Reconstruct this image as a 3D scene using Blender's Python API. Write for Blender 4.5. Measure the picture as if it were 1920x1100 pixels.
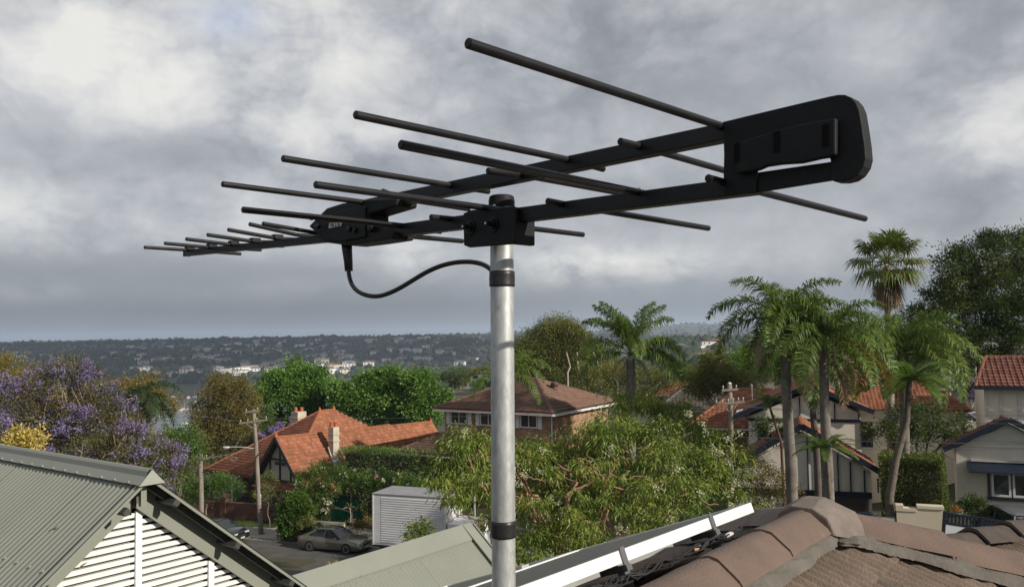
import bpy, bmesh, math, random
import numpy as np
from mathutils import Vector, Matrix
R_=math.radians
random.seed(7); rng=np.random.default_rng(11)
for o in list(bpy.data.objects): bpy.data.objects.remove(o)
SC=bpy.context.scene; COL=SC.collection

# ------------------------------------------------------------------ camera
K=1.155; FPX=1540.0; HC=12.3*K
PITCH=math.atan(75/1540.); ROLL=R_(-0.9)
cF=np.array([0,math.cos(PITCH),math.sin(PITCH)]); _u=np.array([0,-math.sin(PITCH),math.cos(PITCH)]); _r=np.array([1.,0,0])
cR=_r*math.cos(ROLL)+_u*math.sin(ROLL); cU=_u*math.cos(ROLL)-_r*math.sin(ROLL); cC=np.array([0,0,HC])
cam=bpy.data.cameras.new('camera'); camo=bpy.data.objects.new('camera',cam); COL.objects.link(camo)
cam.sensor_width=36; cam.lens=36*FPX/1920; cam.clip_start=.05; cam.clip_end=40000
camo.matrix_world=Matrix(((cR[0],cU[0],-cF[0],0),(cR[1],cU[1],-cF[1],0),(cR[2],cU[2],-cF[2],HC),(0,0,0,1)))
SC.camera=camo
# ------------------------------------------------------------------ sun, sky, exposure
SUN_EL=R_(25); SUN_AZ=R_(123)
sun=bpy.data.lights.new('sun','SUN'); sun.energy=4.6; sun.angle=R_(.55); sun.color=(1,.92,.80)
suno=bpy.data.objects.new('sun',sun); COL.objects.link(suno)
SV=Vector((math.sin(SUN_AZ)*math.cos(SUN_EL),math.cos(SUN_AZ)*math.cos(SUN_EL),math.sin(SUN_EL)))
suno.rotation_euler=SV.to_track_quat('Z','Y').to_euler(); suno.location=SV*60
SC.view_settings.view_transform='Standard'; SC.view_settings.look='None'; SC.view_settings.gamma=1
SC.view_settings.use_curve_mapping=False; SC.view_settings.exposure=0.2
cy=SC.cycles
cy.use_denoising=True; cy.max_bounces=6; cy.diffuse_bounces=3; cy.glossy_bounces=3; cy.transmission_bounces=3
cy.transparent_max_bounces=6; cy.volume_bounces=0; cy.caustics_reflective=False; cy.caustics_refractive=False
cy.sample_clamp_indirect=4
W=bpy.data.worlds.new('World'); SC.world=W; W.use_nodes=True
def nd(nt,t,**k):
    n=nt.nodes.new(t)
    for a,b in k.items(): setattr(n,a,b)
    return n
def mth(nt,op,a,b=None,c=None,clamp=False):
    n=nd(nt,'ShaderNodeMath',operation=op); n.use_clamp=clamp
    for i,x in enumerate((a,b,c)):
        if x is None: continue
        if isinstance(x,(int,float)): n.inputs[i].default_value=x
        else: nt.links.new(x,n.inputs[i])
    return n.outputs[0]
def build_world():
    nt=W.node_tree; nt.nodes.clear(); L=nt.links.new
    out=nd(nt,'ShaderNodeOutputWorld'); bg=nd(nt,'ShaderNodeBackground'); bg.inputs[1].default_value=.107
    L(bg.outputs[0],out.inputs[0])
    sky=nd(nt,'ShaderNodeTexSky',sky_type='NISHITA'); sky.sun_disc=False; sky.sun_elevation=SUN_EL; sky.sun_rotation=SUN_AZ
    tc=nd(nt,'ShaderNodeTexCoord'); sp=nd(nt,'ShaderNodeSeparateXYZ'); L(tc.outputs['Generated'],sp.inputs[0])
    x,y,z=sp.outputs
    zc=mth(nt,'MAXIMUM',z,0.0)
    hd=mth(nt,'ADD',zc,.40)
    px=mth(nt,'DIVIDE',x,hd); py=mth(nt,'DIVIDE',y,hd)
    cb=nd(nt,'ShaderNodeCombineXYZ'); L(px,cb.inputs[0]); L(py,cb.inputs[1])
    def noise(scale,detail,rough,dist,src,off=(0,0,0)):
        mp=nd(nt,'ShaderNodeMapping'); mp.inputs['Location'].default_value=off; L(src,mp.inputs[0])
        n=nd(nt,'ShaderNodeTexNoise'); n.inputs['Scale'].default_value=scale; n.inputs['Detail'].default_value=detail
        n.inputs['Roughness'].default_value=rough; n.inputs['Distortion'].default_value=dist
        L(mp.outputs[0],n.inputs['Vector']); return n.outputs['Fac']
    n1=noise(1.5,8,.54,.5,cb.outputs[0],(3.1,1.7,0)); n2=noise(4.2,9,.62,.7,cb.outputs[0],(1.2,5.1,0))
    # direction-space billows (not flattened towards the horizon)
    n3=noise(10,9,.66,.5,tc.outputs['Generated'],(.3,.2,.7))
    az=mth(nt,'ARCTAN2',x,y); el=mth(nt,'ARCSINE',z)
    def spot(cx,cy_,rx,ry):
        a0=math.atan((cx-960)/FPX); yh=625-.0157*(cx-960); e0=math.atan((yh-cy_)/FPX*math.cos(a0))
        qa=mth(nt,'MULTIPLY',mth(nt,'SUBTRACT',az,a0),FPX/rx); qe=mth(nt,'MULTIPLY',mth(nt,'SUBTRACT',el,e0),FPX/ry)
        q=mth(nt,'ADD',mth(nt,'MULTIPLY',qa,qa),mth(nt,'MULTIPLY',qe,qe))
        return mth(nt,'EXPONENT',mth(nt,'MULTIPLY',q,-1.0))
    acc=None
    for (cx,cy_,rx,ry,am) in [(120,90,260,150,.17),(330,150,200,110,.10),(560,90,230,130,.13),(590,265,180,60,.15),(60,558,80,22,.28),(50,420,190,60,.11),
        (775,470,65,55,.30),(1060,503,75,36,.36),(1215,508,105,38,.44),(1050,25,420,60,.10),(1900,225,120,110,.27),(1700,100,220,60,.05),
        (400,420,170,60,.05),(1880,480,80,60,.05),(900,170,260,80,.06),
        (110,270,250,50,-.13),(345,262,100,42,-.12),(60,505,340,24,-.11),(540,505,260,26,-.14),(1480,190,330,90,-.09),(1870,50,150,60,-.06),
        (1330,400,330,70,-.08),(860,330,160,50,-.06),(1740,350,170,70,-.08),(420,150,90,30,-.04),(700,570,900,30,-.04)]:
        s=mth(nt,'MULTIPLY',spot(cx,cy_,rx,ry),am)
        acc=s if acc is None else mth(nt,'ADD',acc,s)
    vo=nd(nt,'ShaderNodeTexVoronoi',feature='F1'); vo.inputs['Scale'].default_value=5.5; vo.inputs['Detail'].default_value=3; vo.inputs['Roughness'].default_value=.55; vo.inputs['Lacunarity'].default_value=2.3
    wv=nd(nt,'ShaderNodeVectorMath',operation='MULTIPLY_ADD'); wn_=nd(nt,'ShaderNodeTexNoise'); wn_.inputs['Scale'].default_value=7; wn_.inputs['Detail'].default_value=5; L(tc.outputs['Generated'],wn_.inputs['Vector'])
    L(wn_.outputs['Color'],wv.inputs[0]); wv.inputs[1].default_value=(.16,.16,.16); mpv=nd(nt,'ShaderNodeMapping'); mpv.inputs['Scale'].default_value=(1,1,1.7); L(tc.outputs['Generated'],mpv.inputs[0]); L(mpv.outputs[0],wv.inputs[2]); L(wv.outputs[0],vo.inputs['Vector'])
    puff=mth(nt,'SUBTRACT',.62,vo.outputs['Distance'])
    v=mth(nt,'ADD',mth(nt,'MULTIPLY',n1,.55),mth(nt,'ADD',mth(nt,'MULTIPLY',n2,.30),mth(nt,'MULTIPLY',n3,.26)))
    v=mth(nt,'ADD',v,mth(nt,'MULTIPLY',puff,.24))
    v=mth(nt,'MULTIPLY_ADD',v,1.0,.045)
    wob=mth(nt,'MULTIPLY',mth(nt,'ADD',mth(nt,'ADD',n3,n2),mth(nt,'MULTIPLY',puff,.9)),1.55)
    v=mth(nt,'ADD',v,mth(nt,'MULTIPLY',acc,wob))
    rp=nd(nt,'ShaderNodeValToRGB'); e=rp.color_ramp.elements
    cols=[(.24,(2.05,2.16,2.38)),(.42,(2.95,3.06,3.32)),(.58,(4.2,4.28,4.5)),(.76,(5.7,5.68,5.62)),(1.0,(7.1,6.95,6.6))]
    e[0].position,e[0].color=cols[0][0],(*cols[0][1],1); e[1].position,e[1].color=cols[-1][0],(*cols[-1][1],1)
    for p,c in cols[1:-1]: k=e.new(p); k.color=(*c,1)
    L(v,rp.inputs[0])
    # thin gap where the blue shows
    gap=mth(nt,'MULTIPLY',spot(425,25,60,40),mth(nt,'MULTIPLY',n2,.7)); m1=nd(nt,'ShaderNodeMixRGB'); L(gap,m1.inputs[0]); L(rp.outputs[0],m1.inputs[1]); m1.inputs[2].default_value=(4.2,5.2,7.4,1)
    # rain-grey band above the horizon
    hb=nd(nt,'ShaderNodeMapRange',interpolation_type='SMOOTHSTEP'); hb.inputs[1].default_value=.028; hb.inputs[2].default_value=.09; hb.inputs[3].default_value=.93; hb.inputs[4].default_value=0.0
    L(z,hb.inputs[0]); m2=nd(nt,'ShaderNodeMixRGB'); L(hb.outputs[0],m2.inputs[0]); L(m1.outputs[0],m2.inputs[1]); m2.inputs[2].default_value=(1.95,2.12,2.42,1)
    # a little of the clear sky behind shows through everywhere
    m3=nd(nt,'ShaderNodeMixRGB'); m3.inputs[0].default_value=.06; L(m2.outputs[0],m3.inputs[1]); L(sky.outputs[0],m3.inputs[2])
    L(m3.outputs[0],bg.inputs[0])
build_world(); W.cycles.sampling_method='MANUAL'; W.cycles.sample_map_resolution=256

# ------------------------------------------------------------------ helpers
def ray(px,py): return cF+cR*((px-960)/FPX)-cU*((py-550)/FPX)
def at(px,py,d):
    r=ray(px,py); return cC+r*(d/r[1])
def atz(px,py,z):
    r=ray(px,py); return cC+r*((z-HC)/r[2])
def onpl(px,py,p,n):
    r=ray(px,py); p=np.array(p,float); n=np.array(n,float); return cC+r*(np.dot(p-cC,n)/np.dot(r,n))
def azv(a,z=0.): return np.array([math.sin(R_(a)),math.cos(R_(a)),z])
def rotz(a): return R_(90-a)           # local +x looks along azimuth a (local +y along a-90)
def tag(o,label=None,cat=None,group=None,kind=None):
    if label: o['label']=label
    if cat: o['category']=cat
    if group: o['group']=group
    if kind: o['kind']=kind
    return o
def empty(name,loc=(0,0,0),rz=0.,label=None,cat=None,group=None):
    o=bpy.data.objects.new(name,None); COL.objects.link(o); o.location=loc; o.rotation_euler=(0,0,rz); o.empty_display_size=.1
    return tag(o,label,cat,group)
def mesh_np(name,V,F,smooth=False):
    """V (n,3), F (m,k) arrays of one polygon size"""
    V=np.asarray(V,dtype=np.float32); F=np.asarray(F,dtype=np.int32); k=F.shape[1]
    me=bpy.data.meshes.new(name); me.vertices.add(len(V)); me.vertices.foreach_set('co',V.ravel())
    me.loops.add(F.size); me.loops.foreach_set('vertex_index',F.ravel()); me.polygons.add(len(F))
    me.polygons.foreach_set('loop_start',np.arange(0,F.size,k,dtype=np.int32))
    me.update(calc_edges=True)
    if smooth: me.polygons.foreach_set('use_smooth',np.ones(len(F),dtype=bool))
    return me
def link(name,me,mat=None,parent=None,loc=None):
    o=bpy.data.objects.new(name,me); COL.objects.link(o)
    if mat is not None and not me.materials: me.materials.append(mat)
    if parent is not None: o.parent=parent
    if loc is not None: o.location=loc
    return o
def copy_tree(o,parent=None):
    c=o.copy(); COL.objects.link(c); c.parent=parent
    for ch in o.children: copy_tree(ch,c)
    return c
class G:
    """gathers shapes, builds ONE mesh object"""
    def __init__(s): s.v=[]; s.f=[]
    def add(s,V,F):
        b=len(s.v); s.v.extend([tuple(map(float,p)) for p in V]); s.f.extend([tuple(b+i for i in f) for f in F]); return s
    def box(s,c,sz,ax=None):
        c=np.array(c,float); h=np.array(sz,float)/2
        A=np.eye(3) if ax is None else np.array(ax,float)
        V=[c+A[0]*(h[0]*i)+A[1]*(h[1]*j)+A[2]*(h[2]*k) for k in(-1,1) for j in(-1,1) for i in(-1,1)]
        return s.add(V,[(0,2,3,1),(4,5,7,6),(0,1,5,4),(2,6,7,3),(0,4,6,2),(1,3,7,5)])
    def span(s,x0,x1,y0,y1,z0,z1): return s.box(((x0+x1)/2,(y0+y1)/2,(z0+z1)/2),(abs(x1-x0),abs(y1-y0),abs(z1-z0)))
    def beam(s,p,q,w,h,up=(0,0,1)):
        p=np.array(p,float); q=np.array(q,float); d=q-p; l=np.linalg.norm(d); d/=l
        side=np.cross(d,up); side/=np.linalg.norm(side); u=np.cross(side,d)
        return s.box((p+q)/2,(l,w,h),(d,side,u))
    def prism(s,poly,vec):
        n=len(poly); P=[np.array(p,float) for p in poly]; v=np.array(vec,float)
        return s.add(P+[p+v for p in P],[tuple(range(n-1,-1,-1)),tuple(range(n,2*n))]+[(i,(i+1)%n,n+(i+1)%n,n+i) for i in range(n)])
    def tube(s,pts,rad,n=8,cap=True):
        P=np.array(pts,float); m=len(P); rad=[rad]*m if np.isscalar(rad) else rad
        t=np.gradient(P,axis=0); ref=np.array([0,0,1.]) if abs(t[0][2])<.9*np.linalg.norm(t[0]) else np.array([1.,0,0])
        a=np.cross(t[0],ref); a/=np.linalg.norm(a); V=[]
        for i in range(m):
            d=t[i]/max(np.linalg.norm(t[i]),1e-9); a=a-d*np.dot(a,d); a/=np.linalg.norm(a); b=np.cross(d,a)
            for k in range(n):
                th=2*math.pi*k/n; V.append(P[i]+(a*math.cos(th)+b*math.sin(th))*rad[i])
        F=[(i*n+k,i*n+(k+1)%n,(i+1)*n+(k+1)%n,(i+1)*n+k) for i in range(m-1) for k in range(n)]
        if cap: F+=[tuple(range(n-1,-1,-1)),tuple((m-1)*n+k for k in range(n))]
        return s.add(V,F)
    def lathe(s,prof,c=(0,0,0),n=16):
        c=np.array(c,float); V=[c+np.array([r*math.cos(2*math.pi*k/n),r*math.sin(2*math.pi*k/n),z]) for r,z in prof for k in range(n)]
        m=len(prof); return s.add(V,[(i*n+k,i*n+(k+1)%n,(i+1)*n+(k+1)%n,(i+1)*n+k) for i in range(m-1) for k in range(n)]+[tuple(range(n-1,-1,-1)),tuple((m-1)*n+k for k in range(n))])
    def mesh(s,name,smooth=False):
        me=bpy.data.meshes.new(name); me.from_pydata(s.v,[],s.f); me.update()
        if smooth: me.polygons.foreach_set('use_smooth',np.ones(len(me.polygons),dtype=bool))
        return me
    def build(s,name,mat,parent=None,smooth=False,bevel=0,label=None,auto=False):
        o=link(name,s.mesh(name,smooth),mat,parent)
        if bevel:
            m=o.modifiers.new('edge','BEVEL'); m.width=bevel; m.segments=2; m.limit_method='ANGLE'; m.angle_limit=R_(40)
        if auto: 
            try: o.data.set_sharp_from_angle(angle=R_(40))
            except Exception: pass
        if label: o['label']=label
        return o
# ------------------------------------------------------------------ materials
MATS={}
def M(name,col,col2=None,rough=.8,scale=4.,detail=5,bump=0.,bscale=None,metal=0.,spec=.4,lo=.35,hi=.65,spot=None,stretch=None,coat=0):
    """principled, two tones mixed by noise, fine bump; spot=(colour,scale,threshold) adds stains"""
    if name in MATS: return MATS[name]
    m=bpy.data.materials.new(name); m.use_nodes=True; nt=m.node_tree; L=nt.links.new; b=nt.nodes['Principled BSDF']
    b.inputs['Roughness'].default_value=rough; b.inputs['Metallic'].default_value=metal; b.inputs['Specular IOR Level'].default_value=spec
    if coat: b.inputs['Coat Weight'].default_value=coat; b.inputs['Coat Roughness'].default_value=.08
    tc=nd(nt,'ShaderNodeTexCoord'); src=tc.outputs['Object']
    if stretch:
        mp=nd(nt,'ShaderNodeMapping'); mp.inputs['Scale'].default_value=stretch; L(src,mp.inputs[0]); src=mp.outputs[0]
    col2=col2 or tuple(c*.78 for c in col)
    n=nd(nt,'ShaderNodeTexNoise'); n.inputs['Scale'].default_value=scale; n.inputs['Detail'].default_value=detail; n.inputs['Roughness'].default_value=.6; L(src,n.inputs['Vector'])
    mr=nd(nt,'ShaderNodeMapRange'); mr.inputs[1].default_value=lo; mr.inputs[2].default_value=hi; L(n.outputs['Fac'],mr.inputs[0])
    mx=nd(nt,'ShaderNodeMixRGB'); mx.inputs[1].default_value=(*col,1); mx.inputs[2].default_value=(*col2,1); L(mr.outputs[0],mx.inputs[0]); o=mx.outputs[0]
    if spot:
        n2=nd(nt,'ShaderNodeTexNoise'); n2.inputs['Scale'].default_value=spot[1]; n2.inputs['Detail'].default_value=8; n2.inputs['Roughness'].default_value=.65; L(src,n2.inputs['Vector'])
        r2=nd(nt,'ShaderNodeMapRange'); r2.inputs[1].default_value=spot[2]; r2.inputs[2].default_value=spot[2]+.12; L(n2.outputs['Fac'],r2.inputs[0])
        m2=nd(nt,'ShaderNodeMixRGB'); L(r2.outputs[0],m2.inputs[0]); L(o,m2.inputs[1]); m2.inputs[2].default_value=(*spot[0],1); o=m2.outputs[0]
    L(o,b.inputs['Base Color'])
    if bump:
        n3=nd(nt,'ShaderNodeTexNoise'); n3.inputs['Scale'].default_value=bscale or scale*6; n3.inputs['Detail'].default_value=6; L(src,n3.inputs['Vector'])
        bp=nd(nt,'ShaderNodeBump'); bp.inputs['Strength'].default_value=bump; bp.inputs['Distance'].default_value=.02; L(n3.outputs['Fac'],bp.inputs['Height']); L(bp.outputs[0],b.inputs['Normal'])
    MATS[name]=m; return m
def Mleaf(name,c1,c2,c3=None,trans=.35,scale=.6,rough=.55):
    """leaf: colour differs from leaf to leaf and from clump to clump, light comes through"""
    if name in MATS: return MATS[name]
    m=bpy.data.materials.new(name); m.use_nodes=True; nt=m.node_tree; L=nt.links.new; nt.nodes.remove(nt.nodes['Principled BSDF']); out=nt.nodes['Material Output']
    ge=nd(nt,'ShaderNodeNewGeometry'); tc=nd(nt,'ShaderNodeTexCoord')
    n=nd(nt,'ShaderNodeTexNoise'); n.inputs['Scale'].default_value=scale; n.inputs['Detail'].default_value=3; L(tc.outputs['Object'],n.inputs['Vector'])
    f=mth(nt,'ADD',mth(nt,'MULTIPLY',ge.outputs['Random Per Island'],.6),mth(nt,'MULTIPLY_ADD',n.outputs['Fac'],1.6,-.6),clamp=True)
    rp=nd(nt,'ShaderNodeValToRGB'); e=rp.color_ramp.elements; e[0].position=.1; e[0].color=(*c1,1); e[1].position=.7; e[1].color=(*c2,1)
    if c3: k=e.new(.93); k.color=(*c3,1)
    L(f,rp.inputs[0])
    d=nd(nt,'ShaderNodeBsdfDiffuse'); t=nd(nt,'ShaderNodeBsdfTranslucent'); g=nd(nt,'ShaderNodeBsdfGlossy'); g.inputs['Roughness'].default_value=rough; g.inputs['Color'].default_value=(.8,.85,.9,1)
    L(rp.outputs[0],d.inputs[0]); L(rp.outputs[0],t.inputs[0])
    mx=nd(nt,'ShaderNodeMixShader'); mx.inputs[0].default_value=trans; L(d.outputs[0],mx.inputs[1]); L(t.outputs[0],mx.inputs[2])
    m2=nd(nt,'ShaderNodeMixShader'); m2.inputs[0].default_value=.03; L(mx.outputs[0],m2.inputs[1]); L(g.outputs[0],m2.inputs[2]); L(m2.outputs[0],out.inputs[0])
    MATS[name]=m; return m
def Mbrick(name,c1,c2,mortar,w=.23,h=.076):
    if name in MATS: return MATS[name]
    m=bpy.data.materials.new(name); m.use_nodes=True; nt=m.node_tree; L=nt.links.new; b=nt.nodes['Principled BSDF']; b.inputs['Roughness'].default_value=.9
    tc=nd(nt,'ShaderNodeTexCoord'); sp=nd(nt,'ShaderNodeSeparateXYZ'); L(tc.outputs['Object'],sp.inputs[0])
    cb=nd(nt,'ShaderNodeCombineXYZ'); L(mth(nt,'ADD',sp.outputs[0],sp.outputs[1]),cb.inputs[0]); L(sp.outputs[2],cb.inputs[1])
    t=nd(nt,'ShaderNodeTexBrick'); t.inputs['Scale'].default_value=1; t.inputs['Brick Width'].default_value=w; t.inputs['Row Height'].default_value=h; t.inputs['Mortar Size'].default_value=.007
    t.inputs['Color1'].default_value=(*c1,1); t.inputs['Color2'].default_value=(*c2,1); t.inputs['Mortar'].default_value=(*mortar,1); t.inputs['Bias'].default_value=-.1; L(cb.outputs[0],t.inputs['Vector'])
    n=nd(nt,'ShaderNodeTexNoise'); n.inputs['Scale'].default_value=1.3; n.inputs['Detail'].default_value=6; L(tc.outputs['Object'],n.inputs['Vector'])
    mx=nd(nt,'ShaderNodeMixRGB',blend_type='OVERLAY'); mx.inputs[0].default_value=.6; L(t.outputs['Color'],mx.inputs[1]); L(n.outputs['Fac'],mx.inputs[2]); L(mx.outputs[0],b.inputs['Base Color'])
    bp=nd(nt,'ShaderNodeBump'); bp.inputs['Strength'].default_value=.6; bp.inputs['Distance'].default_value=.01; bp.invert=True; L(t.outputs['Fac'],bp.inputs['Height']); L(bp.outputs[0],b.inputs['Normal'])
    MATS[name]=m; return m
def Mtile(name,c1,c2,c3,rough=.8,dirt=(.06,.05,.04)):
    """roof tile: tone differs from tile to tile (each tile is an island), lichen and dirt blotches"""
    if name in MATS: return MATS[name]
    m=bpy.data.materials.new(name); m.use_nodes=True; nt=m.node_tree; L=nt.links.new; b=nt.nodes['Principled BSDF']; b.inputs['Roughness'].default_value=rough; b.inputs['Specular IOR Level'].default_value=.3
    ge=nd(nt,'ShaderNodeNewGeometry'); tc=nd(nt,'ShaderNodeTexCoord'); oi=nd(nt,'ShaderNodeObjectInfo')
    f=mth(nt,'FRACT',mth(nt,'ADD',ge.outputs['Random Per Island'],oi.outputs['Random']))
    rp=nd(nt,'ShaderNodeValToRGB'); e=rp.color_ramp.elements; e[0].color=(*c1,1); e[1].color=(*c3,1); k=e.new(.5); k.color=(*c2,1); L(f,rp.inputs[0])
    n=nd(nt,'ShaderNodeTexNoise'); n.inputs['Scale'].default_value=.9; n.inputs['Detail'].default_value=8; n.inputs['Roughness'].default_value=.7; L(tc.outputs['Object'],n.inputs['Vector'])
    mr=nd(nt,'ShaderNodeMapRange'); mr.inputs[1].default_value=.5; mr.inputs[2].default_value=.72; mr.inputs[4].default_value=.6; L(n.outputs['Fac'],mr.inputs[0])
    mx=nd(nt,'ShaderNodeMixRGB'); L(mr.outputs[0],mx.inputs[0]); L(rp.outputs[0],mx.inputs[1]); mx.inputs[2].default_value=(*dirt,1); L(mx.outputs[0],b.inputs['Base Color'])
    MATS[name]=m; return m
def Mglass(name,col=(.012,.014,.016),rough=.06):
    m=M(name,col,col,rough=rough,spec=.8); return m
# ------------------------------------------------------------------ leaves, limbs
def unit(a): return a/np.maximum(np.linalg.norm(a,axis=-1,keepdims=True),1e-9)
def leaf_mesh(name,P,D,Ln,Wd,droop=0.):
    n=len(P); D=unit(D); S=unit(np.cross(D,unit(rng.normal(size=(n,3))))); Ln=np.asarray(Ln).reshape(-1,1); Wd=np.asarray(Wd).reshape(-1,1)
    mid=P+D*Ln*.45; tip=P+D*Ln; tip[:,2]-=droop*Ln[:,0] if Ln.shape[0]==n else droop*Ln[0,0]
    V=np.empty((n,4,3)); V[:,0]=P; V[:,1]=mid+S*Wd*.5; V[:,2]=tip; V[:,3]=mid-S*Wd*.5
    return mesh_np(name,V.reshape(-1,3),np.arange(n*4).reshape(n,4))
def clumps(lobes,dens,rc,inner=.45,up=.15):
    """clump centres through the lobes' volume, denser outside; returns centres, outward vectors"""
    C=[];O=[]
    for (c,r) in lobes:
        r=np.array(r if np.ndim(r) else (r,r,r),float); k=max(4,int(dens*(np.mean(r))**2))
        d=unit(rng.normal(size=(k,3))); d[:,2]=np.where(d[:,2]<-.35,-d[:,2]*.6,d[:,2]); d=unit(d)
        rad=inner+(1-inner)*rng.random(k)**.6
        C.append(np.array(c)+d*r*rad[:,None]); o=d.copy(); o[:,2]+=up; O.append(unit(o))
    return np.vstack(C),np.vstack(O)
def crown(name,lobes,mat,parent,dens=6.,rc=.5,per=50,L=.14,Wd=.06,droop=0.,out=.7,down=0.,inner=.45,flat=1.):
    C,O=clumps(lobes,dens,rc,inner); n=len(C)
    cs=rc*(.6+.8*rng.random(n)); k=np.repeat(np.arange(n),per)
    off=rng.normal(size=(len(k),3))*.5; off[:,2]*=flat
    P=C[k]+off*cs[k][:,None]
    D=O[k]*out+unit(off)*.6+rng.normal(size=(len(k),3))*.45; D[:,2]-=down
    me=leaf_mesh(name,P,D,L*(.6+.8*rng.random(len(k))),Wd*(.7+.6*rng.random(len(k))),droop)
    return link(name,me,mat,parent)
def wander(p,q,n=7,amp=.06,sag=0.,bend=None):
    p=np.array(p,float); q=np.array(q,float); l=np.linalg.norm(q-p); t=np.linspace(0,1,n)[:,None]
    P=p+(q-p)*t; J=np.cumsum(rng.normal(size=(n,3)),axis=0); J-=J[0]+(J[-1]-J[0])*t
    P=P+J*amp*l*.5; P[:,2]+=sag*l*4*(t*(1-t))[:,0]
    return P
def lob(px,py,rx,d,ry=None,rz=None):
    """lobe at a point seen at px,py at distance d, radii in photo pixels"""
    s=d/FPX; ry_=rx if ry is None else ry; return (at(px,py,d),(rx*s,(rx if rz is None else rz)*s,ry_*s))
# ================================================================== THE SETTING: terrain, water, road
_cp=np.array([(-80,85,0),(-45,62,0),(-30,56.5,0),(-20,53,0),(-10,49.5,0),(0,45.5,0),(6,42,.4),(-30,48,0),(-20,44.5,0),(-10,41,0),(0,37.5,.1),(-20,62,.4),(-30,68,.3),(-10,66,.6),(2,56,1.1),(6,64,1.2),
    (17,44,1.7),(12,44,1.3),(15,52,1.8),(14.5,29.5,3.9),(21,36,4.0),(25,30,4.4),(11,30,2.8),(13,22,3.7),(30,45,4.3),(0,27,1.6),(-8,30,.9),(0,14,3.5),(-10,8,4.2),(10,8,5),(-20,20,2),(-40,30,0),(30,70,2.8),(60,60,4),(60,20,5),(0,-20,5),(-60,-20,3),(60,-60,6),(-25,40,.2),(8,75,.5),(-15,80,-.5)],float)
def g_near(x,y):
    d2=(x[...,None]-_cp[:,0])**2+(y[...,None]-_cp[:,1])**2+4.
    w=d2**-1.6; return (w*_cp[:,2]).sum(-1)/w.sum(-1)
def sstep(a,b,t):
    t=np.clip((t-a)/(b-a),0,1); return t*t*(3-2*t)
def wave(x,y):
    return (np.sin(x*.0031+1.3)*np.cos(y*.0027+.4)+.6*np.sin(x*.0083-y*.0061+2.)+.35*np.sin(x*.021+y*.017))
def g_far(x,y):
    r=np.hypot(x,y); u=x/np.maximum(np.abs(y),1)
    left=np.interp(r,[70,120,300,700,760,1270,1290,1500,2000,2800,4500,9000,16000],[0,-5,-30,-66,-70,-70,-66,-47,-25,0,-4,-2,0])
    mid =np.interp(r,[70,150,300,450,650,900,1250,1500,2000,2800,4500,9000,16000],[0,-4,-7,-22,-60,-66,-60,-44,-20,2,2,4,6])
    right=np.interp(r,[70,120,200,350,600,760,900,1000,1300,2200,4000,6000,16000],[0,-1,-5,-9,-15,-9,0,1,-20,-25,-5,30,45])
    wl=1-sstep(-.20,-.12,u); wr=sstep(.05,.20,u)
    z=left*wl+right*wr+mid*(1-wl-wr)
    z=z+wave(x,y)*np.interp(r,[100,1300,2500,6000],[0,2.,5.,9.])*(z>-64)
    z=z+sstep(.05,.35,u)*np.interp(r,[3500,6000],[0,38])
    return z
def g(x,y):
    x=np.asarray(x,float); y=np.asarray(y,float); r=np.hypot(x,y); k=sstep(78,150,r)
    return g_near(x,y)*(1-k)+g_far(x,y)*k
def gz(x,y): return K*float(g(x/K,y/K))
def march(px,py,d0=100.,d1=9000.):
    r=ray(px,py); d=d0
    while d<d1:
        p=cC+r*(d/r[1])
        if p[2]<=gz(p[0],p[1]): return p
        d*=1.012
    return None
def build_ground():
    az=np.concatenate([np.arange(-46,46,.5),np.arange(46,314,4.)]); az=np.radians(az)
    rr=np.concatenate([np.arange(.5,100,1.1),np.geomspace(100,16000,95)])
    A,Rr=np.meshgrid(az,rr,indexing='ij'); X=Rr*np.sin(A); Y=Rr*np.cos(A)
    Z=g(X,Y); na,nr=X.shape
    V=np.stack([X,Y,Z],-1).reshape(-1,3)*K
    i=np.arange(na)[:,None]; j=np.arange(nr-1)[None]; i2=(i+1)%na
    F=np.stack([i*nr+j+0*i2,i*nr+j+1+0*i2,i2*nr+j+1,i2*nr+j],-1).reshape(-1,4)[:,::-1]
    me=mesh_np('ground',V,F,True)
    m=M('ground_mat',(.045,.06,.025),(.07,.062,.04),rough=.95,scale=.05,detail=10,lo=.4,hi=.6)
    tag(link('ground',me,m),kind='structure')
build_ground()
# bay water
def build_water():
    m=bpy.data.materials.new('water_mat'); m.use_nodes=True; nt=m.node_tree; b=nt.nodes['Principled BSDF']
    b.inputs['Base Color'].default_value=(.02,.03,.035,1); b.inputs['Roughness'].default_value=.12; b.inputs['Specular IOR Level'].default_value=.5
    tc=nd(nt,'ShaderNodeTexCoord'); n=nd(nt,'ShaderNodeTexNoise'); n.inputs['Scale'].default_value=.35; n.inputs['Detail'].default_value=4
    bp=nd(nt,'ShaderNodeBump'); bp.inputs['Strength'].default_value=.12; bp.inputs['Distance'].default_value=.15
    nt.links.new(tc.outputs['Object'],n.inputs['Vector']); nt.links.new(n.outputs['Fac'],bp.inputs['Height']); nt.links.new(bp.outputs[0],b.inputs['Normal'])
    gq=G(); z=-68*K
    gq.add([(-1500,600,z),(700,600,z),(700,2100,z),(-1500,2100,z)],[(0,1,2,3)])
    tag(gq.build('bay_water',m),kind='structure')
build_water()
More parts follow.
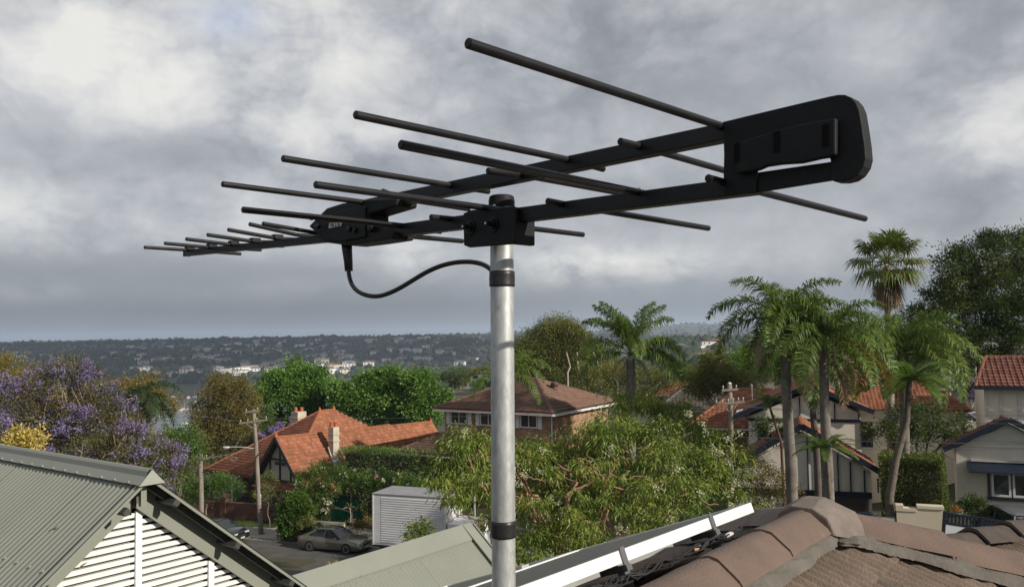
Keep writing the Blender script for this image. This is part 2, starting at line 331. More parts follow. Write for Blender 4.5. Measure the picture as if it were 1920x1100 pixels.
# road, kerb, footpath
U2=np.array([.94,-.342]); N2=np.array([.342,.94]); KP=np.array([-10.9,48.75])
def on_street(t,n):
    """metres along the street (old units scaled), n beyond the far kerb"""
    p=(KP+U2*t+N2*n)*K; return p
def strip(name,mat,t0,t1,n0,n1,lift,kind='structure',steps=40,bend=True,thick=0.):
    q=G(); V=[];F=[]
    for i in range(steps+1):
        t=t0+(t1-t0)*i/steps
        for n in (n0,n1):
            p=on_street(t,n); V.append((p[0],p[1],gz(*on_street(t,0))+lift))
        if thick:
            for n in (n0,n1):
                p=on_street(t,n); V.append((p[0],p[1],gz(*on_street(t,0))+lift-thick))
    w=4 if thick else 2
    for i in range(steps):
        a=i*w;b=a+w
        F.append((a,b,b+1,a+1))
        if thick: F+=[(a+2,b+2,b,a),(a+1,b+1,b+3,a+3)]
    q.add(V,F); return tag(q.build(name,mat),kind=kind)
ASPH=M('asphalt',(.095,.088,.080),(.070,.066,.062),rough=.9,scale=1.2,detail=10,bump=.25,bscale=60,spot=((.055,.053,.05),.6,.58))
CONC=M('concrete',(.40,.37,.31),(.30,.28,.24),rough=.9,scale=1.6,detail=8,bump=.15,bscale=40,spot=((.13,.12,.1),1.1,.6))
strip('road',ASPH,-60,21,-9,-.30,.06)
strip('road_gutter',M('gutter_conc',(.24,.23,.2),(.17,.16,.14),scale=3),-60,21,-.30,0.0,.065)
kerb=strip('kerb',CONC,-60,-3.4,0.,.14,.17,thick=.14)
strip('kerb',CONC,1.2,21,0.,.14,.17,thick=.14)
strip('driveway_crossing',M('drive_conc',(.17,.155,.135),(.12,.11,.1),scale=2,detail=8),-3.4,1.2,0.,4.4,.10,steps=8)
foot=strip('footpath',CONC,-60,-3.4,.14,2.3,.165)
strip('footpath',CONC,1.2,21,.14,2.3,.165)
GRASS=M('verge_grass',(.075,.11,.03),(.05,.075,.022),rough=1,scale=3,detail=8)
strip('verge',GRASS,-60,-5.6,2.3,3.7,.15)
strip('garden_path',CONC,-5.6,-3.9,2.3,5.2,.16,steps=3)
def blades(name,t0,t1,n0,n1,n,h=.12):
    P=[]
    for i in range(n):
        p=on_street(t0+(t1-t0)*rng.random(),n0+(n1-n0)*rng.random()); P.append((p[0],p[1],gz(*p)+.14))
    P=np.array(P); D=rng.normal(size=(n,3))*.45; D[:,2]=1
    tag(link(name,leaf_mesh(name,P,D,h*(.5+rng.random(n)),np.full(n,.02)),Mleaf('grass_leaf',(.06,.10,.02),(.12,.17,.04))),kind='stuff')
blades('verge_grass',-12,-5.6,2.3,3.7,5000)
# road centre join line seen left of the sedan
strip('road_seam',M('seam',(.16,.15,.13),(.1,.1,.09),scale=4),-60,21,-1.35,-1.25,.066)

# ------------------------------------------------------------------ far shore: houses, boats, forest
WHT=M('far_white',(.80,.79,.76),(.70,.69,.66),scale=.3); CRM=M('far_cream',(.64,.58,.46),(.54,.49,.38),scale=.3); GRY=M('far_grey',(.26,.26,.26),(.2,.2,.2),scale=.3); BRK=M('far_brick',(.30,.16,.10),(.24,.13,.09),scale=.3)
RT=M('far_roof_terracotta',(.27,.10,.055),(.2,.08,.05),scale=.4); RG=M('far_roof_grey',(.17,.17,.18),(.12,.12,.13),scale=.4); RB=M('far_roof_brown',(.13,.085,.06),(.1,.07,.05),scale=.4)
DKW=Mglass('far_window')
def far_house_mesh(w,d,h,flat):
    a=G(); a.span(-w/2,w/2,-d/2,d/2,-6,h)
    r=G(); o=.7
    if flat: r.span(-w/2-o,w/2+o,-d/2-o,d/2+o,h+.01,h+.45)
    else:
        hh=min(w,d)*.22; e=max(0,(w-d)/2); z=h+.01
        r.add([(-w/2-o,-d/2-o,z),(w/2+o,-d/2-o,z),(w/2+o,d/2+o,z),(-w/2-o,d/2+o,z),(-e,0,z+hh),(e,0,z+hh)],[(0,1,5,4),(1,2,5),(2,3,4,5),(3,0,4),(3,2,1,0)])
    return a,r
far_pts=[]
FS=['long low','two-storey','flat-roofed','broad two-storey','flat-topped wide','small low','big three-storey','plain two-storey']
FV=[]
for (w,d,h,fl) in [(14,10,4,0),(18,11,6.5,0),(13,9,6.5,1),(16,10,6,0),(22,11,7,1),(11,9,3.6,0),(26,12,9.5,1),(15,10,7,0)]:
    a,r=far_house_mesh(w,d,h,fl); wins=[]
    n=max(2,int(w/4.5))
    for lv in range(1 if h<5 else (2 if h<8 else 3)):
        for i in range(n): wins.append(((i-(n-1)/2)*w/n,-d/2-.03,1.9+lv*3.0))
    FV.append((w,a,r,wins))
wq=G(); wq.box((0,0,0),(1.9,.16,1.5))
WINME=wq.mesh('window'); WINME.materials.append(DKW)
meshcache={}
def far_house(p,vi,wm,rm,rz,label,group,windows=True):
    w,a,r,wins=FV[vi]
    if (vi,wm.name) not in meshcache: me=a.mesh('wall'); me.materials.append(wm); meshcache[(vi,wm.name)]=me
    if (vi,rm.name,'r') not in meshcache: me=r.mesh('roof'); me.materials.append(rm); meshcache[(vi,rm.name,'r')]=me
    h=empty('far_house',p,rz,label,'house',group)
    if p[1]>1300: h.scale=(1.45,1.25,1.35)
    link('wall',meshcache[(vi,wm.name)],None,h); link('roof',meshcache[(vi,rm.name,'r')],None,h)
    if windows:
        for q in wins[:6]: link('window',WINME,None,h,q)
    return h
wn={WHT:'white',CRM:'cream',GRY:'grey',BRK:'brick'}; rn={RT:'terracotta',RG:'grey',RB:'brown'}
def scatter_houses(n,px0,px1,py0,py1,where,group,dmin=900,dmax=6000,wins=True,sep=21,sunny=False,d0=100.):
    c=0;tries=0
    while c<n and tries<n*60:
        tries+=1; px=px0+(px1-px0)*random.random(); py=py0+(py1-py0)*random.random()
        p=march(px,py,d0)
        if p is None or p[1]<dmin*K or p[1]>dmax*K or p[2]<-66.5*K: continue
        if any((p[0]-q[0])**2+(p[1]-q[1])**2<sep**2 for q in far_pts): continue
        far_pts.append((p[0],p[1])); vi=random.choice([0,1,2,3,3,5,7,0,4] if p[1]<2600 else [1,3,4,6,7,2])
        wm=random.choice([WHT,WHT,WHT,WHT,CRM,CRM,GRY]); rm=random.choice([RT,RG,RG,RG,RB])
        fl=FV[vi]
        lab=f"{FS[vi]} {wn[wm]} house with {rn[rm]} roof {where}"
        far_house((p[0],p[1],gz(p[0],p[1])),vi,wm,rm,math.atan2(-p[0],p[1])*.0+random.uniform(-.5,.5)-math.atan2(p[0],p[1]),lab,group,wins and p[1]<2700); c+=1
GB='houses across the bay'
scatter_houses(13,15,220,664,692,'above the purple jacaranda',GB,1200,3200)
scatter_houses(34,240,480,672,704,'low on the slope left of the maples',GB,1200,2300)
scatter_houses(24,240,480,645,672,'high on the slope left of the maples',GB,1500,3400)
scatter_houses(40,480,665,668,702,'low on the slope behind the maples',GB,1200,2300)
scatter_houses(26,480,680,640,668,'high on the slope behind the maples',GB,1500,3600)
scatter_houses(26,690,915,634,668,'on the wooded ridge beside the mast',GB,1200,3600)
scatter_houses(9,690,915,668,690,'in woods below the ridge by the mast',GB,900,3600)
GS='houses on the hill between the palms'
scatter_houses(17,1285,1410,614,640,'on the sunlit hill between the palms',GS,500,1300,sep=14)
scatter_houses(12,1180,1420,640,690,'among trees below the sunlit hill',GS,200,900,sep=16)
scatter_houses(8,835,960,690,728,'among trees behind the brick house',GS,150,700,sep=18)
# boats
HULLM=M('boat_hull',(.72,.72,.7),(.6,.6,.6),rough=.35); CABM=M('boat_cabin',(.6,.6,.58),(.5,.5,.5),rough=.4); MASTM=M('boat_mast',(.55,.55,.55),rough=.4); COVM=M('sail_cover',(.03,.06,.16),(.02,.04,.1))
def hull_mesh(L,B,Hh):
    q=G(); st=[];n=9
    for i in range(n):
        t=i/(n-1); x=(t-.5)*L; b=B/2*(1-max(0,(t-.45)/.55)**2.2)*(.85+.15*min(1,t*4)); s=Hh*(1+.25*t*t)
        st.append([(x,-b,s),(x,-b*.85,.15*Hh),(x,0,-.25*Hh),(x,b*.85,.15*Hh),(x,b,s)])
    V=[p for r in st for p in r]; F=[(i*5+j,i*5+j+1,(i+1)*5+j+1,(i+1)*5+j) for i in range(n-1) for j in range(4)]
    F+=[tuple(i*5 for i in range(n))+tuple(i*5+4 for i in range(n-1,-1,-1)),(4,3,2,1,0)]
    return q.add(V,F)
def sailboat(px,py,L,rz,label):
    p=atz(px,py,-68*K); b=empty('sailboat',p,rz,label,'sailboat','boats moored in the bay')
    hull_mesh(L,L*.3,1.0).build('hull',HULLM,b)
    c=G(); c.prism([(-L*.18,-.9,1.05),(L*.16,-.7,1.1),(L*.16,.7,1.1),(-L*.18,.9,1.05)],(0,0,.55)); c.build('cabin',CABM,b)
    m=G(); m.tube([(L*.05,0,1.6),(L*.05,0,L*1.25)],[.16,.11],8); m.beam((L*.05,-.9,L*.8),(L*.05,.9,L*.8),.08,.08); m.build('mast',MASTM,b)
    q=G(); q.tube([(L*.05,0,2.6),(-L*.36,0,2.5)],.22,8); q.build('boom',COVM,b)
def motorboat(px,py,L,rz,label):
    p=atz(px,py,-68*K); b=empty('motorboat',p,rz,label,'boat','boats moored in the bay')
    hull_mesh(L,L*.34,1.2).build('hull',HULLM,b)
    c=G(); c.prism([(-L*.25,-1.1,1.25),(L*.1,-.95,1.3),(L*.22,-.4,1.35),(L*.22,.4,1.35),(L*.1,.95,1.3),(-L*.25,1.1,1.25)],(0,0,1.2)); c.build('cabin',CABM,b)
    w=G(); w.span(-L*.2,L*.08,-1.12,1.12,1.75,2.2); w.build('window',DKW,b)
sailboat(345,767,11,.4,'nearest white sailboat with a tall mast on the open water')
sailboat(364,744,10,-.3,'white sailboat moored close to the wooded far shore')
sailboat(329,752,9,.2,'small sailboat half behind the olive tree at the bay edge')
for (px,py,L,rz,lab) in [(338,769,6.5,.3,'white motorboat moored beside the nearest sailboat'),(347,795,8,.1,'white motorboat alone on the near water'),(367,754,6.5,.8,'white cruiser below the moored sailboat near the far shore'),
    (371,762,6,2.4,'low motorboat at the edge of the olive crown'),(325,744,6,.2,'small white motorboat near the far shore by the olive tree'),(353,745,6,.9,'small motorboat between the two sailboats at the far shore')]:
    motorboat(px,py,L,rz,lab)
# far forest: thousands of crowns, one mass
def blob_variants(n=6):
    out=[]
    for k in range(n):
        bm=bmesh.new(); bmesh.ops.create_icosphere(bm,subdivisions=2 if k<3 else 1,radius=1)
        V=np.array([v.co[:] for v in bm.verts]); F=np.array([[v.index for v in f.verts] for f in bm.faces]); bm.free()
        nn=np.sin(V@rng.normal(size=(3,6))*3.2+rng.random(6)*6).sum(1)/6
        V=V*(1+.38*nn[:,None])*(1+.12*rng.normal(size=(len(V),1))); out.append((V,F))
    return out
def forest(name,pts,rad,mat,hi=False,squash=.85):
    BV=blob_variants(); VV=[];FF=[];b=0
    for (p,r) in zip(pts,rad):
        V,F=BV[random.randrange(3) if hi else 3+random.randrange(3)]
        a=random.random()*6.28; c,s=math.cos(a),math.sin(a)
        W_=np.stack([V[:,0]*c-V[:,1]*s,V[:,0]*s+V[:,1]*c,V[:,2]*squash*random.uniform(.8,1.35)],1)*r+np.array(p)
        VV.append(W_); FF.append(F+b); b+=len(V)
    return tag(link(name,mesh_np(name,np.vstack(VV),np.vstack(FF),False),mat),kind='stuff')
MFOR=Mleaf('forest_leaf',(.014,.022,.012),(.03,.04,.02),(.045,.05,.028),trans=0.,scale=.02,rough=.9)
hx=np.array(far_pts)
def sample_forest(n,u0,u1,r0,r1,ra,rb,pw=1.0,clear=9.,skip=None):
    P=[];Rd=[]
    while len(P)<n:
        u=u0+(u1-u0)*random.random(); r=r0*(r1/r0)**(random.random()**pw); x=u*r; y=r
        if skip and skip[0]<u<skip[1]: continue
        z=float(g(x,y))
        if z<-66: continue
        X,Y,Z=x*K,y*K,z*K; k=random.uniform(ra,rb)
        dx=hx[:,0]-X; dy=hx[:,1]-Y
        # keep a house's front and sides clear
        if np.any((np.abs(dx)<clear+k*.6)&(dy>-clear*.9)&(dy<clear*2.6+k)): continue
        P.append((X,Y,Z+k*.55)); Rd.append(k)
    return P,Rd
P1,R1=sample_forest(5200,-.68,.02,1265,3600,4.5,8.5,.9); P2,R2=sample_forest(1500,-.70,.5,2600,7000,7,12)
P3,R3=sample_forest(1500,-.13,.32,330,1300,4,7.5); P4,R4=sample_forest(500,.1,.62,420,1300,4,7.5); P5,R5=sample_forest(700,-.75,-.1,150,700,3.5,6.5,skip=(-.45,-.36))
forest('far_forest',P1+P2,R1+R2,MFOR); forest('hillside_forest',P3+P4+P5,R3+R4+R5,Mleaf('forest_leaf_near',(.018,.03,.013),(.04,.055,.022),(.07,.08,.03),trans=0.,scale=.05,rough=.9),hi=True)

# unseen cloud added out of view, its puffs spaced to shade the far shore
def shade_cloud():
    P=[];Rd=[]; cx,cy=-1600+6433,2700-4178-0
    cx=-1600+3000/math.tan(SUN_EL)*math.sin(SUN_AZ); cy_=2700+3000/math.tan(SUN_EL)*math.cos(SUN_AZ)
    while len(P)<105:
        a,b=random.uniform(-1,1),random.uniform(-1,1)
        if a*a+b*b>1: continue
        r=random.uniform(190,330)*(1-.4*(a*a+b*b)); P.append((cx+a*1550,cy_+b*1900,3000+random.uniform(-60,160))); Rd.append(r)
    forest('shade_cloud',P,Rd,M('cloud_white',(.8,.8,.8),(.75,.75,.77),rough=1,scale=.002),hi=True,squash=.5)
shade_cloud()
# ================================================================== HOUSES
class Hs:
    """a building's frame: local y looks along azimuth az, local x to its right, z up"""
    def __init__(s,name,org,az,label,cat='house',group=None,k=K,par=None):
        s.o=np.array(org,float); s.az=az; s.k=k
        s.e=empty(name,tuple(s.o),R_(-az),label,cat,group); s.e.scale=(k,k,k)
        s.X=azv(az+90); s.Y=azv(az); s.Z=np.array([0,0,1.])
    def w(s,p): return s.o+s.k*(s.X*p[0]+s.Y*p[1]+s.Z*p[2])
    def l(s,q):
        d=(np.array(q)-s.o)/s.k; return np.array([d@s.X,d@s.Y,d@s.Z])
    def pix(s,px,py,ax,val):
        n=(s.X,s.Y,s.Z)[ax]; return s.l(onpl(px,py,s.o+n*val*s.k,n))
def intervals(poly,v):
    xs=[]; n=len(poly)
    for i in range(n):
        (u0,v0),(u1,v1)=poly[i],poly[(i+1)%n]
        if (v0<=v)!=(v1<=v): xs.append(u0+(u1-u0)*(v-v0)/(v1-v0))
    xs.sort(); return [(xs[i],xs[i+1]) for i in range(0,len(xs)-1,2)]
def plane_axes(poly):
    P=[np.array(p,float) for p in poly]; nrm=np.zeros(3)
    for i in range(len(P)): nrm+=np.cross(P[i],P[(i+1)%len(P)])
    nrm/=np.linalg.norm(nrm)
    if nrm[2]<0: nrm=-nrm
    v=np.array([0,0,1.])-nrm*nrm[2]; v/=np.linalg.norm(v); u=np.cross(v,nrm); return P,nrm,u,v
def tile_cells(poly,tw,tl):
    P,nrm,u,v=plane_axes(poly); o=P[0]; uv=[((p-o)@u,(p-o)@v) for p in P]; vmin=min(q[1] for q in uv); vmax=max(q[1] for q in uv)
    out=[]; r=0; vv=vmin
    while vv<vmax-.02:
        v1=min(vv+tl,vmax); sh=(r%2)*.0
        for (a,b) in intervals(uv,vv+(v1-vv)*.5):
            i=math.floor(a/tw-sh)
            while (i+sh)*tw<b:
                u0=max(a,(i+sh)*tw); u1=min(b,(i+1+sh)*tw)
                if u1-u0>tw*.2: out.append((u0,u1,vv,v1+ (tl*.12 if v1<vmax else 0)))
                i+=1
        vv+=tl; r+=1
    return o,nrm,u,v,out
def roof_plane(poly,mat,parent,tw=.22,tl=.28,thick=.035,roll=.03,name='roof_tiles',dm=None):
    o,nrm,u,v,cells=tile_cells(poly,tw,tl); n=len(cells); c=np.array(cells)
    prof=np.array([[0,.0],[.55,.0],[.75,1.],[1.0,.25]])
    jit=rng.normal(size=n)*.004
    V=np.empty((n,12,3))
    for k,(f,h) in enumerate(prof):
        uu=c[:,0]+(c[:,1]-c[:,0])*f
        base=o+uu[:,None]*u
        V[:,k]=base+c[:,3][:,None]*v+nrm*(h*roll+.002)
        V[:,4+k]=base+c[:,2][:,None]*v+nrm*(h*roll+thick+jit)[:,None]
        V[:,8+k]=base+c[:,2][:,None]*v-nrm*.01
    idx=[]
    for k in range(3): idx+=[(4+k,5+k,k+1,k),(8+k,9+k,5+k,4+k)]
    F=(np.arange(n)[:,None,None]*12+np.array(idx)[None]).reshape(-1,4)
    ob=tag(link(name,mesh_np(name,V.reshape(-1,3),F),mat,parent),kind='stuff')
    q=G(); q.prism([p-nrm*.03 for p in [np.array(x,float) for x in poly]],-nrm*.06); q.build('roof_deck',dm or M('roof_deck',(.09,.06,.045)),parent)
    return ob
def caps(lines,mat,parent,r=.13,seg=.4,name='ridge_capping'):
    q=G()
    for (p,t) in lines:
        p=np.array(p,float); t=np.array(t,float); l=np.linalg.norm(t-p); d=(t-p)/l; n=max(1,int(round(l/seg)))
        side=np.cross(d,(0,0,1)); side/=np.linalg.norm(side); up=np.cross(side,d)
        for i in range(n):
            a=p+d*(l*i/n); b=p+d*(l*(i+1)/n+.04); ra=r*1.06; rb=r*.92; V=[]
            for (c,rr) in ((a,ra),(b,rb)):
                for k in range(6):
                    th=math.pi*(k/5)*.98+.03; V.append(c+side*rr*math.cos(th)+up*(rr*.75*math.sin(th)-.02))
            F=[(k,k+1,7+k,6+k) for k in range(5)]+[tuple(range(5,-1,-1)),tuple(range(6,12))]; q.add(V,F)
    return tag(q.build(name,mat,parent),kind='stuff')
def window(h,c,w,hh,ax,sgn,fm,gm,nm=1,fw=.06,bars=0,name='window'):
    """frame with panes on a wall: ax 0 faces along x, 1 along y; c = centre on the wall face"""
    f=G(); p=[]; c=np.array(c,float); e=np.array([0,1,0.]) if ax==0 else np.array([1.,0,0]); nv=np.array([sgn,0,0.]) if ax==0 else np.array([0,sgn,0.])
    fr=(e,nv,np.array([0,0,1.]))
    for s in (-1,1): f.box(c+e*s*(w/2-fw/2)+nv*.03,(fw,.10,hh),fr)
    for s in (-1,1): f.box(c+np.array([0,0,s*(hh/2-fw/2)])+nv*.03,(w-2*fw,.098,fw),fr)
    for i in range(1,nm): f.box(c+e*(-w/2+w*i/nm)+nv*.032,(fw*.8,.09,hh-2*fw),fr)
    o=f.build(name,fm,h)
    for i in range(nm):
        q=G(); a=-w/2+fw+(w-2*fw)*i/nm; b=-w/2+fw+(w-2*fw)*(i+1)/nm
        q.box(c+e*(a+b)/2+nv*.012,(b-a-.01,.02,hh-2*fw),fr); q.build('pane',gm,o)
    return o
GL=Mglass('window_glass',(.02,.024,.028),.07)
TERRA=Mtile('terracotta_tile',(.20,.078,.042),(.265,.10,.052),(.33,.14,.075),dirt=(.14,.065,.042))
TERRA_DARK=Mtile('darker_terracotta_tile',(.18,.07,.042),(.24,.09,.05),(.30,.125,.07),dirt=(.10,.055,.04))  # slightly darker tones of the terracotta tile
BROWN=Mtile('brown_tile',(.125,.072,.05),(.15,.088,.062),(.18,.108,.078),dirt=(.09,.052,.04))
GREYT=Mtile('grey_tile',(.10,.085,.075),(.14,.12,.105),(.17,.15,.13),dirt=(.06,.05,.045))
REDT=Mtile('red_tile',(.115,.045,.033),(.155,.06,.043),(.20,.085,.06),dirt=(.08,.045,.035))
CAPT=M('terracotta_cap',(.33,.12,.05),(.24,.09,.045),scale=3)
DKBRICK=Mbrick('dark_brick',(.16,.065,.04),(.11,.05,.035),(.10,.09,.08))
PALEBRICK=Mbrick('pale_brick',(.42,.24,.14),(.20,.095,.06),(.34,.27,.2))
TIMB=M('dark_timber',(.028,.026,.026),(.045,.04,.036),rough=.6); NAVY=M('navy_paint',(.014,.021,.038),(.011,.017,.031),rough=.45,scale=2)
RENDER=M('cream_render',(.70,.645,.55),(.62,.57,.48),rough=.9,scale=1.2,detail=8,bump=.12,bscale=50,spot=((.46,.41,.33),.8,.62))
PALE=M('pale_fibro',(.42,.40,.36),(.36,.34,.31),rough=.85,scale=1.5); WHITE=M('white_paint',(.72,.71,.68),(.64,.63,.60),rough=.45,scale=2)
OFFW=M('offwhite_paint',(.55,.53,.49),(.48,.46,.42),rough=.5); POTM=M('chimney_pot',(.42,.13,.05),(.33,.10,.04))
METP=M('grey_pipe',(.25,.25,.25),rough=.5,metal=.3)

def federation_bungalow():
    h=Hs('bungalow',K*np.array([-17.8,57.7,0]),36.87,'orange tiled bungalow with a half-timbered gable and tall chimney behind the street wall'); e=h.e
    r1=(-1.1,6.3,6.6); r2=(-1.1,7.7,6.6); z0=2.6
    A,B,C_,D=(-6.6,0,z0),(3,0,z0),(3,14,z0),(-6.6,14,z0)
    roof_plane([A,B,r1],TERRA_DARK,e); roof_plane([D,A,r1,r2],TERRA_DARK,e); roof_plane([B,C_,r2,r1],TERRA,e); roof_plane([C_,D,r2],TERRA_DARK,e)
    g0,g1=(2.4,-.45,5.55),(2.4,15,5.15)
    roof_plane([g0,(5.5,-.45,1.85),(5.5,15,1.55),g1],TERRA,e); roof_plane([(-.15,-.45,2.5),g0,g1,(-.15,15,2.2)],TERRA_DARK,e)
    roof_plane([g1,(5.5,15,1.55),(2.4,17.,2.0)],TERRA,e)
    caps([(A,r1),(B,r1),(D,r2),(r1,r2),(g0,g1),(g1,(5.5,15,1.55))],CAPT,e)
    w=G(); w.span(-5.0,4.9,2.2,13.5,-.6,z0); w.span(.1,4.85,.0,2.2,-.6,2.45); w.build('wall',DKBRICK,e)
    # gable of pale boards with dark timbers
    q=G(); q.prism([(.1,-.03,2.45),(4.75,-.03,2.45),(2.42,-.03,5.3)],(0,.06,0)); q.build('gable_panel',PALE,e)
    for (p,t,s) in [((.2,-.08,2.62),(4.7,-.08,2.62),.13),((1.35,-.08,2.7),(1.35,-.08,4.0),.10),((2.42,-.085,2.7),(2.42,-.085,5.1),.12),((3.55,-.08,2.7),(3.55,-.08,3.9),.10),((1.2,-.082,4.0),(3.6,-.082,4.0),.13),((4.2,-.08,2.7),(4.2,-.08,3.05),.08),((1.9,-.09,3.75),(2.95,-.09,3.75),.2)]:
        b=G(); b.beam(p,t,.06,s,(0,1,0) if p[0]==t[0] else (0,0,1)); b.build('timber',TIMB,e)
    for t in ((-.25,-.5,2.38),(5.05,-.5,2.38)):
        b=G(); b.beam((2.4,-.5,5.5),t,.05,.22); b.build('barge_board',TIMB,e)
    for s in (.35,4.4):
        b=G(); b.beam((s,-.1,2.5),(s,-.5,2.95),.1,.1); b.build('bracket',OFFW,e)
    # skirt roof and bay windows below the gable
    roof_plane([(.3,-.85,2.15),(4.6,-.85,2.15),(4.6,0,2.44),(.3,0,2.44)],TERRA_DARK,e,tl=.28)
    for i,x in enumerate((1.55,2.25,2.95,3.65)): window(e,(x,-.02,1.55),.6,.95,1,-1,OFFW,GL,1,.07)
    aw=G(); aw.prism([(1.0,-1.5,.98),(4.5,-1.5,.98),(4.5,-.05,1.45),(1.0,-.05,1.45)],(0,0,.05)); aw.build('awning',M('navy_awning',(.03,.04,.055),(.045,.055,.07),rough=.7,scale=3),e)
    for i in range(9):
        b=G(); x=1.05+i*.42; b.beam((x,-1.45,.95),(x,-1.45,-.3),.035,.035,(0,1,0)); b.build('railing_bar',TIMB,e)
    window(e,(2.3,-.02,.4),1.1,1.0,1,-1,WHITE,GL,2,.06)
    # verandah: posts, arched valance, rail, floor
    for x in (-6.35,-4.7,-3.6,-.25):
        b=G(); b.box((x,.35,1.25),(.13,.13,2.7)); b.build('post',WHITE,e)
    b=G(); pts=[]
    for i in range(13): t=i/12; pts.append((-3.6+3.3*t,.35,2.5-.75*abs(2*t-1)**2.2))
    b.prism([(-3.6,.32,2.58)]+[(p[0],.32,p[2]-.05) for p in pts]+[(-.3,.32,2.58)],(0,.06,0)); b.build('valance',WHITE,e)
    for x0,x1 in ((-6.3,-4.75),(-4.65,-3.65)):
        b=G(); b.span(x0,x1,.31,.36,2.02,2.1); b.span(x0,x1,.31,.36,2.46,2.54)
        for i in range(10): b.span(x0+(x1-x0)*(i+.5)/10-.02,x0+(x1-x0)*(i+.5)/10+.02,.32,.35,2.1,2.46)
        b.build('fretwork',OFFW,e)
        b=G(); b.span(x0,x1,.31,.37,.55,.62); b.span(x0,x1,.31,.37,.1,.16); b.build('rail',OFFW,e)
    b=G(); b.span(-6.5,.1,.05,2.2,-.6,-.05); b.build('verandah_floor',CONC,e)
    q=G(); q.span(-6.7,3.1,-.09,.0,z0-.14,z0-.02); q.span(-6.72,-6.6,0.01,14,z0-.14,z0-.02); q.build('gutter',M('gutter_red',(.16,.05,.03),rough=.5),e)
    window(e,(-2.2,2.18,1.1),1.0,1.3,1,-1,OFFW,GL,2)
    d=G(); d.span(-3.9,-3.0,2.14,2.2,-.05,2.0); d.build('door',TIMB,e)
    # chimneys
    def chimney(px,py,w,top,label=None):
        a=h.l(onpl(px,py,h.w(g0),(h.X*1.19+h.Z)/np.linalg.norm(h.X*1.19+h.Z))) if not isinstance(px,tuple) else np.array(px)
        c=G(); x,y,z=a; zt=top
        c.span(x-w/2,x+w/2,y-w/2,y+w/2,z-1.2,zt-.55); c.span(x-w*.62,x+w*.62,y-w*.62,y+w*.62,zt-1.0,zt-.9); c.span(x-w*.6,x+w*.6,y-w*.6,y+w*.6,zt-.545,zt-.44); c.span(x-w*.52,x+w*.52,y-w*.52,y+w*.52,zt-.435,zt)
        ch=c.build('chimney',M('chimney_render',(.50,.44,.36),(.40,.35,.28),rough=.9,scale=2,detail=8,spot=((.28,.24,.2),2.,.6)),e,bevel=.015)
        for (i,j) in ((-.2,-.2),(.2,.2)):
            pt=G(); pt.lathe([(.15,0),(.16,.03),(.14,.08),(.13,.24),(.155,.27),(.15,.34),(.10,.35)],(x+i*w,y+j*w,zt-.01),12); pt.build('chimney_pot',POTM,ch)
        fl=G(); fl.prism([(x-w*.5-.02,y-w*.5-.08,z+.75),(x+w*.5+.1,y-w*.5-.08,z-.5),(x+w*.5+.1,y+w*.5+.08,z-.5),(x-w*.5-.02,y+w*.5+.08,z+.75)],(.06,0,.05)); fl.build('flashing',M('lead',(.45,.44,.42),rough=.6),ch)
        return a
    ca=chimney(626,858,.52,5.95)
    p=h.pix(560,775,1,8.5); chimney((p[0],8.5,4.2),0,.85,h.pix(560,771,1,8.5)[2])
    v=h.l(onpl(643,858,h.w(g0),(h.X*1.19+h.Z)/np.linalg.norm(h.X*1.19+h.Z))); b=G(); b.tube([v-np.array([0,0,.2]),v+np.array([0,0,1.0])],.045,8); b.lathe([(.02,.0),(.08,.02),(.08,.10),(.02,.14)],v+np.array([0,0,1.0]),8); b.build('vent_pipe',METP,e)
    for pt in (r1,r2,(2.4,-.4,5.6),g1):
        b=G(); b.lathe([(.13,-.05),(.14,.05),(.07,.10),(.09,.15),(.09,.20),(.04,.25),(.01,.32)],pt,8); b.build('finial',POTM,e,smooth=True)
federation_bungalow()

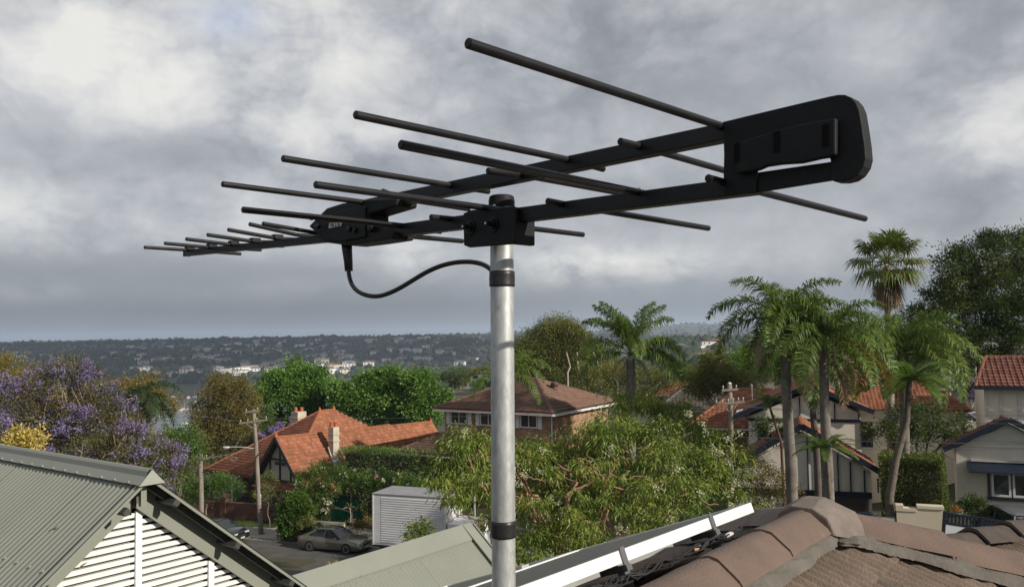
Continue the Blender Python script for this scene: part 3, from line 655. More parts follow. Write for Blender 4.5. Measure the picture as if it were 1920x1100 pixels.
def brick_house():
    h=Hs('brick_house',K*np.array([2.43,52,0]),32,'two-storey brick house with a brown hipped roof and white shuttered windows'); e=h.e
    ze=7.3; A,B,C_,D=(-9.3,0,ze),(0,0,ze),(0,9.6,ze),(-9.3,9.6,ze); r1,r2=(-5.3,4.8,9.1),(-3.9,4.8,9.1)
    roof_plane([A,B,r2,r1],BROWN,e,tl=.36); roof_plane([B,C_,r2],BROWN,e,tl=.36); roof_plane([C_,D,r1,r2],BROWN,e,tl=.36); roof_plane([D,A,r1],BROWN,e,tl=.36)
    CP=M('brown_cap',(.16,.088,.062),(.12,.068,.048),scale=3); caps([(A,r1),(B,r2),(C_,r2),(D,r1),(r1,r2)],CP,e,.14)
    RED=M('red_fascia',(.22,.035,.03),(.17,.03,.025),rough=.5)
    w=G(); w.span(-8.8,-.5,.5,9.1,0,ze-.12); w.build('wall',PALEBRICK,e)
    q=G(); q.span(-9.35,.0,-.02,.08,ze-.16,ze-.03); q.build('fascia',RED,e)
    q=G(); q.span(-9.4,.08,-.12,-.025,ze-.24,ze-.12); q.span(.01,.12,-.02,9.65,ze-.26,ze-.12); q.build('gutter',WHITE,e)
    q=G(); q.span(-9.2,-.02,.1,9.5,ze-.22,ze-.14); q.build('soffit',OFFW,e)
    wz=h.pix(860,779,1,.5)[2]
    for (a,b,n,sh) in ((846,877,2,1),(901,932,2,1),(976,1008,2,1)):
        xa=h.pix(a,775,1,.5)[0]; xb=h.pix(b,775,1,.5)[0]
        wd=window(e,((xa+xb)/2,.5,wz),xb-xa,1.12,1,-1,WHITE,GL,n,.07)
        for s in (xa-.2,xb+.2):
            q=G(); q.box((s,.45,wz),(.3,.06,1.2))
            for i in range(9): q.box((s,.405,wz-.5+i*.125),(.24,.03,.05))
            q.build('shutter',WHITE,e)
    for y in (2.2,6.3): window(e,(-.5,y,wz-2.6),1.2,1.1,0,1,WHITE,GL,2,.07)
    q=G(); q.tube([(-.42,.62,ze-.2),(-.42,.62,.4)],.05,8); q.tube([(-.40,8.2,ze-.2),(-.40,8.2,.4)],.05,8); q.build('downpipe',WHITE,e)
    # turbine vent on the right slope
    vx=h.l(onpl(1040,730,h.w(B),(h.X*.46+h.Z)/np.linalg.norm(h.X*.46+h.Z)))
    b=G(); b.lathe([(.2,-.2),(.2,.16),(.14,.18),(.25,.26),(.30,.38),(.25,.5),(.1,.56)],vx,14); b.build('roof_vent',M('vent_brown',(.09,.05,.04),rough=.5),e,smooth=True)
    # ground-floor roof along the front
    lo=4.55
    roof_plane([(-10.8,-2.4,lo),(-1.,-2.4,lo),(-1.,.48,lo+.95),(-9.2,.48,lo+.95)],BROWN,e,tl=.36); roof_plane([(-10.8,3.5,lo),(-10.8,-2.4,lo),(-9.2,.48,lo+.95),(-9.2,3.5,lo+.95)],BROWN,e,tl=.36)
    caps([((-10.8,-2.4,lo),(-9.2,.48,lo+.95))],CP,e,.12)
    q=G(); q.span(-10.85,-1,-2.5,-2.4,lo-.16,lo-.04); q.span(-10.9,-10.8,-2.4,3.5,lo-.16,lo-.04); q.build('lower_fascia',RED,e)
    q=G(); q.span(-10.95,-1,-2.6,-2.51,lo-.2,lo-.1); q.build('lower_gutter',WHITE,e)
    for x in (-10.4,-7.6,-4.6,-1.6):
        b=G(); b.box((x,-2.1,2.2),(.12,.12,4.7)); b.build('post',WHITE,e)
    q=G(); q.span(-8.8,-1,-.3,.495,0,lo+.1); q.build('lower_wall',DKBRICK,e)
    window(e,(-7.,-.31,2.8),1.6,1.3,1,-1,WHITE,GL,3,.06); window(e,(-3.6,-.31,2.8),1.6,1.3,1,-1,WHITE,GL,3,.06)
    b=G(); p=h.pix(853,735,1,4.5); b.tube([(p[0],4.5,7.6),(p[0],4.5,p[2]+.2)],.03,6); b.beam((p[0]-.7,4.5,p[2]),(p[0]+.7,4.5,p[2]+.05),.03,.03)
    for i in range(5): b.beam((p[0]-.55+.27*i,4.2,p[2]+.02*i),(p[0]-.55+.27*i,4.8,p[2]+.02*i),.015,.015)
    b.build('roof_aerial',METP,e)
brick_house()

def tudor_house():
    o=at(1518,722,46*K); h=Hs('tudor_house',(o[0],o[1],0),18,'cream and navy half-timbered house with an orange roof behind the palms'); e=h.e
    za=o[2]/K; lf=h.pix(1374,782,1,0); rt=h.pix(1634,771,1,0); xl,xr=lf[0],rt[0]; zl,zr=lf[2],rt[2]
    D=9.
    roof_plane([(0,-.4,za),(xr,-.4,zr),(xr,D,zr),(0,D,za)],TERRA,e); roof_plane([(xl,-.4,zl),(0,-.4,za),(0,D,za),(xl,D,zl)],TERRA,e)
    # taller roof behind, to the right
    b1=h.pix(1645,700,1,7.); b0=h.pix(1540,716,1,7.)
    roof_plane([(xr*.55,3.2,zr-.1),(xr+5.5,3.2,zr-.2),(xr+3.2,7.,b1[2]),(b1[0]-2.2,7.,b1[2])],TERRA,e); roof_plane([(xr+5.5,3.2,zr-.2),(xr+5.5,11,zr-.2),(xr+3.2,7.2,b1[2]),(xr+3.2,7,b1[2])],TERRA,e)
    caps([((0,-.4,za),(0,D,za)),((b1[0]-2.2,7,b1[2]),(xr+3.2,7,b1[2])),((xr+5.5,3.2,zr-.2),(xr+3.2,7,b1[2]))],CAPT,e)
    wl,wr=xl+.85,xr-.55
    zb=h.pix(1500,787,1,0)[2]
    w=G(); w.prism([(wl,0,1.2),(wr,0,1.2),(wr,0,zr-.12),(0,0,za-.35),(wl,0,zl+.05)],(0,8.6,0)); w.span(wr+.01,xr+5,4.,10,1.2,zr-.3); w.build('wall',RENDER,e)
    for p,t in (((0,-.45,za+.02),(xl-.1,-.45,zl-.02)),((0,-.45,za+.02),(xr+.1,-.45,zr-.02))):
        b=G(); b.beam(p,t,.06,.26); b.build('barge_board',NAVY,e)
    b=G(); b.beam((wl,-.03,zb),(wr,-.03,zb),.06,.16); b.build('beam',NAVY,e)
    for px in (1500,1565,1610):
        x=h.pix(px,780,1,0)[0]; zt=za-.4-abs(x)*(za-(zl if x<0 else zr))/abs(xl if x<0 else xr)
        b=G(); b.beam((x,-.035,zb+.09),(x,-.035,zt),.06,.17,(0,1,0)); b.build('timber',NAVY,e)
    for a,b_,t,bt in ((1420,1440,786,826),(1613,1637,790,838)):
        p=h.pix(a,t,1,0); q=h.pix(b_,bt,1,0); window(e,((p[0]+q[0])/2,0,(p[2]+q[2])/2),q[0]-p[0],p[2]-q[2],1,-1,NAVY,GL,2,.08)
    b=G(); b.lathe([(.05,0),(.05,.8),(.09,.82),(.02,.95)],(xl+1,2.5,zl+.8),8); b.build('vent_pipe',METP,e)
    q=G(); q.prism([h.pix(1380,783,1,1.2),h.pix(1398,779,1,1.2),h.pix(1401,788,1,1.2),h.pix(1392,786,1,1.2)],(0,.9,.35)); q.build('skylight',WHITE,e)
tudor_house()
def garage():
    o=at(1503,797,41*K); h=Hs('garage',(o[0],o[1],0),18,'half-timbered garage with a mossy orange gable roof and dark open doorway'); e=h.e
    za=o[2]/K; rt=h.pix(1648,884,1,0); xr,zr=rt[0],rt[2]; xl=-xr*1.15; zl=za-(za-zr)*1.15
    D=4.2
    roof_plane([(0,-.3,za),(xr,-.3,zr),(xr,D,zr),(0,D,za)],TERRA_DARK,e); roof_plane([(xl,-.3,zl),(0,-.3,za),(0,D,za),(xl,D,zl)],Mtile('mossy_tile',(.15,.07,.045),(.19,.085,.05),(.16,.10,.05),dirt=(.06,.06,.03)),e)
    caps([((0,-.3,za),(0,D,za))],CAPT,e)
    zb=h.pix(1600,927,1,0)[2]
    w=G(); w.prism([(xl+.5,0,zb),(xr-.35,0,zb),(xr-.35,0,zr),(0,0,za-.3),(xl+.5,0,zl)],(0,.12,0)); w.build('gable_panel',RENDER,e)
    w=G(); w.span(xl+.5,xl+.62,.13,4,1,zb); w.span(xr-.47,xr-.35,.13,4,1,zb); w.span(xl+.5,xr-.35,3.9,4.02,1,zl+.3); w.span(xl+.62,xl+3.4,-.0,.12,1.0,zb); w.build('wall',RENDER,e)
    for p,t in (((0,-.35,za),(xl-.1,-.35,zl)),((0,-.35,za),(xr+.1,-.35,zr))):
        b=G(); b.beam(p,t,.06,.28); b.build('barge_board',NAVY,e)
    b=G(); b.beam((xl+.5,-.03,zb),(xr-.35,-.03,zb),.06,.3); b.build('beam',NAVY,e)
    for px in (1515,1540,1571,1594,1620,1645):
        x=h.pix(px,880,1,0)[0]; zt=za-.35-abs(x)*(za-zr)/xr
        b=G(); b.beam((x,-.035,zb+.16),(x,-.035,zt),.06,.17,(0,1,0)); b.build('timber',NAVY,e)
    b=G(); b.span(xl+.62,xr-.47,.2,3.8,zb-.02,zb+.06); b.build('ceiling',TIMB,e)
garage()
def cream_house():
    o=at(1889,786,36*K); h=Hs('cream_house',(o[0],o[1],0),24,'cream rendered house with navy barge boards and a window group under an awning'); e=h.e
    za=o[2]/K; lf=h.pix(1770,841,1,0); xl,zl=lf[0],lf[2]; xr,zr=-xl,zl; D=1.5
    roof_plane([(xl,-.3,zl),(0,-.3,za),(0,D,za),(xl,D,zl)],REDT,e,tl=.3); roof_plane([(0,-.3,za),(xr,-.3,zr),(xr,D,zr),(0,D,za)],REDT,e,tl=.3)
    caps([((0,-.3,za),(0,D,za))],M('red_cap',(.26,.10,.06),(.2,.08,.05),scale=3),e)
    wl=h.pix(1794,880,1,0)[0]
    w=G(); w.prism([(wl,0,3.4),(-wl,0,3.4),(-wl,0,zl+(za-zl)*(1+wl/(-xl))-.2),(0,0,za-.2),(wl,0,zl+(za-zl)*(1+wl/(-xl))-.2)],(0,1.45,0)); w.build('wall',RENDER,e)
    for p,t in (((0,-.36,za+.03),(xl-.06,-.36,zl)),((0,-.36,za+.03),(xr+.06,-.36,zr))):
        b=G(); b.beam(p,t,.07,.23); b.build('barge_board',NAVY,e)
    for i,py in enumerate((808,826,838)):
        z=h.pix(1860,py,1,0)[2]; hw=(za-.35-z)/(za-zl)*(-xl)
        b=G(); b.beam((max(-hw,wl),-.015,z),(min(hw,-wl),-.015,z),.03,.035); b.build('batten',OFFW,e)
    p=h.pix(1900,792,1,0); b=G(); b.prism([(-1.55,-.02,za-.95),(1.55,-.02,za-.95),(0,-.02,za-.28)],(0,-.03,0)); b.build('gable_panel',OFFW,e)
    # awning and the row of casements
    za_=h.pix(1830,875,1,0); aw=G(); aw.prism([(za_[0]-.35,-.9,za_[2]-.12),(-wl,-.9,za_[2]-.12),(-wl,0,za_[2]+.18),(za_[0]-.35,0,za_[2]+.18)],(0,0,.06)); aw.build('awning',NAVY,e)
    q=G(); q.span(za_[0]-.2,-wl,-.12,-.01,za_[2]+.26,za_[2]+.36); q.build('ledge',OFFW,e)
    t=h.pix(1856,884,1,0); b_=h.pix(1856,929,1,0)
    x=t[0]
    for i in range(4):
        x2=x+.80; window(e,((x+x2)/2,-.02,(t[2]+b_[2])/2),.74,t[2]-b_[2],1,-1,WHITE,GL,1,.09); b=G(); b.span(x2-.045,x2+.015,-.07,0,b_[2],t[2]); b.build('mullion',NAVY,e); x=x2
    b=G(); b.span(t[0]-.1,t[0]-.02,-.08,0,b_[2]-.1,t[2]+.1); b.span(t[0]-.14,-wl,-.12,0,b_[2]-.16,b_[2]-.02); b.build('window_sill',NAVY,e)
cream_house()
def rear_block():
    o=at(1846,735,44*K); h=Hs('rear_block',(o[0],o[1],0),24,'tall cream block under a steep red tiled roof behind the cream house'); e=h.e
    ze=h.pix(1840,724,1,-.4)[2]; tp=h.pix(1848,668,1,2.6)
    ov=.45; poly=[(-ov,-.4,ze),(7,-.4,ze),(7,2.6,tp[2]),(tp[0],2.6,tp[2])]
    # each tile of this roof can be told apart
    oo,nrm,u,v,cells=tile_cells(poly,.27,.33); tq=[]
    cache={}
    for (u0,u1,v0,v1) in cells:
        kx=(round(u1-u0,2),round(v1-v0,2))
        if kx not in cache:
            w_,l_=kx; q=G(); V=[]
            for (vv,zz) in ((l_,.004),(0,.045)):
                for (f,hh) in ((0,0),(.5,0),(.72,1),(1,.25)): V.append((f*w_,vv,zz+hh*.04))
            for (f,hh) in ((0,0),(.5,0),(.72,1),(1,.25)): V.append((f*w_,0,-.005))
            q.add(V,[(4+k,5+k,k+1,k) for k in range(3)]+[(8+k,9+k,5+k,4+k) for k in range(3)]); me=q.mesh('roof_tile'); me.materials.append(REDT); cache[kx]=me
        if u0>5.2: continue
        ob=link('roof_tile',cache[kx],None,e); m=Matrix.Identity(4); m.col[0][:3]=u; m.col[1][:3]=v; m.col[2][:3]=nrm; m.translation=Vector(oo+u*u0+v*v0+nrm*random.uniform(0,.006)); ob.matrix_local=m
    q=G(); q.prism([np.array(p)-nrm*.02 for p in poly],-nrm*.08); q.build('roof_deck',M('roof_deck',(.09,.06,.045)),e)
    w=G(); w.span(0,7,0,5,2,ze-.05); w.build('wall',RENDER,e)
    q=G(); q.span(-ov-.1,7,-.55,-.42,ze-.16,ze+.0); q.build('gutter',NAVY,e)
    for px in (1850,1878,1912):
        x=h.pix(px,770,1,0)[0]; q=G(); q.span(x-.09,x+.09,-.04,0.,2,ze-.06); q.build('batten',OFFW,e)
    caps([((tp[0],2.6,tp[2]),(7,2.6,tp[2])),((-ov,-.4,ze),(tp[0],2.6,tp[2]))],M('red_cap',(.26,.10,.06)),e,.11)
rear_block()
def back_roof(name,px,py,d,az,w,dep,ze,rise,mat,cap,label,wallm):
    """a simpler house beyond, mostly its roof in view; px,py the left end of its eave"""
    o=at(px,py,d*K); h=Hs(name,(o[0],o[1],0),az,label); e=h.e; ze=o[2]/K; z0=g(o[0]/K,o[1]/K)-1
    r1,r2=(dep*.35,dep/2,ze+rise),(w-dep*.35,dep/2,ze+rise); A,B,C_,D=(0,0,ze),(w,0,ze),(w,dep,ze),(0,dep,ze)
    roof_plane([A,B,r2,r1],mat,e,.3,.36); roof_plane([B,C_,r2],mat,e,.3,.36); roof_plane([D,A,r1],mat,e,.3,.36); roof_plane([C_,D,r1,r2],mat,e,.3,.36)
    caps([(A,r1),(B,r2),(r1,r2),(C_,r2),(D,r1)],cap,e,.13)
    q=G(); q.span(.5,w-.5,.5,dep-.5,z0,ze-.05); q.build('wall',wallm,e)
    q=G(); q.span(0,w,-.12,-.01,ze-.14,ze-.02); q.build('gutter',OFFW,e)
    for i in range(int(w/3)): window(e,(1.6+i*3,.49,ze-1.3),1.2,1.2,1,-1,OFFW,GL,2)
    return h
GC=M('grey_cap',(.15,.13,.115),(.11,.1,.09),scale=3)
back_roof('grey_roof_house',1228,768,66,14,9,8,0,2.0,GREYT,GC,'low house with a grey tiled roof behind the queen palm',RENDER)
back_roof('dark_roof_house',1372,752,72,8,10,9,0,2.2,GREYT,GC,'dark tiled house behind the two tall palm trunks',RENDER)
back_roof('orange_roof_house',1285,800,56,20,8.5,9,0,2.3,TERRA,CAPT,'orange roofed house behind the power pole and gum tree',DKBRICK)
back_roof('distant_roof_house',1228,740,95,10,7,7,0,1.6,TERRA,CAPT,'small orange roof glimpsed above the grey roof',RENDER)
def colonnade():
    o=at(1778,800,62*K); h=Hs('colonnade_building',(o[0],o[1],0),14,'pale building with white columns glimpsed through the dark tree trunks'); e=h.e
    z0=g(o[0]/K,o[1]/K); zt=h.pix(1800,668,1,0)[2]; zm=(h.pix(1800,725,1,0)[2])
    w=G(); w.span(0,7,1.5,6,z0-1,zt+.6); w.build('wall',RENDER,e)
    w=G(); w.span(-.2,7,0,1.5,zm-.25,zm); w.span(-.3,7,-.2,6,zt+.62,zt+.9); w.build('balcony_slab',OFFW,e)
    for i in range(8):
        c=G(); c.lathe([(.16,z0-1),(.14,zm-.3),(.19,zm-.25)],(.2+i*.9,.2,0),10); c.lathe([(.15,zm+.01),(.12,zt+.5),(.17,zt+.6)],(.2+i*.9,.2,0),10); c.build('column',WHITE,e,smooth=True)
    for i in range(4):
        window(e,(.9+i*1.7,1.5,z0+1.6),.9,1.7,1,-1,OFFW,GL,1); window(e,(.9+i*1.7,1.5,(zm+zt)/2+.2),.9,1.6,1,-1,OFFW,GL,1)
colonnade()
# ------------------------------------------------------------------ walls, fences and gates on the street
def brick_fence():
    p=on_street(-14,3.75); h=Hs('brick_fence',(p[0],p[1],gz(p[0],p[1])),110+0-90,'low dark brick street wall with pillars in front of the bungalow','wall'); e=h.e
    L=8.1
    q=G(); q.span(0,L,0,.23,-.3,1.05); q.build('wall',DKBRICK,e)
    q=G(); q.span(-.02,L,-.03,.26,1.052,1.13); q.build('coping',M('brick_coping',(.19,.085,.055),(.14,.065,.045)),e)
    for x in (.2,3.3,L-.2):
        q=G(); q.span(x-.24,x+.24,-.12,.36,-.3,1.45); pl=q.build('pillar',DKBRICK,e); q=G(); q.span(x-.3,x+.3,-.18,.42,1.453,1.56); q.span(x-.2,x+.2,-.08,.32,1.563,1.65); q.build('cap',M('brick_coping',(.19,.085,.055)),pl)
    g_=empty('metal_gate',on_street(-5.75,3.85).tolist()+[gz(*on_street(-5.75,3.85))],R_(-20),'narrow dark metal gate between the brick wall and the round bush','gate'); g_.scale=(K,K,K)
    q=G(); q.span(0,1.05,0,.04,.1,.16); q.span(0,1.05,0,.04,1.3,1.36); q.span(0,.05,0,.04,.1,1.45); q.span(1,1.05,0,.04,.1,1.45); q.build('gate_frame',TIMB,g_)
    for i in range(9):
        q=G(); x=.1+i*.105; q.span(x,x+.022,.01,.03,.16,1.3); q.build('bar',TIMB,g_)
brick_fence()
def planter_wall():
    p=on_street(-4.1,3.0); h=Hs('planter_wall',(p[0],p[1],gz(p[0],p[1])),20,'low stained concrete edging wall below the round bush','wall'); q=G(); q.span(0,3.2,0,.18,-.2,.55); q.build('wall',CONC,h.e,bevel=.02)
    q=G(); q.span(0,.18,.18,2.0,-.2,.5); q.build('return_wall',CONC,h.e)
planter_wall()
def green_gate():
    p=on_street(-1.05,4.6); h=Hs('garden_wall',(p[0],p[1],gz(p[0],p[1])),20,'brick garden wall under ivy with a bright green double gate','wall'); e=h.e
    x0=h.pix(619,950,1,0)[0]; x1=h.pix(676,950,1,0)[0]; zt=h.pix(645,934,1,0)[2]
    q=G(); q.span(-4.2,x0-.02,0,.25,-.3,zt-.2); q.build('wall',DKBRICK,e); q=G(); q.span(x1+.02,x1+7,0,.25,-.3,zt+.2); q.build('wall',DKBRICK,e)
    GRN=M('green_paint',(.0,.12,.055),(.002,.10,.05),rough=.45,scale=2); n=14
    for i in range(n):
        q=G(); a=x0+(x1-x0)*i/n; b=x0+(x1-x0)*(i+1)/n; q.span(a+.006,b-.006,.05,.09,.06,zt); q.build('board',GRN,e)
    q=G(); q.span(x0-.02,x1+.02,.095,.13,.1,zt-.02); q.build('gate_backing',M('green_paint_back',(.0,.06,.03)),e)
    q=G(); xm=(x0+x1)/2; q.span(xm-.03,xm+.03,.02,.045,.06,zt); q.build('meeting_stile',GRN,e)
    q=G(); q.span(x0-.15,x1+.15,-.02,.28,zt+.02,zt+.2); q.build('lintel',TIMB,e)
green_gate()
def cream_wall():
    a=at(1681,958,29.5*K); h=Hs('cream_wall',(a[0],a[1],0),21,'stepped cream rendered wall with projecting caps beside the navy gate','wall',k=K); e=h.e
    z1=h.pix(1700,952,1,0)[2]; z2=h.pix(1745,948,1,0)[2]; x1=h.pix(1719,950,1,0)[0]; x2=h.pix(1768,950,1,0)[0]; x3=h.pix(1694,950,1,0)[0]
    W2=M('cream_wall_paint',(.62,.55,.42),(.56,.49,.37),rough=.85,scale=1,bump=.08,bscale=40,spot=((.48,.42,.32),.7,.62))
    q=G(); q.span(0,x1,0,.28,3,z1-.12); q.span(x1+.002,x2,0,.28,3,z2-.12); q.build('wall',W2,e)
    q=G(); q.span(x3+.002,x1+.0,-.03,.31,z1-.118,z1); q.build('cap',W2,e,bevel=.01); q=G(); q.span(-.03,x3,-.03,.34,z1-.118,z1+.1); q.build('cap',W2,e,bevel=.01); q=G(); q.span(x1+.003,x2+.03,-.04,.34,z2-.118,z2); q.build('cap',W2,e,bevel=.01)
    q=G(); q.span(-1.1,-.05,.02,.3,3,h.pix(1665,972,1,0)[2]); q.build('low_return',OFFW,e)
    # navy gate with white lower panels
    b=at(1771,962,29.0*K); k=Hs('driveway_gate',(b[0],b[1],b[2]),21,'navy picket driveway gate with white lower panels','gate'); e=k.e; e.rotation_euler=(0,R_(6),R_(-21))
    zt=k.pix(1785,960,1,0)[2]; zm=k.pix(1785,980,1,0)[2]; zb=zm-1.0
    xs=[.0,k.pix(1843,980,1,0)[0],k.pix(1905,990,1,0)[0],k.pix(1905,990,1,0)[0]+1.5]
    for x in xs:
        q=G(); q.span(x-.06,x+.06,-.05,.05,zb-.2,zt+.02); q.build('post',NAVY,e)
    for i in range(3):
        q=G(); q.span(xs[i]+.06,xs[i+1]-.06,-.02,.02,zb,zm-.04); q.build('panel',M('white_panel',(.80,.80,.80),(.76,.76,.76),rough=.5),e)
        q=G(); q.span(xs[i]+.06,xs[i+1]-.06,-.03,.03,zm-.04,zm+.03); q.span(xs[i]+.06,xs[i+1]-.06,-.03,.03,zt-.07,zt); q.build('rail',NAVY,e)
        n=int((xs[i+1]-xs[i]-.12)/.105)
        for j in range(n):
            q=G(); x=xs[i]+.06+(j+.5)*(xs[i+1]-xs[i]-.12)/n; q.span(x-.034,x+.034,-.015,.015,zm+.03,zt-.07); q.build('picket',NAVY,e)
cream_wall()
# ================================================================== TREES AND PLANTS
BARK=M('bark_grey',(.17,.145,.12),(.10,.085,.07),rough=.95,scale=5,bump=.5,bscale=30,stretch=(1,1,.3)); BARKD=M('bark_dark',(.07,.055,.045),(.045,.035,.03),rough=.95,scale=5,bump=.5)
BARKO=M('bark_salmon',(.36,.19,.115),(.22,.125,.085),rough=.75,scale=2.5,detail=6,spot=((.24,.19,.16),2.,.60)); BARKP=M('bark_pale',(.36,.31,.25),(.24,.2,.16),rough=.9,scale=3)
PALMB=M('palm_trunk',(.20,.18,.155),(.12,.105,.09),rough=.95,scale=3,detail=7,bump=.3,bscale=20)
L_GUM=Mleaf('gum_leaf',(0.088,0.147,0.018),(0.201,0.254,0.035),(0.342,0.336,0.077),trans=.3,scale=1.1); L_MAP=Mleaf('maple_leaf',(.07,.16,.018),(.14,.26,.034),(.21,.32,.06),trans=.4,scale=.45)
L_OLV=Mleaf('olive_leaf',(.13,.115,.02),(.24,.185,.03),(.32,.21,.045),trans=.3,scale=.35); L_BRN=Mleaf('brown_green_leaf',(.10,.095,.022),(.19,.155,.036),(.27,.19,.055),trans=.3,scale=.4)
L_DK=Mleaf('dark_leaf',(0.038,0.070,0.014),(0.078,0.115,0.024),(0.135,0.162,0.038),trans=.25,scale=.4); L_GRN=Mleaf('green_leaf',(.045,.105,.012),(.095,.165,.022),(.15,.21,.04),trans=.35,scale=.6)
L_EUC=Mleaf('euc_leaf',(0.083,0.106,0.019),(0.171,0.183,0.035),(0.260,0.236,0.059),trans=.3,scale=.35); L_HDG=Mleaf('hedge_leaf',(.055,.09,.01),(.125,.16,.02),(.27,.26,.045),trans=.35,scale=.8)
L_BAM=Mleaf('bamboo_leaf',(.075,.15,.018),(.13,.22,.035),(.18,.26,.06),trans=.4,scale=.6); L_YEL=Mleaf('yellow_leaf',(.42,.32,.06),(.58,.46,.12),(.6,.5,.2),trans=.35,scale=1.)
L_JAC=Mleaf('jacaranda_leaf',(.085,.08,.032),(.14,.115,.05),(.10,.15,.04),trans=.3,scale=.4); B_JAC=Mleaf('jacaranda_blossom',(.19,.14,.29),(.28,.22,.40),(.38,.32,.49),trans=.3,scale=.8)
B_WHT=Mleaf('white_blossom',(.45,.45,.33),(.6,.58,.45),trans=.3); B_CRM=Mleaf('cream_blossom',(.42,.42,.25),(.55,.54,.36),trans=.3); B_PNK=Mleaf('pink_blossom',(.5,.18,.25),(.6,.25,.3))
P_GRN=Mleaf('palm_leaf',(0.059,0.112,0.012),(0.118,0.177,0.021),(0.189,0.236,0.041),trans=.35,scale=.5,rough=.5); P_YEL=Mleaf('palm_leaf_yellow',(.14,.10,.02),(.24,.17,.03),trans=.3); P_DEAD=Mleaf('palm_leaf_dead',(.16,.105,.06),(.24,.17,.10),(.30,.22,.14),trans=.2)
P_DRK=Mleaf('palm_leaf_dark',(.02,.038,.014),(.035,.058,.02),(.05,.07,.025),trans=.2,rough=.4); P_FAN=Mleaf('fan_leaf',(.075,.115,.018),(.13,.17,.03),(.20,.20,.05),trans=.3,rough=.4); P_FRN=Mleaf('fern_leaf',(.075,.14,.018),(.13,.20,.03),(.18,.24,.05),trans=.45)
def cen(lobes): return np.mean([l[0] for l in lobes],0)
def tree(name,label,lobes,leaf,bark,base=None,tr=.22,limbs=8,group=None,cat='tree',dens=6,rc=.5,per=45,L=.14,Wd=.06,droop=0.,out=.7,down=0.,inner=.45,flat=1.,limb_r=.07,crown_name='crown',sat=True):
    c=cen(lobes)
    if base is None: base=(c[0],c[1],gz(c[0],c[1]))
    base=np.array(base,float); e=empty(name,base,0,label,cat,group)
    rel=[(np.array(p)-base,r) for p,r in lobes]
    if cat=='tree' and sat:
        for (p,r) in list(rel):
            if np.mean(r)<.7: continue
            for _ in range(2):
                d=rng.normal(size=3); d[2]=abs(d[2])*.8; d/=np.linalg.norm(d); rel.append((p+d*np.array(r)*1.02,np.array(r)*rng.uniform(.24,.42)))
    lowest=min(p[2] for p,_ in rel); zt=max(.4,lowest*.75)
    fork=np.array([(c-base)[0]*.35,(c-base)[1]*.35,zt]); q=G()
    P=wander((0,0,-.3),fork,7,.05); q.tube(P,np.linspace(tr,tr*.72,7),9)
    q.build('trunk',bark,e,smooth=True)
    if limbs:
        q=G(); idx=random.sample(range(len(lobes)),min(limbs,len(lobes)))
        for i in idx:
            p,r=rel[i]; tip=fork+(p-fork)*(.8); mid=fork+(tip-fork)*.5+rng.normal(size=3)*.12*np.linalg.norm(tip-fork); mid[2]+=.1*np.linalg.norm(tip-fork)
            Q=np.vstack([wander(fork,mid,5,.08),wander(mid,tip,5,.1)[1:]]); q.tube(Q,np.linspace(tr*.5,limb_r*.5,len(Q)),6)
            for _ in range(3):
                s=Q[random.randrange(3,len(Q))]; t=p+rng.normal(size=3)*np.array(r)*.55; q.tube(wander(s,t,5,.12),np.linspace(limb_r*.6,limb_r*.15,5),5)
        tag(q.build('limb',bark,e,smooth=True),kind='stuff')
    o=crown(crown_name,rel,leaf,e,dens,rc,per,L,Wd,droop,out,down,inner,flat)
    return e,rel,fork
def blossom(name,e,rel,mat,n,rc,per,L,Wd,inner=.85,pts=None):
    if pts is None:
        C,O=clumps(rel,1.,rc,inner); idx=rng.integers(0,len(C),n); C=C[idx]+rng.normal(size=(n,3))*rc
    else: C=np.array(pts)
    k=np.repeat(np.arange(len(C)),per); P=C[k]+rng.normal(size=(len(k),3))*rc*.45
    return link(name,leaf_mesh(name,P,rng.normal(size=(len(k),3)),L*(.6+.8*rng.random(len(k))),Wd*(.7+.6*rng.random(len(k)))),mat,e)
def LB(d,*ls): return [lob(l[0],l[1],l[2],(l[3] if len(l)>3 else d)*K) for l in ls]

# --- left: jacaranda and the crowns behind it
jl=LB(31,(55,748,52),(120,722,48),(170,760,55),(95,800,60),(205,800,55),(30,815,55),(150,840,60),(240,840,42),(290,872,36),(215,870,50),(60,870,60),(15,760,45,33),(130,700,30),(330,890,30,30))
e,rel,fk=tree('jacaranda_tree','sparse jacaranda tree with purple blossom rising behind the corrugated roof',jl,L_JAC,BARKP,tr=.15,limbs=6,dens=19,rc=.42,per=40,L=.16,Wd=.05,inner=.3,limb_r=.05)
blossom('blossom',e,rel,B_JAC,560,.20,44,.072,.052,.85)
q=G()
for p in ((105,705),(250,745),(228,770),(240,810),(120,770)):
    t=at(p[0],p[1],30.5*K)-np.array(e.location); s=fk+(t-fk)*.35+rng.normal(size=3)*.5; q.tube(wander(s,t,7,.14),np.linspace(.045,.012,7),5)
q.build('bare_branch',BARKP,e,smooth=True)
tree('olive_brown_tree','dense olive brown crown at the left above the jacaranda',LB(58,(20,712,42),(-30,725,50),(60,735,35),(90,760,35)),L_OLV,BARK,dens=14,rc=.6,per=60,L=.16,Wd=.08,cat='tree')
tree('olive_brown_tree','broad golden olive tree between the jacaranda and the bay',LB(50,(185,755,38),(225,745,36),(262,745,38),(295,765,32),(285,780,18),(240,790,36),(140,770,36),(318,767,14)),L_OLV,BARK,dens=17,rc=.5,per=60,L=.15,Wd=.08)
tree('hillside_tree','olive green hillside tree behind the jacaranda at the left',LB(64,(20,775,50),(80,790,50),(140,800,50),(40,830,50),(110,840,50)),L_OLV,BARK,dens=11,rc=.6,per=60,L=.18,Wd=.09)
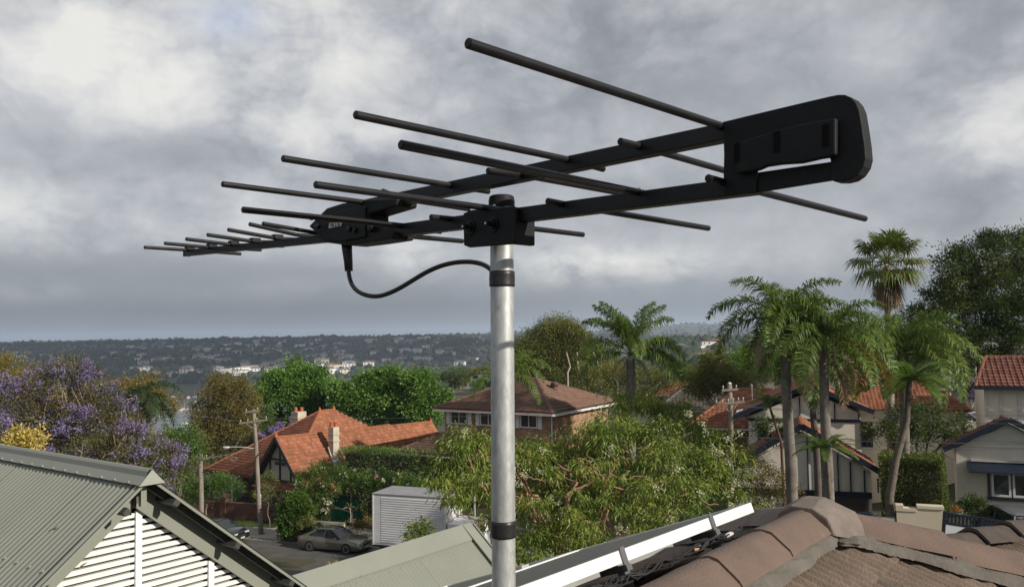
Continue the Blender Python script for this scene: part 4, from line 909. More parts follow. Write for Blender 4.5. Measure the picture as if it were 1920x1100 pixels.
tree('hillside_tree','dull green hillside tree between the jacaranda and the tall gum',LB(62,(210,840,40),(262,842,34),(300,838,26),(330,832,22),(360,832,22),(200,870,40),(290,870,40),(335,868,36)),L_EUC,BARK,dens=12,rc=.55,per=60,L=.17,Wd=.08)
tree('golden_bush','small golden yellow bush against the corrugated roof ridge',LB(20,(38,838,30),(62,830,24),(20,850,22),(70,850,18),(45,815,15)),L_YEL,BARKP,cat='bush',tr=.06,limbs=4,dens=90,rc=.16,per=40,L=.10,Wd=.05,limb_r=.03)
tree('leafy_shrub','bright green shrub between the jacaranda and the short pole',LB(42,(325,835,36),(345,860,40),(318,880,35),(350,815,20),(300,900,40)),L_GRN,BARK,cat='bush',tr=.1,limbs=4,dens=22,rc=.45,per=60,L=.13,Wd=.07)
tree('garden_shrub','dark leafy shrub by the bungalow verandah behind the brick wall',LB(55,(400,915,30),(430,920,26),(375,930,28),(345,915,28)),L_GRN,BARK,cat='bush',tr=.08,limbs=3,dens=30,rc=.35,per=60,L=.12,Wd=.07)
tree('garden_shrub','loose shrub behind the street wall right of the tall pole',LB(53,(503,905,18),(497,930,20),(512,925,16)),L_EUC,BARK,cat='bush',tr=.05,limbs=3,dens=30,rc=.3,per=45,L=.12,Wd=.05)
tree('tall_gum_tree','tall brown green tree left of the bright green maples',LB(72,(432,728,30),(455,738,24),(405,745,32),(428,765,36),(392,785,34),(430,800,36),(458,775,26),(385,815,30),(415,835,36),(452,820,30),(400,860,34)),L_BRN,BARK,tr=.4,limbs=8,dens=15,rc=.6,per=60,L=.2,Wd=.09)
GM='bright green maples behind the bungalow'
tree('maple_tree','rounded bright green maple behind the bungalow chimneys',LB(88,(550,728,44),(510,742,34),(595,738,36),(490,765,24),(545,765,46),(615,768,36),(500,790,30),(570,795,40),(580,712,24),(525,715,22)),L_MAP,BARK,tr=.45,limbs=6,group=GM,dens=9,rc=.75,per=75,L=.30,Wd=.2,down=.3)
tree('maple_tree','bright green maple with a cleft top right of the bungalow ridge',LB(84,(700,728,34),(735,722,30),(665,748,34),(700,762,42),(745,758,36),(650,775,30),(730,785,40),(640,735,18)),L_MAP,BARK,tr=.45,limbs=6,group=GM,dens=9,rc=.75,per=75,L=.30,Wd=.2,down=.3)
tree('maple_tree','narrow bright green maple beside the brick house eave',LB(82,(785,725,24),(795,745,26),(780,770,28),(805,765,18),(825,748,14),(790,790,26)),L_MAP,BARK,tr=.4,limbs=4,group=GM,dens=9,rc=.7,per=75,L=.30,Wd=.2,down=.3)
e,rel,fk=tree('jacaranda_tree','purple jacaranda peeping over the bungalow front roof',LB(76,(500,818,13),(518,808,13),(540,800,12),(555,805,10)),L_JAC,BARKP,tr=.15,limbs=4,dens=10,rc=.4,per=12,L=.14,Wd=.05)
blossom('blossom',e,rel,B_JAC,70,.3,90,.14,.1,.6)
tree('dark_fill_tree','dark shaded tree between the tall gum and the bungalow roof',LB(78,(480,800,34),(500,830,34),(470,840,34),(520,850,30)),L_DK,BARKD,dens=14,rc=.6,per=50,L=.2,Wd=.1)
# hedges and climbers on the street side
def leafbox(name,label,cat,P8,mat,n,L,Wd,face=.22,cdens=None,upright=0.,extra=None,core=True):
    """clipped hedge: leaves in a skin round a box given by origin, three edge vectors; solid dark core paints the inner shade"""
    o,a,b,c=[np.array(x,float) for x in P8]; e=empty(name,o,0,label,cat)
    ar=np.array([np.linalg.norm(np.cross(b,c)),np.linalg.norm(np.cross(b,c)),np.linalg.norm(np.cross(a,c)),np.linalg.norm(np.cross(a,c)),np.linalg.norm(np.cross(a,b))]); pk=rng.choice(5,size=n,p=ar/ar.sum())
    f=rng.random((n,3)); nrm=np.zeros((n,3)); ua,ub,uc=[x/np.linalg.norm(x) for x in (a,b,c)]
    for i,(ax,val,v) in enumerate(((0,0,-ua),(0,1,ua),(1,0,-ub),(1,1,ub),(2,1,uc))):
        m=pk==i; f[m,ax]=val; nrm[m]=v
    P=f[:,:1]*a+f[:,1:2]*b+f[:,2:]*c
    bump=np.sin(P@rng.normal(size=(3,5))*2.2+rng.random(5)*6).sum(1)/5
    P=P+nrm*(bump[:,None]*.16-rng.random(n)[:,None]**1.5*face)
    D=nrm*.9+rng.normal(size=(n,3))*.6; D[:,2]+=upright
    link('foliage',leaf_mesh('foliage',P,D,L*(.6+.8*rng.random(n)),Wd*(.7+.6*rng.random(n))),mat,e)
    if core:
        q=G(); q.prism([(a*.06+b*.12),(a*.94+b*.12),(a*.94+b*.88),(a*.06+b*.88)],c*.94); q.build('dark_shade_core',BARKD,e)  # plain dark box in place of the shade between the leaves
    return e
p0=on_street(-3.6,6.6); z0=gz(*p0)
u3=np.array([*U2,0]); n3=np.array([*N2,0])
zt=at(690,855,53*K)[2]
leafbox('bamboo_hedge','long feathery bright green hedge in front of the bungalow roof','hedge',((p0[0],p0[1],z0),u3*K*8.6,n3*K*1.6,(0,0,zt-z0)),L_BAM,16000,.30,.05,.5,upright=.5)
cl=LB(52.5,(600,893,26),(575,905,22),(628,900,26),(655,905,24),(690,905,24),(722,905,24),(757,908,20),(590,925,22),(577,950,20),(600,950,18),(612,930,20),(785,915,22),(745,925,20),(700,922,16))
e,rel,fk=tree('flowering_climber','rambling climber with white flowers over the green gate and garden wall',cl,L_GRN,BARKD,cat='climbing plant',tr=.06,limbs=6,dens=38,rc=.35,per=50,L=.12,Wd=.07,inner=.5,limb_r=.04)
blossom('blossom',e,rel,B_WHT,95,.1,9,.12,.1,.95)
pp=at(706,892,51.6*K)-np.array(e.location); blossom('pink_blossom',e,rel,B_PNK,1,.08,30,.13,.1,pts=[pp])
tree('round_bush','round glossy green bush at the end of the street wall',LB(50,(553,945,20),(540,958,18),(567,958,18),(553,970,20),(550,985,20),(566,985,15),(536,980,14),(550,998,18),(568,998,12),(535,996,12)),L_GRN,BARK,cat='bush',tr=.07,limbs=3,dens=80,rc=.25,per=60,L=.15,Wd=.09,inner=.6)
tree('low_shrub','low yellowish shrub on the concrete edging beside the round bush',LB(49.5,(575,982,12),(590,988,11),(560,990,10)),L_EUC,BARK,cat='bush',tr=.03,limbs=2,dens=90,rc=.2,per=40,L=.13,Wd=.04,limb_r=.02)
tree('low_shrub','scrubby plants behind the sedan at the foot of the garden wall',LB(49.5,(690,985,13),(712,990,12),(735,985,14),(670,990,10)),L_BRN,BARK,cat='bush',tr=.03,limbs=2,dens=90,rc=.2,per=40,L=.13,Wd=.05,limb_r=.02)
tree('ivy','dark ivy hanging over the brick garden wall beside the gate',LB(53,(690,950,14),(700,965,14),(605,965,14),(600,978,14),(610,985,12),(686,930,12)),L_DK,BARKD,cat='climbing plant',tr=.03,limbs=3,dens=60,rc=.25,per=40,L=.1,Wd=.08,limb_r=.02)

# --- angophora (the big gum in the middle)
al=LB(27,(865,842,42),(840,872,36),(880,885,40),(822,905,26,26),(845,940,30,25.5),(905,930,40,25.5),(905,850,36),(965,862,44,28),(1005,852,36,28),(1055,845,36,28.5),(1105,832,36,29),(1148,790,34,29.5),(1180,764,34,30),(1215,768,34,30),(1260,785,40,30),
    (1130,830,48,27.5),(1180,825,46,28),(1230,830,48,28),(1290,810,42,29.5),(1330,835,42,29),(1370,865,38,28.5),(1280,865,48,27),(1330,890,44,27),(1375,910,36,27),(1230,885,48,26.5),(1180,880,34,27.5),(1000,880,38,27),(1050,865,36,28),(1270,930,46,25.5),(1330,940,40,26),(1395,940,30,26),
    (1210,945,46,25),(1160,960,42,24.5),(1100,1000,40,24),(1040,1010,44,24),(990,960,38,25),(985,1020,40,23.5),(1180,1010,46,24),(1250,990,44,24),(1310,985,36,25),(1080,1040,44,23.5),(1010,1050,40,23),(1150,1050,44,23.5),(925,985,34,25),(960,1060,36,23),(1090,910,50,30),(1060,945,50,30),(1125,950,50,30),(1000,935,46,30),(1150,905,46,30.5),(1080,985,50,29),(950,930,40,29.5),(870,930,36,28),(1195,900,40,30),(1075,862,44,31),(1125,858,44,31),(1035,880,40,31))
ab=at(1095,1010,26.5*K); ab=(ab[0],ab[1],gz(ab[0],ab[1]))
e,rel,fk=tree('angophora_tree','spreading gum tree with twisting salmon limbs and cream blossom in front of the truck',al,L_GUM,BARKO,base=ab,tr=.34,limbs=0,dens=17,rc=.40,per=80,L=.19,Wd=.046,droop=.35,out=.55,down=.75,inner=.35,flat=.6,sat=False)
LMB=[([(1095,1060),(1100,1010),(1090,975),(1063,950),(1062,930),(1085,918),(1112,908),(1121,890)],.17,.10,24.2),([(1121,890),(1103,884),(1072,884),(1058,878),(1045,868)],.10,.045,24.4),([(1121,890),(1112,872),(1098,860),(1082,857)],.085,.035,24.8),([(1121,890),(1117,880),(1108,876),(1092,872)],.06,.03,24.3),
    ([(1095,1010),(1128,960),(1134,908),(1140,888),(1152,872),(1148,855)],.13,.05,25.),([(1134,908),(1165,918),(1190,922),(1207,928)],.07,.03,24.6),([(1134,908),(1127,890),(1118,870),(1100,850)],.06,.03,25.6),([(1140,888),(1170,898),(1200,890),(1222,902)],.05,.025,25),
    ([(1010,1030),(1012,985),(1000,955),(998,930)],.14,.08,23.8),([(998,930),(985,900),(975,882)],.06,.03,25),([(1090,975),(1120,985),(1128,1010)],.08,.05,23.5),([(1128,960),(1142,955),(1150,940)],.06,.03,24),([(975,895),(1000,898),(1022,905),(1035,905)],.05,.025,24.5),
    ([(960,985),(935,965),(900,905),(890,890),(882,870),(878,858)],.11,.04,25),([(890,895),(905,908),(925,905)],.05,.03,24.6),([(905,985),(880,965),(860,962),(846,975)],.07,.03,25),([(915,975),(895,985),(872,990)],.09,.05,23.6),([(1200,835),(1210,815),(1205,800)],.09,.04,28.5),([(1205,850),(1225,870),(1240,865)],.06,.03,27.5),([(1300,845),(1285,825),(1290,815)],.06,.03,28.5),
    ([(1140,955),(1130,985),(1140,1000)],.06,.03,23.4),([(1310,930),(1325,945),(1350,948)],.06,.03,24.4),([(1240,960),(1262,940),(1290,925)],.05,.025,24.6)]
for pts,ra,rb,d in LMB:
    P=[at(x,y,(d+.35)*K)-np.array(e.location) for x,y in pts]; P=np.array(P); P[:,1]+=np.cumsum(rng.normal(size=len(P))*.06)
    # round the corners
    t=np.linspace(0,len(P)-1,len(P)*4); Q=np.stack([np.interp(t,np.arange(len(P)),P[:,i]) for i in range(3)],1)
    for _ in range(3): Q[1:-1]=(Q[:-2]+2*Q[1:-1]+Q[2:])/4
    q=G(); Q[1:-1]+=rng.normal(size=(len(Q)-2,3))*.02; q.tube(Q,np.linspace(ra*.52,rb*.42,len(Q))*(1+.12*rng.normal(size=len(Q))),8); q.build('limb',BARKO,e,smooth=True)
spr=[(np.array(at(x,y,d*K))-np.array(e.location),np.array((.45,.45,.30))) for x,y,d in ((1075,930,23.6),(1125,900,24),(1090,880,24),(1060,905,23.6),(1150,905,24),(1185,915,24),(1010,955,23),(1120,950,23.4),(905,900,24),(885,875,24.2),(1140,870,24.2),(1000,905,23.8),(1215,920,24),(1320,940,23.6),(1050,960,23.4),(1160,885,24.1),(1100,990,23))]
crown('leaf_spray',spr[::2],L_GUM,e,dens=12,rc=.28,per=60,L=.17,Wd=.042,droop=.35,out=.5,down=.75,flat=.6)
q=G()
for i in range(16):
    p,r=rel[random.randrange(len(rel))]; q.tube(wander(fk+rng.normal(size=3)*.2,p,8,.12),np.linspace(.10,.03,8),6)
tag(q.build('inner_limb',BARKO,e,smooth=True),kind='stuff')
bp=[(1315,792),(1322,800),(1330,840),(1340,850),(1352,845),(1362,868),(1370,905),(1374,920),(1380,945),(1368,820),(1390,822),(1300,775),(1290,780),(1165,985),(1178,990),(1160,990),(1042,935),(1050,945),(1045,950),(1010,940),(1015,885),(1018,842),(975,888),(970,900),(1240,870),(1255,862),(1270,890),(1225,915),(1140,845),(1160,840),(1310,930),(1400,955),(1405,965),(860,808),(870,806),(1020,970),(1080,1012),(985,1070),(1260,985),(1245,990)]
blossom('blossom',e,rel,B_CRM,1,.15,36,.075,.055,pts=[at(x,y,(23.6 if y>880 else 26.5)*K)-np.array(e.location)+rng.normal(size=3)*.1 for x,y in bp])
tree('gum_sapling','small leafy gum top in front of the truck side',LB(22,(783,988,15),(795,995,12),(772,1003,12),(785,1015,16)),L_GUM,BARKO,cat='tree',tr=.04,limbs=3,dens=90,rc=.2,per=44,L=.14,Wd=.035,droop=.3,down=.5,limb_r=.02)
tree('street_plant','tuft of pale leaves just above the pale roof ridge',LB(20,(622,1066,7),(630,1064,6)),L_YEL,BARK,cat='plant',tr=.02,limbs=1,dens=90,rc=.1,per=22,L=.1,Wd=.03,limb_r=.01)
# --- trees behind the brick house
tree('eucalyptus_tree','tall eucalypt with pale trunks behind the brick house',LB(92,(1045,632,38),(1005,652,38),(1075,640,34),(1040,665,44),(990,680,32),(1085,680,40),(1025,700,44),(1065,715,44),(975,700,24),(1105,665,26),(1130,690,30)),L_EUC,BARKP,tr=.35,limbs=10,dens=15,rc=.85,per=70,L=.26,Wd=.09,down=.3,limb_r=.2)
tree('eucalyptus_tree','lower olive eucalypt between the brick house and queen palm',LB(80,(1120,720,34),(1150,705,28),(1155,740,34),(1210,720,34),(1235,735,28),(1215,755,28),(1100,750,30)),L_EUC,BARKP,tr=.25,limbs=8,dens=13,rc=.7,per=55,L=.22,Wd=.08,down=.3,limb_r=.14)
for px in (1072,1092,1122,1140): 
    b=at(px,760,84*K); t=at(px-10,660,86*K); q=G(); q.tube(wander(b-np.array([0,0,4]),t,8,.09),np.linspace(.16,.08,8),7); o=q.build('slender_gum',BARKP,None,smooth=True); tag(o,f"pale slender gum trunk {'first second third fourth'.split()[(1072,1092,1122,1140).index(px)]} from the brick house roof vent",'tree','pale trunks behind the brick house')
tree('rounded_tree','rounded olive green tree behind the power pole',LB(62,(1345,705,36),(1318,720,30),(1375,722,32),(1345,740,34),(1300,738,22),(1395,740,24)),L_EUC,BARK,dens=20,rc=.5,per=60,L=.17,Wd=.09)
tree('light_green_tree','light green tree between the tall palm trunks',LB(75,(1440,672,32),(1455,700,30),(1420,690,26),(1500,720,34),(1530,700,30),(1400,675,20)),L_MAP,BARK,dens=13,rc=.6,per=50,L=.2,Wd=.12)
tree('dark_green_tree','dark green tree left of the tall palm trunks',LB(85,(1400,715,30),(1380,690,26),(1425,725,28),(1270,700,26),(1290,715,22)),L_GRN,BARK,dens=12,rc=.6,per=50,L=.2,Wd=.12)
tree('great_dark_tree','huge dark open-crowned tree at the right edge',LB(52,(1790,505,32),(1835,480,36),(1880,468,36),(1925,475,40),(1800,545,44),(1850,530,48),(1905,535,50),(1770,560,28),(1790,595,42),(1845,590,50),(1900,600,50),(1945,570,50),(1755,600,26),(1800,640,36),(1860,640,44),(1920,655,44),(1735,590,20),(1762,490,12),(1778,475,12),(1740,640,30),(1760,670,34),(1830,690,40),(1880,690,36),(1790,690,30),(1720,620,18),(1700,600,12),(1845,450,10),(1893,447,14)),L_DK,BARKD,base=(at(1798,800,52*K)[0],52*K,gz(at(1798,800,52*K)[0],52*K)),tr=.26,limbs=8,dens=17,rc=.62,per=58,L=.24,Wd=.085,inner=.5,flat=.6,limb_r=.09)
q=G(); b=at(1893,760,54*K); q.tube(wander((b[0],b[1],b[2]-2),at(1888,600,54*K),7,.03),np.linspace(.2,.12,7),8); tag(q.build('bare_tree',BARK,None,smooth=True),'tall bare grey trunk rising behind the red tiled roof','tree')
tree('shaded_bush','deep green bushes behind the clipped hedge',LB(42,(1690,790,34),(1735,805,36),(1655,815,30),(1770,825,30),(1710,830,34),(1790,800,24),(1745,775,24)),L_DK,BARKD,cat='bush',tr=.12,limbs=5,dens=22,rc=.4,per=60,L=.14,Wd=.08)
tree('scrub_bush','twiggy brown green bush left of the garage',LB(34,(1425,885,30),(1450,905,30),(1415,925,28),(1470,930,30),(1440,945,30),(1400,950,24)),L_BRN,BARK,cat='bush',tr=.06,limbs=5,dens=50,rc=.3,per=42,L=.11,Wd=.04,limb_r=.03)
tree('dark_shrub','dark shrub at the gable of the half-timbered house',LB(43,(1440,800,22),(1425,810,16),(1490,815,18)),L_DK,BARKD,cat='bush',tr=.05,limbs=3,dens=40,rc=.3,per=40,L=.14,Wd=.06)
e,rel,fk=tree('jacaranda_tree','distant jacaranda with mauve blossom left of the tall cream block',LB(58,(1815,720,15),(1830,735,14),(1820,745,12),(1800,735,10)),L_JAC,BARKP,tr=.1,limbs=4,dens=9,rc=.35,per=10,L=.12,Wd=.05); blossom('blossom',e,rel,B_JAC,60,.22,50,.1,.08,.6)
# clipped hedge in front of the cream house
a=at(1652,905,35*K); ax=azv(27+90); ay=azv(27); zb=gz(a[0],a[1])-.3; ztop=at(1700,858,34.5*K)[2]
fr=onpl(1772,905,a,ay); wlen=float((fr-a)@ax)
leafbox('clipped_hedge','tall square clipped hedge in front of the cream house','hedge',((a[0],a[1],zb),ax*wlen,ay*2.2*K,(0,0,ztop-zb)),L_HDG,30000,.085,.055,.30)
tree('round_shrub','small round dark shrub beside the parked grey wagon',LB(33,(1822,945,17),(1836,950,15),(1810,955,14),(1825,962,18)),L_DK,BARKD,cat='bush',tr=.05,limbs=2,dens=160,rc=.17,per=50,L=.07,Wd=.045,inner=.6,limb_r=.02)
tree('orange_plant','low clump of orange flowers above the navy gate',LB(29.5,(1788,955,3),(1794,955,3)),Mleaf('orange_petal',(.32,.15,.02),(.42,.22,.03)),BARK,cat='plant',tr=.02,limbs=1,dens=100,rc=.07,per=16,L=.08,Wd=.05,limb_r=.01)
# mid-distance crowns over the roofs (each a tree, copies of three)
proto=[]
for i,(mat,l) in enumerate(((L_GRN,.5),(L_EUC,.55),(L_DK,.5))):
    V=[((random.uniform(-1,1)*2.2,random.uniform(-1,1)*2.2,4+random.uniform(-1,1.8)),random.uniform(1.3,2.2)) for _ in range(7)]
    q=G(); q.tube([(0,0,-2),(0,0,3.5)],[.3,.2],7)
    proto.append((q.mesh('trunk',True),crown('crown',V,mat,None,dens=4.5,rc=.8,per=42,L=.45,Wd=.26)))
for tm,_ in proto: tm.materials.append(BARK)
placed=[]; GD='trees among the distant houses'
def place(px0,px1,py0,py1,n,where,d0,d1,smin,smax):
    c=0;t=0
    while c<n and t<400:
        t+=1; p=march(random.uniform(px0,px1),random.uniform(py0,py1),60)
        if p is None or not d0*K<p[1]<d1*K: continue
        if any((p[0]-q[0])**2+(p[1]-q[1])**2<36 for q in placed): continue
        dx=hx[:,0]-p[0]; dy=hx[:,1]-p[1]
        if np.any((np.abs(dx)<9)&(dy>-8)&(dy<22)): continue
        placed.append((p[0],p[1])); tm,cr=proto[c%3]; s=random.uniform(smin,smax)
        e=empty('leafy_tree',(p[0],p[1],p[2]-.5),random.random()*6,f"{['fresh green','olive green','dark green'][c%3]} tree {where}",'tree',GD); e.scale=(s,s,s)
        link('trunk',tm,None,e); link('crown',cr.data,None,e); c+=1
place(1190,1430,655,700,26,'among houses below the sunlit hill',110,700,.8,1.4)
place(830,960,700,740,12,'among roofs left of the mast',90,500,.8,1.3)
place(965,1300,660,720,14,'beyond the brick house',120,600,.8,1.3)
place(1560,1920,640,690,10,'beyond the right-hand palms',90,500,.9,1.4)
for _,c in proto: bpy.data.objects.remove(c)

# ------------------------------------------------------------------ palms
def frond_mesh(Ln,e0,turn,nl,ll,lw,droop,plum=.5,pet=.14,fwd=.55,rach=.022,taper=True):
    n=22; t=np.linspace(0,1,n); ang=e0-turn*t**1.25; st=Ln/(n-1); P=np.zeros((n,3))
    for i in range(1,n): P[i]=P[i-1]+np.array([math.cos(ang[i]),0,math.sin(ang[i])])*st
    g_=G(); g_.tube(P,np.linspace(rach*1.6,rach*.3,n),5,cap=False)
    V=list(g_.v);F=[tuple(f) for f in g_.f]
    for i in range(nl):
        for s in (-1,1):
            tt=pet+(1-pet)*(i+rng.random()*.7)/nl; tt=min(tt,.995); k=tt*(n-1); i0=int(k); p=P[i0]+(P[min(i0+1,n-1)]-P[i0])*(k-i0); a=ang[i0]
            T=np.array([math.cos(a),0,math.sin(a)]); Nn=np.array([-math.sin(a),0,math.cos(a)]); S=np.array([0,s,0.])
            ph=(rng.random()-.45)*plum*2; d=S*math.cos(ph)+Nn*math.sin(ph)+T*fwd; d/=np.linalg.norm(d)
            l=ll*(math.sin(math.pi*min(1,.18+.80*((tt-pet)/(1-pet))))**.6 if taper else 1)*(.85+.3*rng.random()); w=lw*(.8+.4*rng.random())
            side=T-d*np.dot(T,d); side/=np.linalg.norm(side)
            m=p+d*l*.5; d2=d.copy(); d2[2]-=droop*(.7+.6*rng.random()); d2/=np.linalg.norm(d2); e=m+d2*l*.55
            b=len(V); V+= [tuple(p-side*w*.3),tuple(p+side*w*.3),tuple(m+side*w*.5),tuple(m-side*w*.5),tuple(e)]
            F+=[(b,b+1,b+2,b+3),(b+3,b+2,b+4)]
    me=bpy.data.meshes.new('frond'); me.from_pydata([tuple(map(float,v)) for v in V],[],F); me.update(); return me
def trunk_mesh(pts,ra,rb,ring=.11,rough=.03,n=12,bulge=None):
    P=np.array(pts,float); L=np.linalg.norm(np.diff(P,axis=0),axis=1).sum(); m=max(8,int(L/ring)); t=np.linspace(0,len(P)-1,m*2)
    Q=np.stack([np.interp(t,np.arange(len(P)),P[:,i]) for i in range(3)],1)
    for _ in range(6): Q[1:-1]=(Q[:-2]+2*Q[1:-1]+Q[2:])/4
    r=np.linspace(ra,rb,m*2)*(1+rough*np.where(np.arange(m*2)%2==0,1,-1)*(.6+.8*rng.random(m*2)))
    q=G(); q.tube(Q,r,n); return q
def palm(name,label,base,top,ra,rb,fronds,mats,cat='palm tree',group=None,trunkmat=PALMB,shaft=None,path=None):
    """fronds: list of (azimuth deg, mesh, material index)"""
    base=np.array(base,float); e=empty(name,base,0,label,cat,group); tp=np.array(top,float)-base
    pts=[(0,0,-.5)]+([tuple(np.array(p)-base) for p in path] if path else [tuple(tp*.5+np.array([.12,0,0]))])+[tuple(tp)]
    trunk_mesh(pts,ra,rb).build('trunk',trunkmat,e,smooth=True)
    if shaft:
        q=G(); q.lathe([(rb*1.0,-.25),(rb*1.35,.0),(rb*1.2,.35),(rb*.8,.75),(rb*.35,1.0)],tp,10); q.build('crownshaft',shaft,e,smooth=True)
    for (a,me,mi) in fronds:
        key=(me.name,mats[mi].name)
        if key not in FCACHE:
            mm=me.copy(); mm.name='frond'; mm.materials.clear(); mm.materials.append(mats[mi]); FCACHE[key]=mm
        mm=FCACHE[key]
        o=link('frond',mm,None,e); o.location=tuple(tp+np.array([0,0,.25])); o.rotation_euler=(random.uniform(-.12,.12),random.uniform(-.08,.08),R_(90-a))
        s=random.uniform(.9,1.1); o.scale=(s,s,s)
        if mi==2: o['label']='dead brown frond hanging down'
    return e
FCACHE={}
QF=[frond_mesh(3.3,e0,tn,84,.66,.042,dr,.8) for e0,tn,dr in ((1.35,1.7,.9),(1.05,1.9,1.0),(.75,2.0,1.1),(.4,1.9,1.2),(.05,1.5,1.3))]
DEAD=[frond_mesh(2.6,-.9,.75,44,.5,.03,1.4,.8),frond_mesh(2.3,-.4,1.25,40,.5,.03,1.4,.8)]
def qset(n0=0,dead=3,skew=0):
    fr=[]
    for k,(cnt) in enumerate((3,4,5,4,2)):
        for i in range(cnt): fr.append((skew+360*i/cnt+k*37+random.uniform(-14,14),QF[k],0))
    for i in range(dead): fr.append((random.uniform(0,360),DEAD[i%2],2))
    return fr
PM=[P_GRN,P_YEL,P_DEAD]
GP='queen palms in front of the half-timbered house'
def ground_pt(px,py,d):
    p=at(px,py,d*K); return (p[0],p[1],gz(p[0],p[1]))
def add_f(l,*x): return l+list(x)
palm('queen_palm','tall queen palm with the leftmost thick trunk of the pair before the half-timbered house',ground_pt(1488,960,28),at(1470,618,28*K),.24,.17,add_f(qset(0,2),(255,DEAD[0],2),(268,DEAD[1],2)),PM,group=GP,path=[at(1483,880,28*K),at(1475,740,28*K)],shaft=M('crownshaft',(.12,.11,.06),(.08,.09,.04)))
palm('queen_palm','tall queen palm with yellowing fronds, right of the thick trunked pair',ground_pt(1556,965,27),at(1544,652,27*K),.22,.16,add_f(qset(0,3,20),(80,QF[4],1),(60,QF[3],1),(100,DEAD[1],2),(75,DEAD[0],2),(280,DEAD[0],2),(110,DEAD[0],2)),PM,group=GP,path=[at(1552,880,27*K),at(1546,760,27*K)],shaft=M('crownshaft',(.12,.11,.06)))
palm('queen_palm','slim leaning palm trunk between the two thick palm trunks',ground_pt(1536,940,33),at(1517,690,33*K),.17,.13,qset(0,2,50)[6:],PM,group=GP,path=[at(1532,860,33*K),at(1524,770,33*K)],trunkmat=M('palm_trunk_dark',(.11,.095,.08),(.07,.06,.05),scale=3))
big=[frond_mesh(4.3,e0,tn,96,.80,.046,dr,.9) for e0,tn,dr in ((1.3,1.9,1.1),(.95,2.1,1.2),(.55,2.0,1.3),(.1,1.6,1.4))]
fr=[(360*i/c+k*31+random.uniform(-15,15),big[k],0) for k,c in enumerate((5,8,9,9)) for i in range(c)]+[(300,big[2],1),(285,big[3],1),(40,DEAD[0],2),(200,DEAD[0],2),(180,DEAD[1],2)]
palm('queen_palm','dense drooping queen palm below the tall fan palm',ground_pt(1690,900,36),at(1692,672,36*K),.24,.2,fr,PM,group=GP)
UPF=[frond_mesh(4.6,e0,tn,96,1.0,.06,dr,.9,rach=.03) for e0,tn,dr in ((1.5,1.1,1.3),(1.3,1.5,1.4),(.9,2.0,1.5),(.35,1.7,1.6))]
# queen palm by the brick house: upright plumes and drooping right side
fr=[(270,UPF[0],0),(75,UPF[0],0),(250,UPF[0],0),(60,UPF[0],0),(290,UPF[1],0),(240,UPF[1],0),(80,UPF[1],0),(110,UPF[2],0),(85,UPF[2],0),(100,UPF[3],0),(75,UPF[3],0),(95,UPF[3],0),(265,UPF[2],0),(200,UPF[1],0),(180,UPF[2],0),(0,UPF[1],0),(130,UPF[3],0),(255,UPF[3],0),(260,DEAD[0],2),(275,DEAD[1],2),(100,DEAD[1],2),(110,UPF[3],0)]
PMD=[P_GRN,P_YEL,P_DEAD]
palm('queen_palm','shaggy queen palm with upright plumes right of the brick house',ground_pt(1176,800,50),at(1182,672,50*K),.34,.3,fr,PM,group=GP)
for o in list(bpy.data.objects):
    if o.name.startswith('queen_palm') and o.get('label','').startswith('shaggy'):
        for c in o.children:
            if c.name.startswith('frond'): c.scale=(1.0,1.0,1.0)
palm('feather_palm','palm half hidden behind the mast with a frond either side',ground_pt(950,850,47),at(948,712,47*K),.2,.16,[(a,QF[k],0) for a,k in ((265,2),(85,1),(95,2),(60,0),(120,3),(240,3),(110,4),(30,1))],PM)
palm('date_palm','dark drooping palm in front of the golden olive tree',ground_pt(244,800,43),at(244,766,43*K),.22,.2,[(360*i/c+k*25,QF[k+1],0) for k,c in enumerate((5,7,7)) for i in range(c)],[P_DRK,P_YEL,P_DEAD])
# fan palm
def fan_mesh(R,pet,e0,seg=26,droop=.35,spread=2.5):
    q=G(); d0=np.array([math.cos(e0),0,math.sin(e0)]); nn=np.array([-math.sin(e0),0,math.cos(e0)]); q.tube([(0,0,0),d0*pet*.5+nn*.03,d0*pet],[.03,.022,.016],5,cap=False)
    c=d0*pet
    for i in range(seg):
        th=(i/(seg-1)-.5)*spread*1.9; dr=d0*math.cos(th)+np.array([0,1,0.])*math.sin(th); l=R*(.75+.25*math.cos(th*.6))*(.9+.2*random.random())
        sd=np.cross(dr,nn); w=l*.085; m=c+dr*l*.58+nn*.05*l*math.cos(i*math.pi); e=m+dr*l*.38+np.array([0,0,-droop*l*(.6+.7*random.random())])
        q.add([c-sd*.01,c+sd*.01,m+sd*w/2,m-sd*w/2,e],[(0,1,2,3),(3,2,4)])
    return q.mesh('fan_frond')
FM=[fan_mesh(1.2,p,e,28,dr) for p,e,dr in ((1.3,1.15,.2),(1.5,.65,.3),(1.5,.1,.45),(1.35,-.45,.5))]; FD=[fan_mesh(.85,.75,-1.2,20,.7,1.2),fan_mesh(.85,.6,-1.4,20,.6,.9)]
b=ground_pt(1664,700,43); tp=at(1664,498,43*K)
e=empty('fan_palm',b,0,'tall fan palm with a shaggy skirt of dead fronds above the other palms','palm tree'); tl=np.array(tp)-np.array(b)
trunk_mesh([(0,0,-.5),tl*.5,tl],.26,.2).build('trunk',M('fan_trunk',(.30,.25,.19),(.2,.165,.13),scale=3),e,smooth=True)
for me in FM: me.materials.append(P_FAN)
for me in FD: me.materials.append(P_DEAD)
for k,c in enumerate((6,8,8,9)):
    for i in range(c):
        o=link('fan_frond',FM[k],None,e); o.location=tuple(tl+np.array([0,0,.2])); o.rotation_euler=(random.uniform(-.3,.3),random.uniform(-.1,.1),R_(360*i/c+k*17+random.uniform(-9,9)))
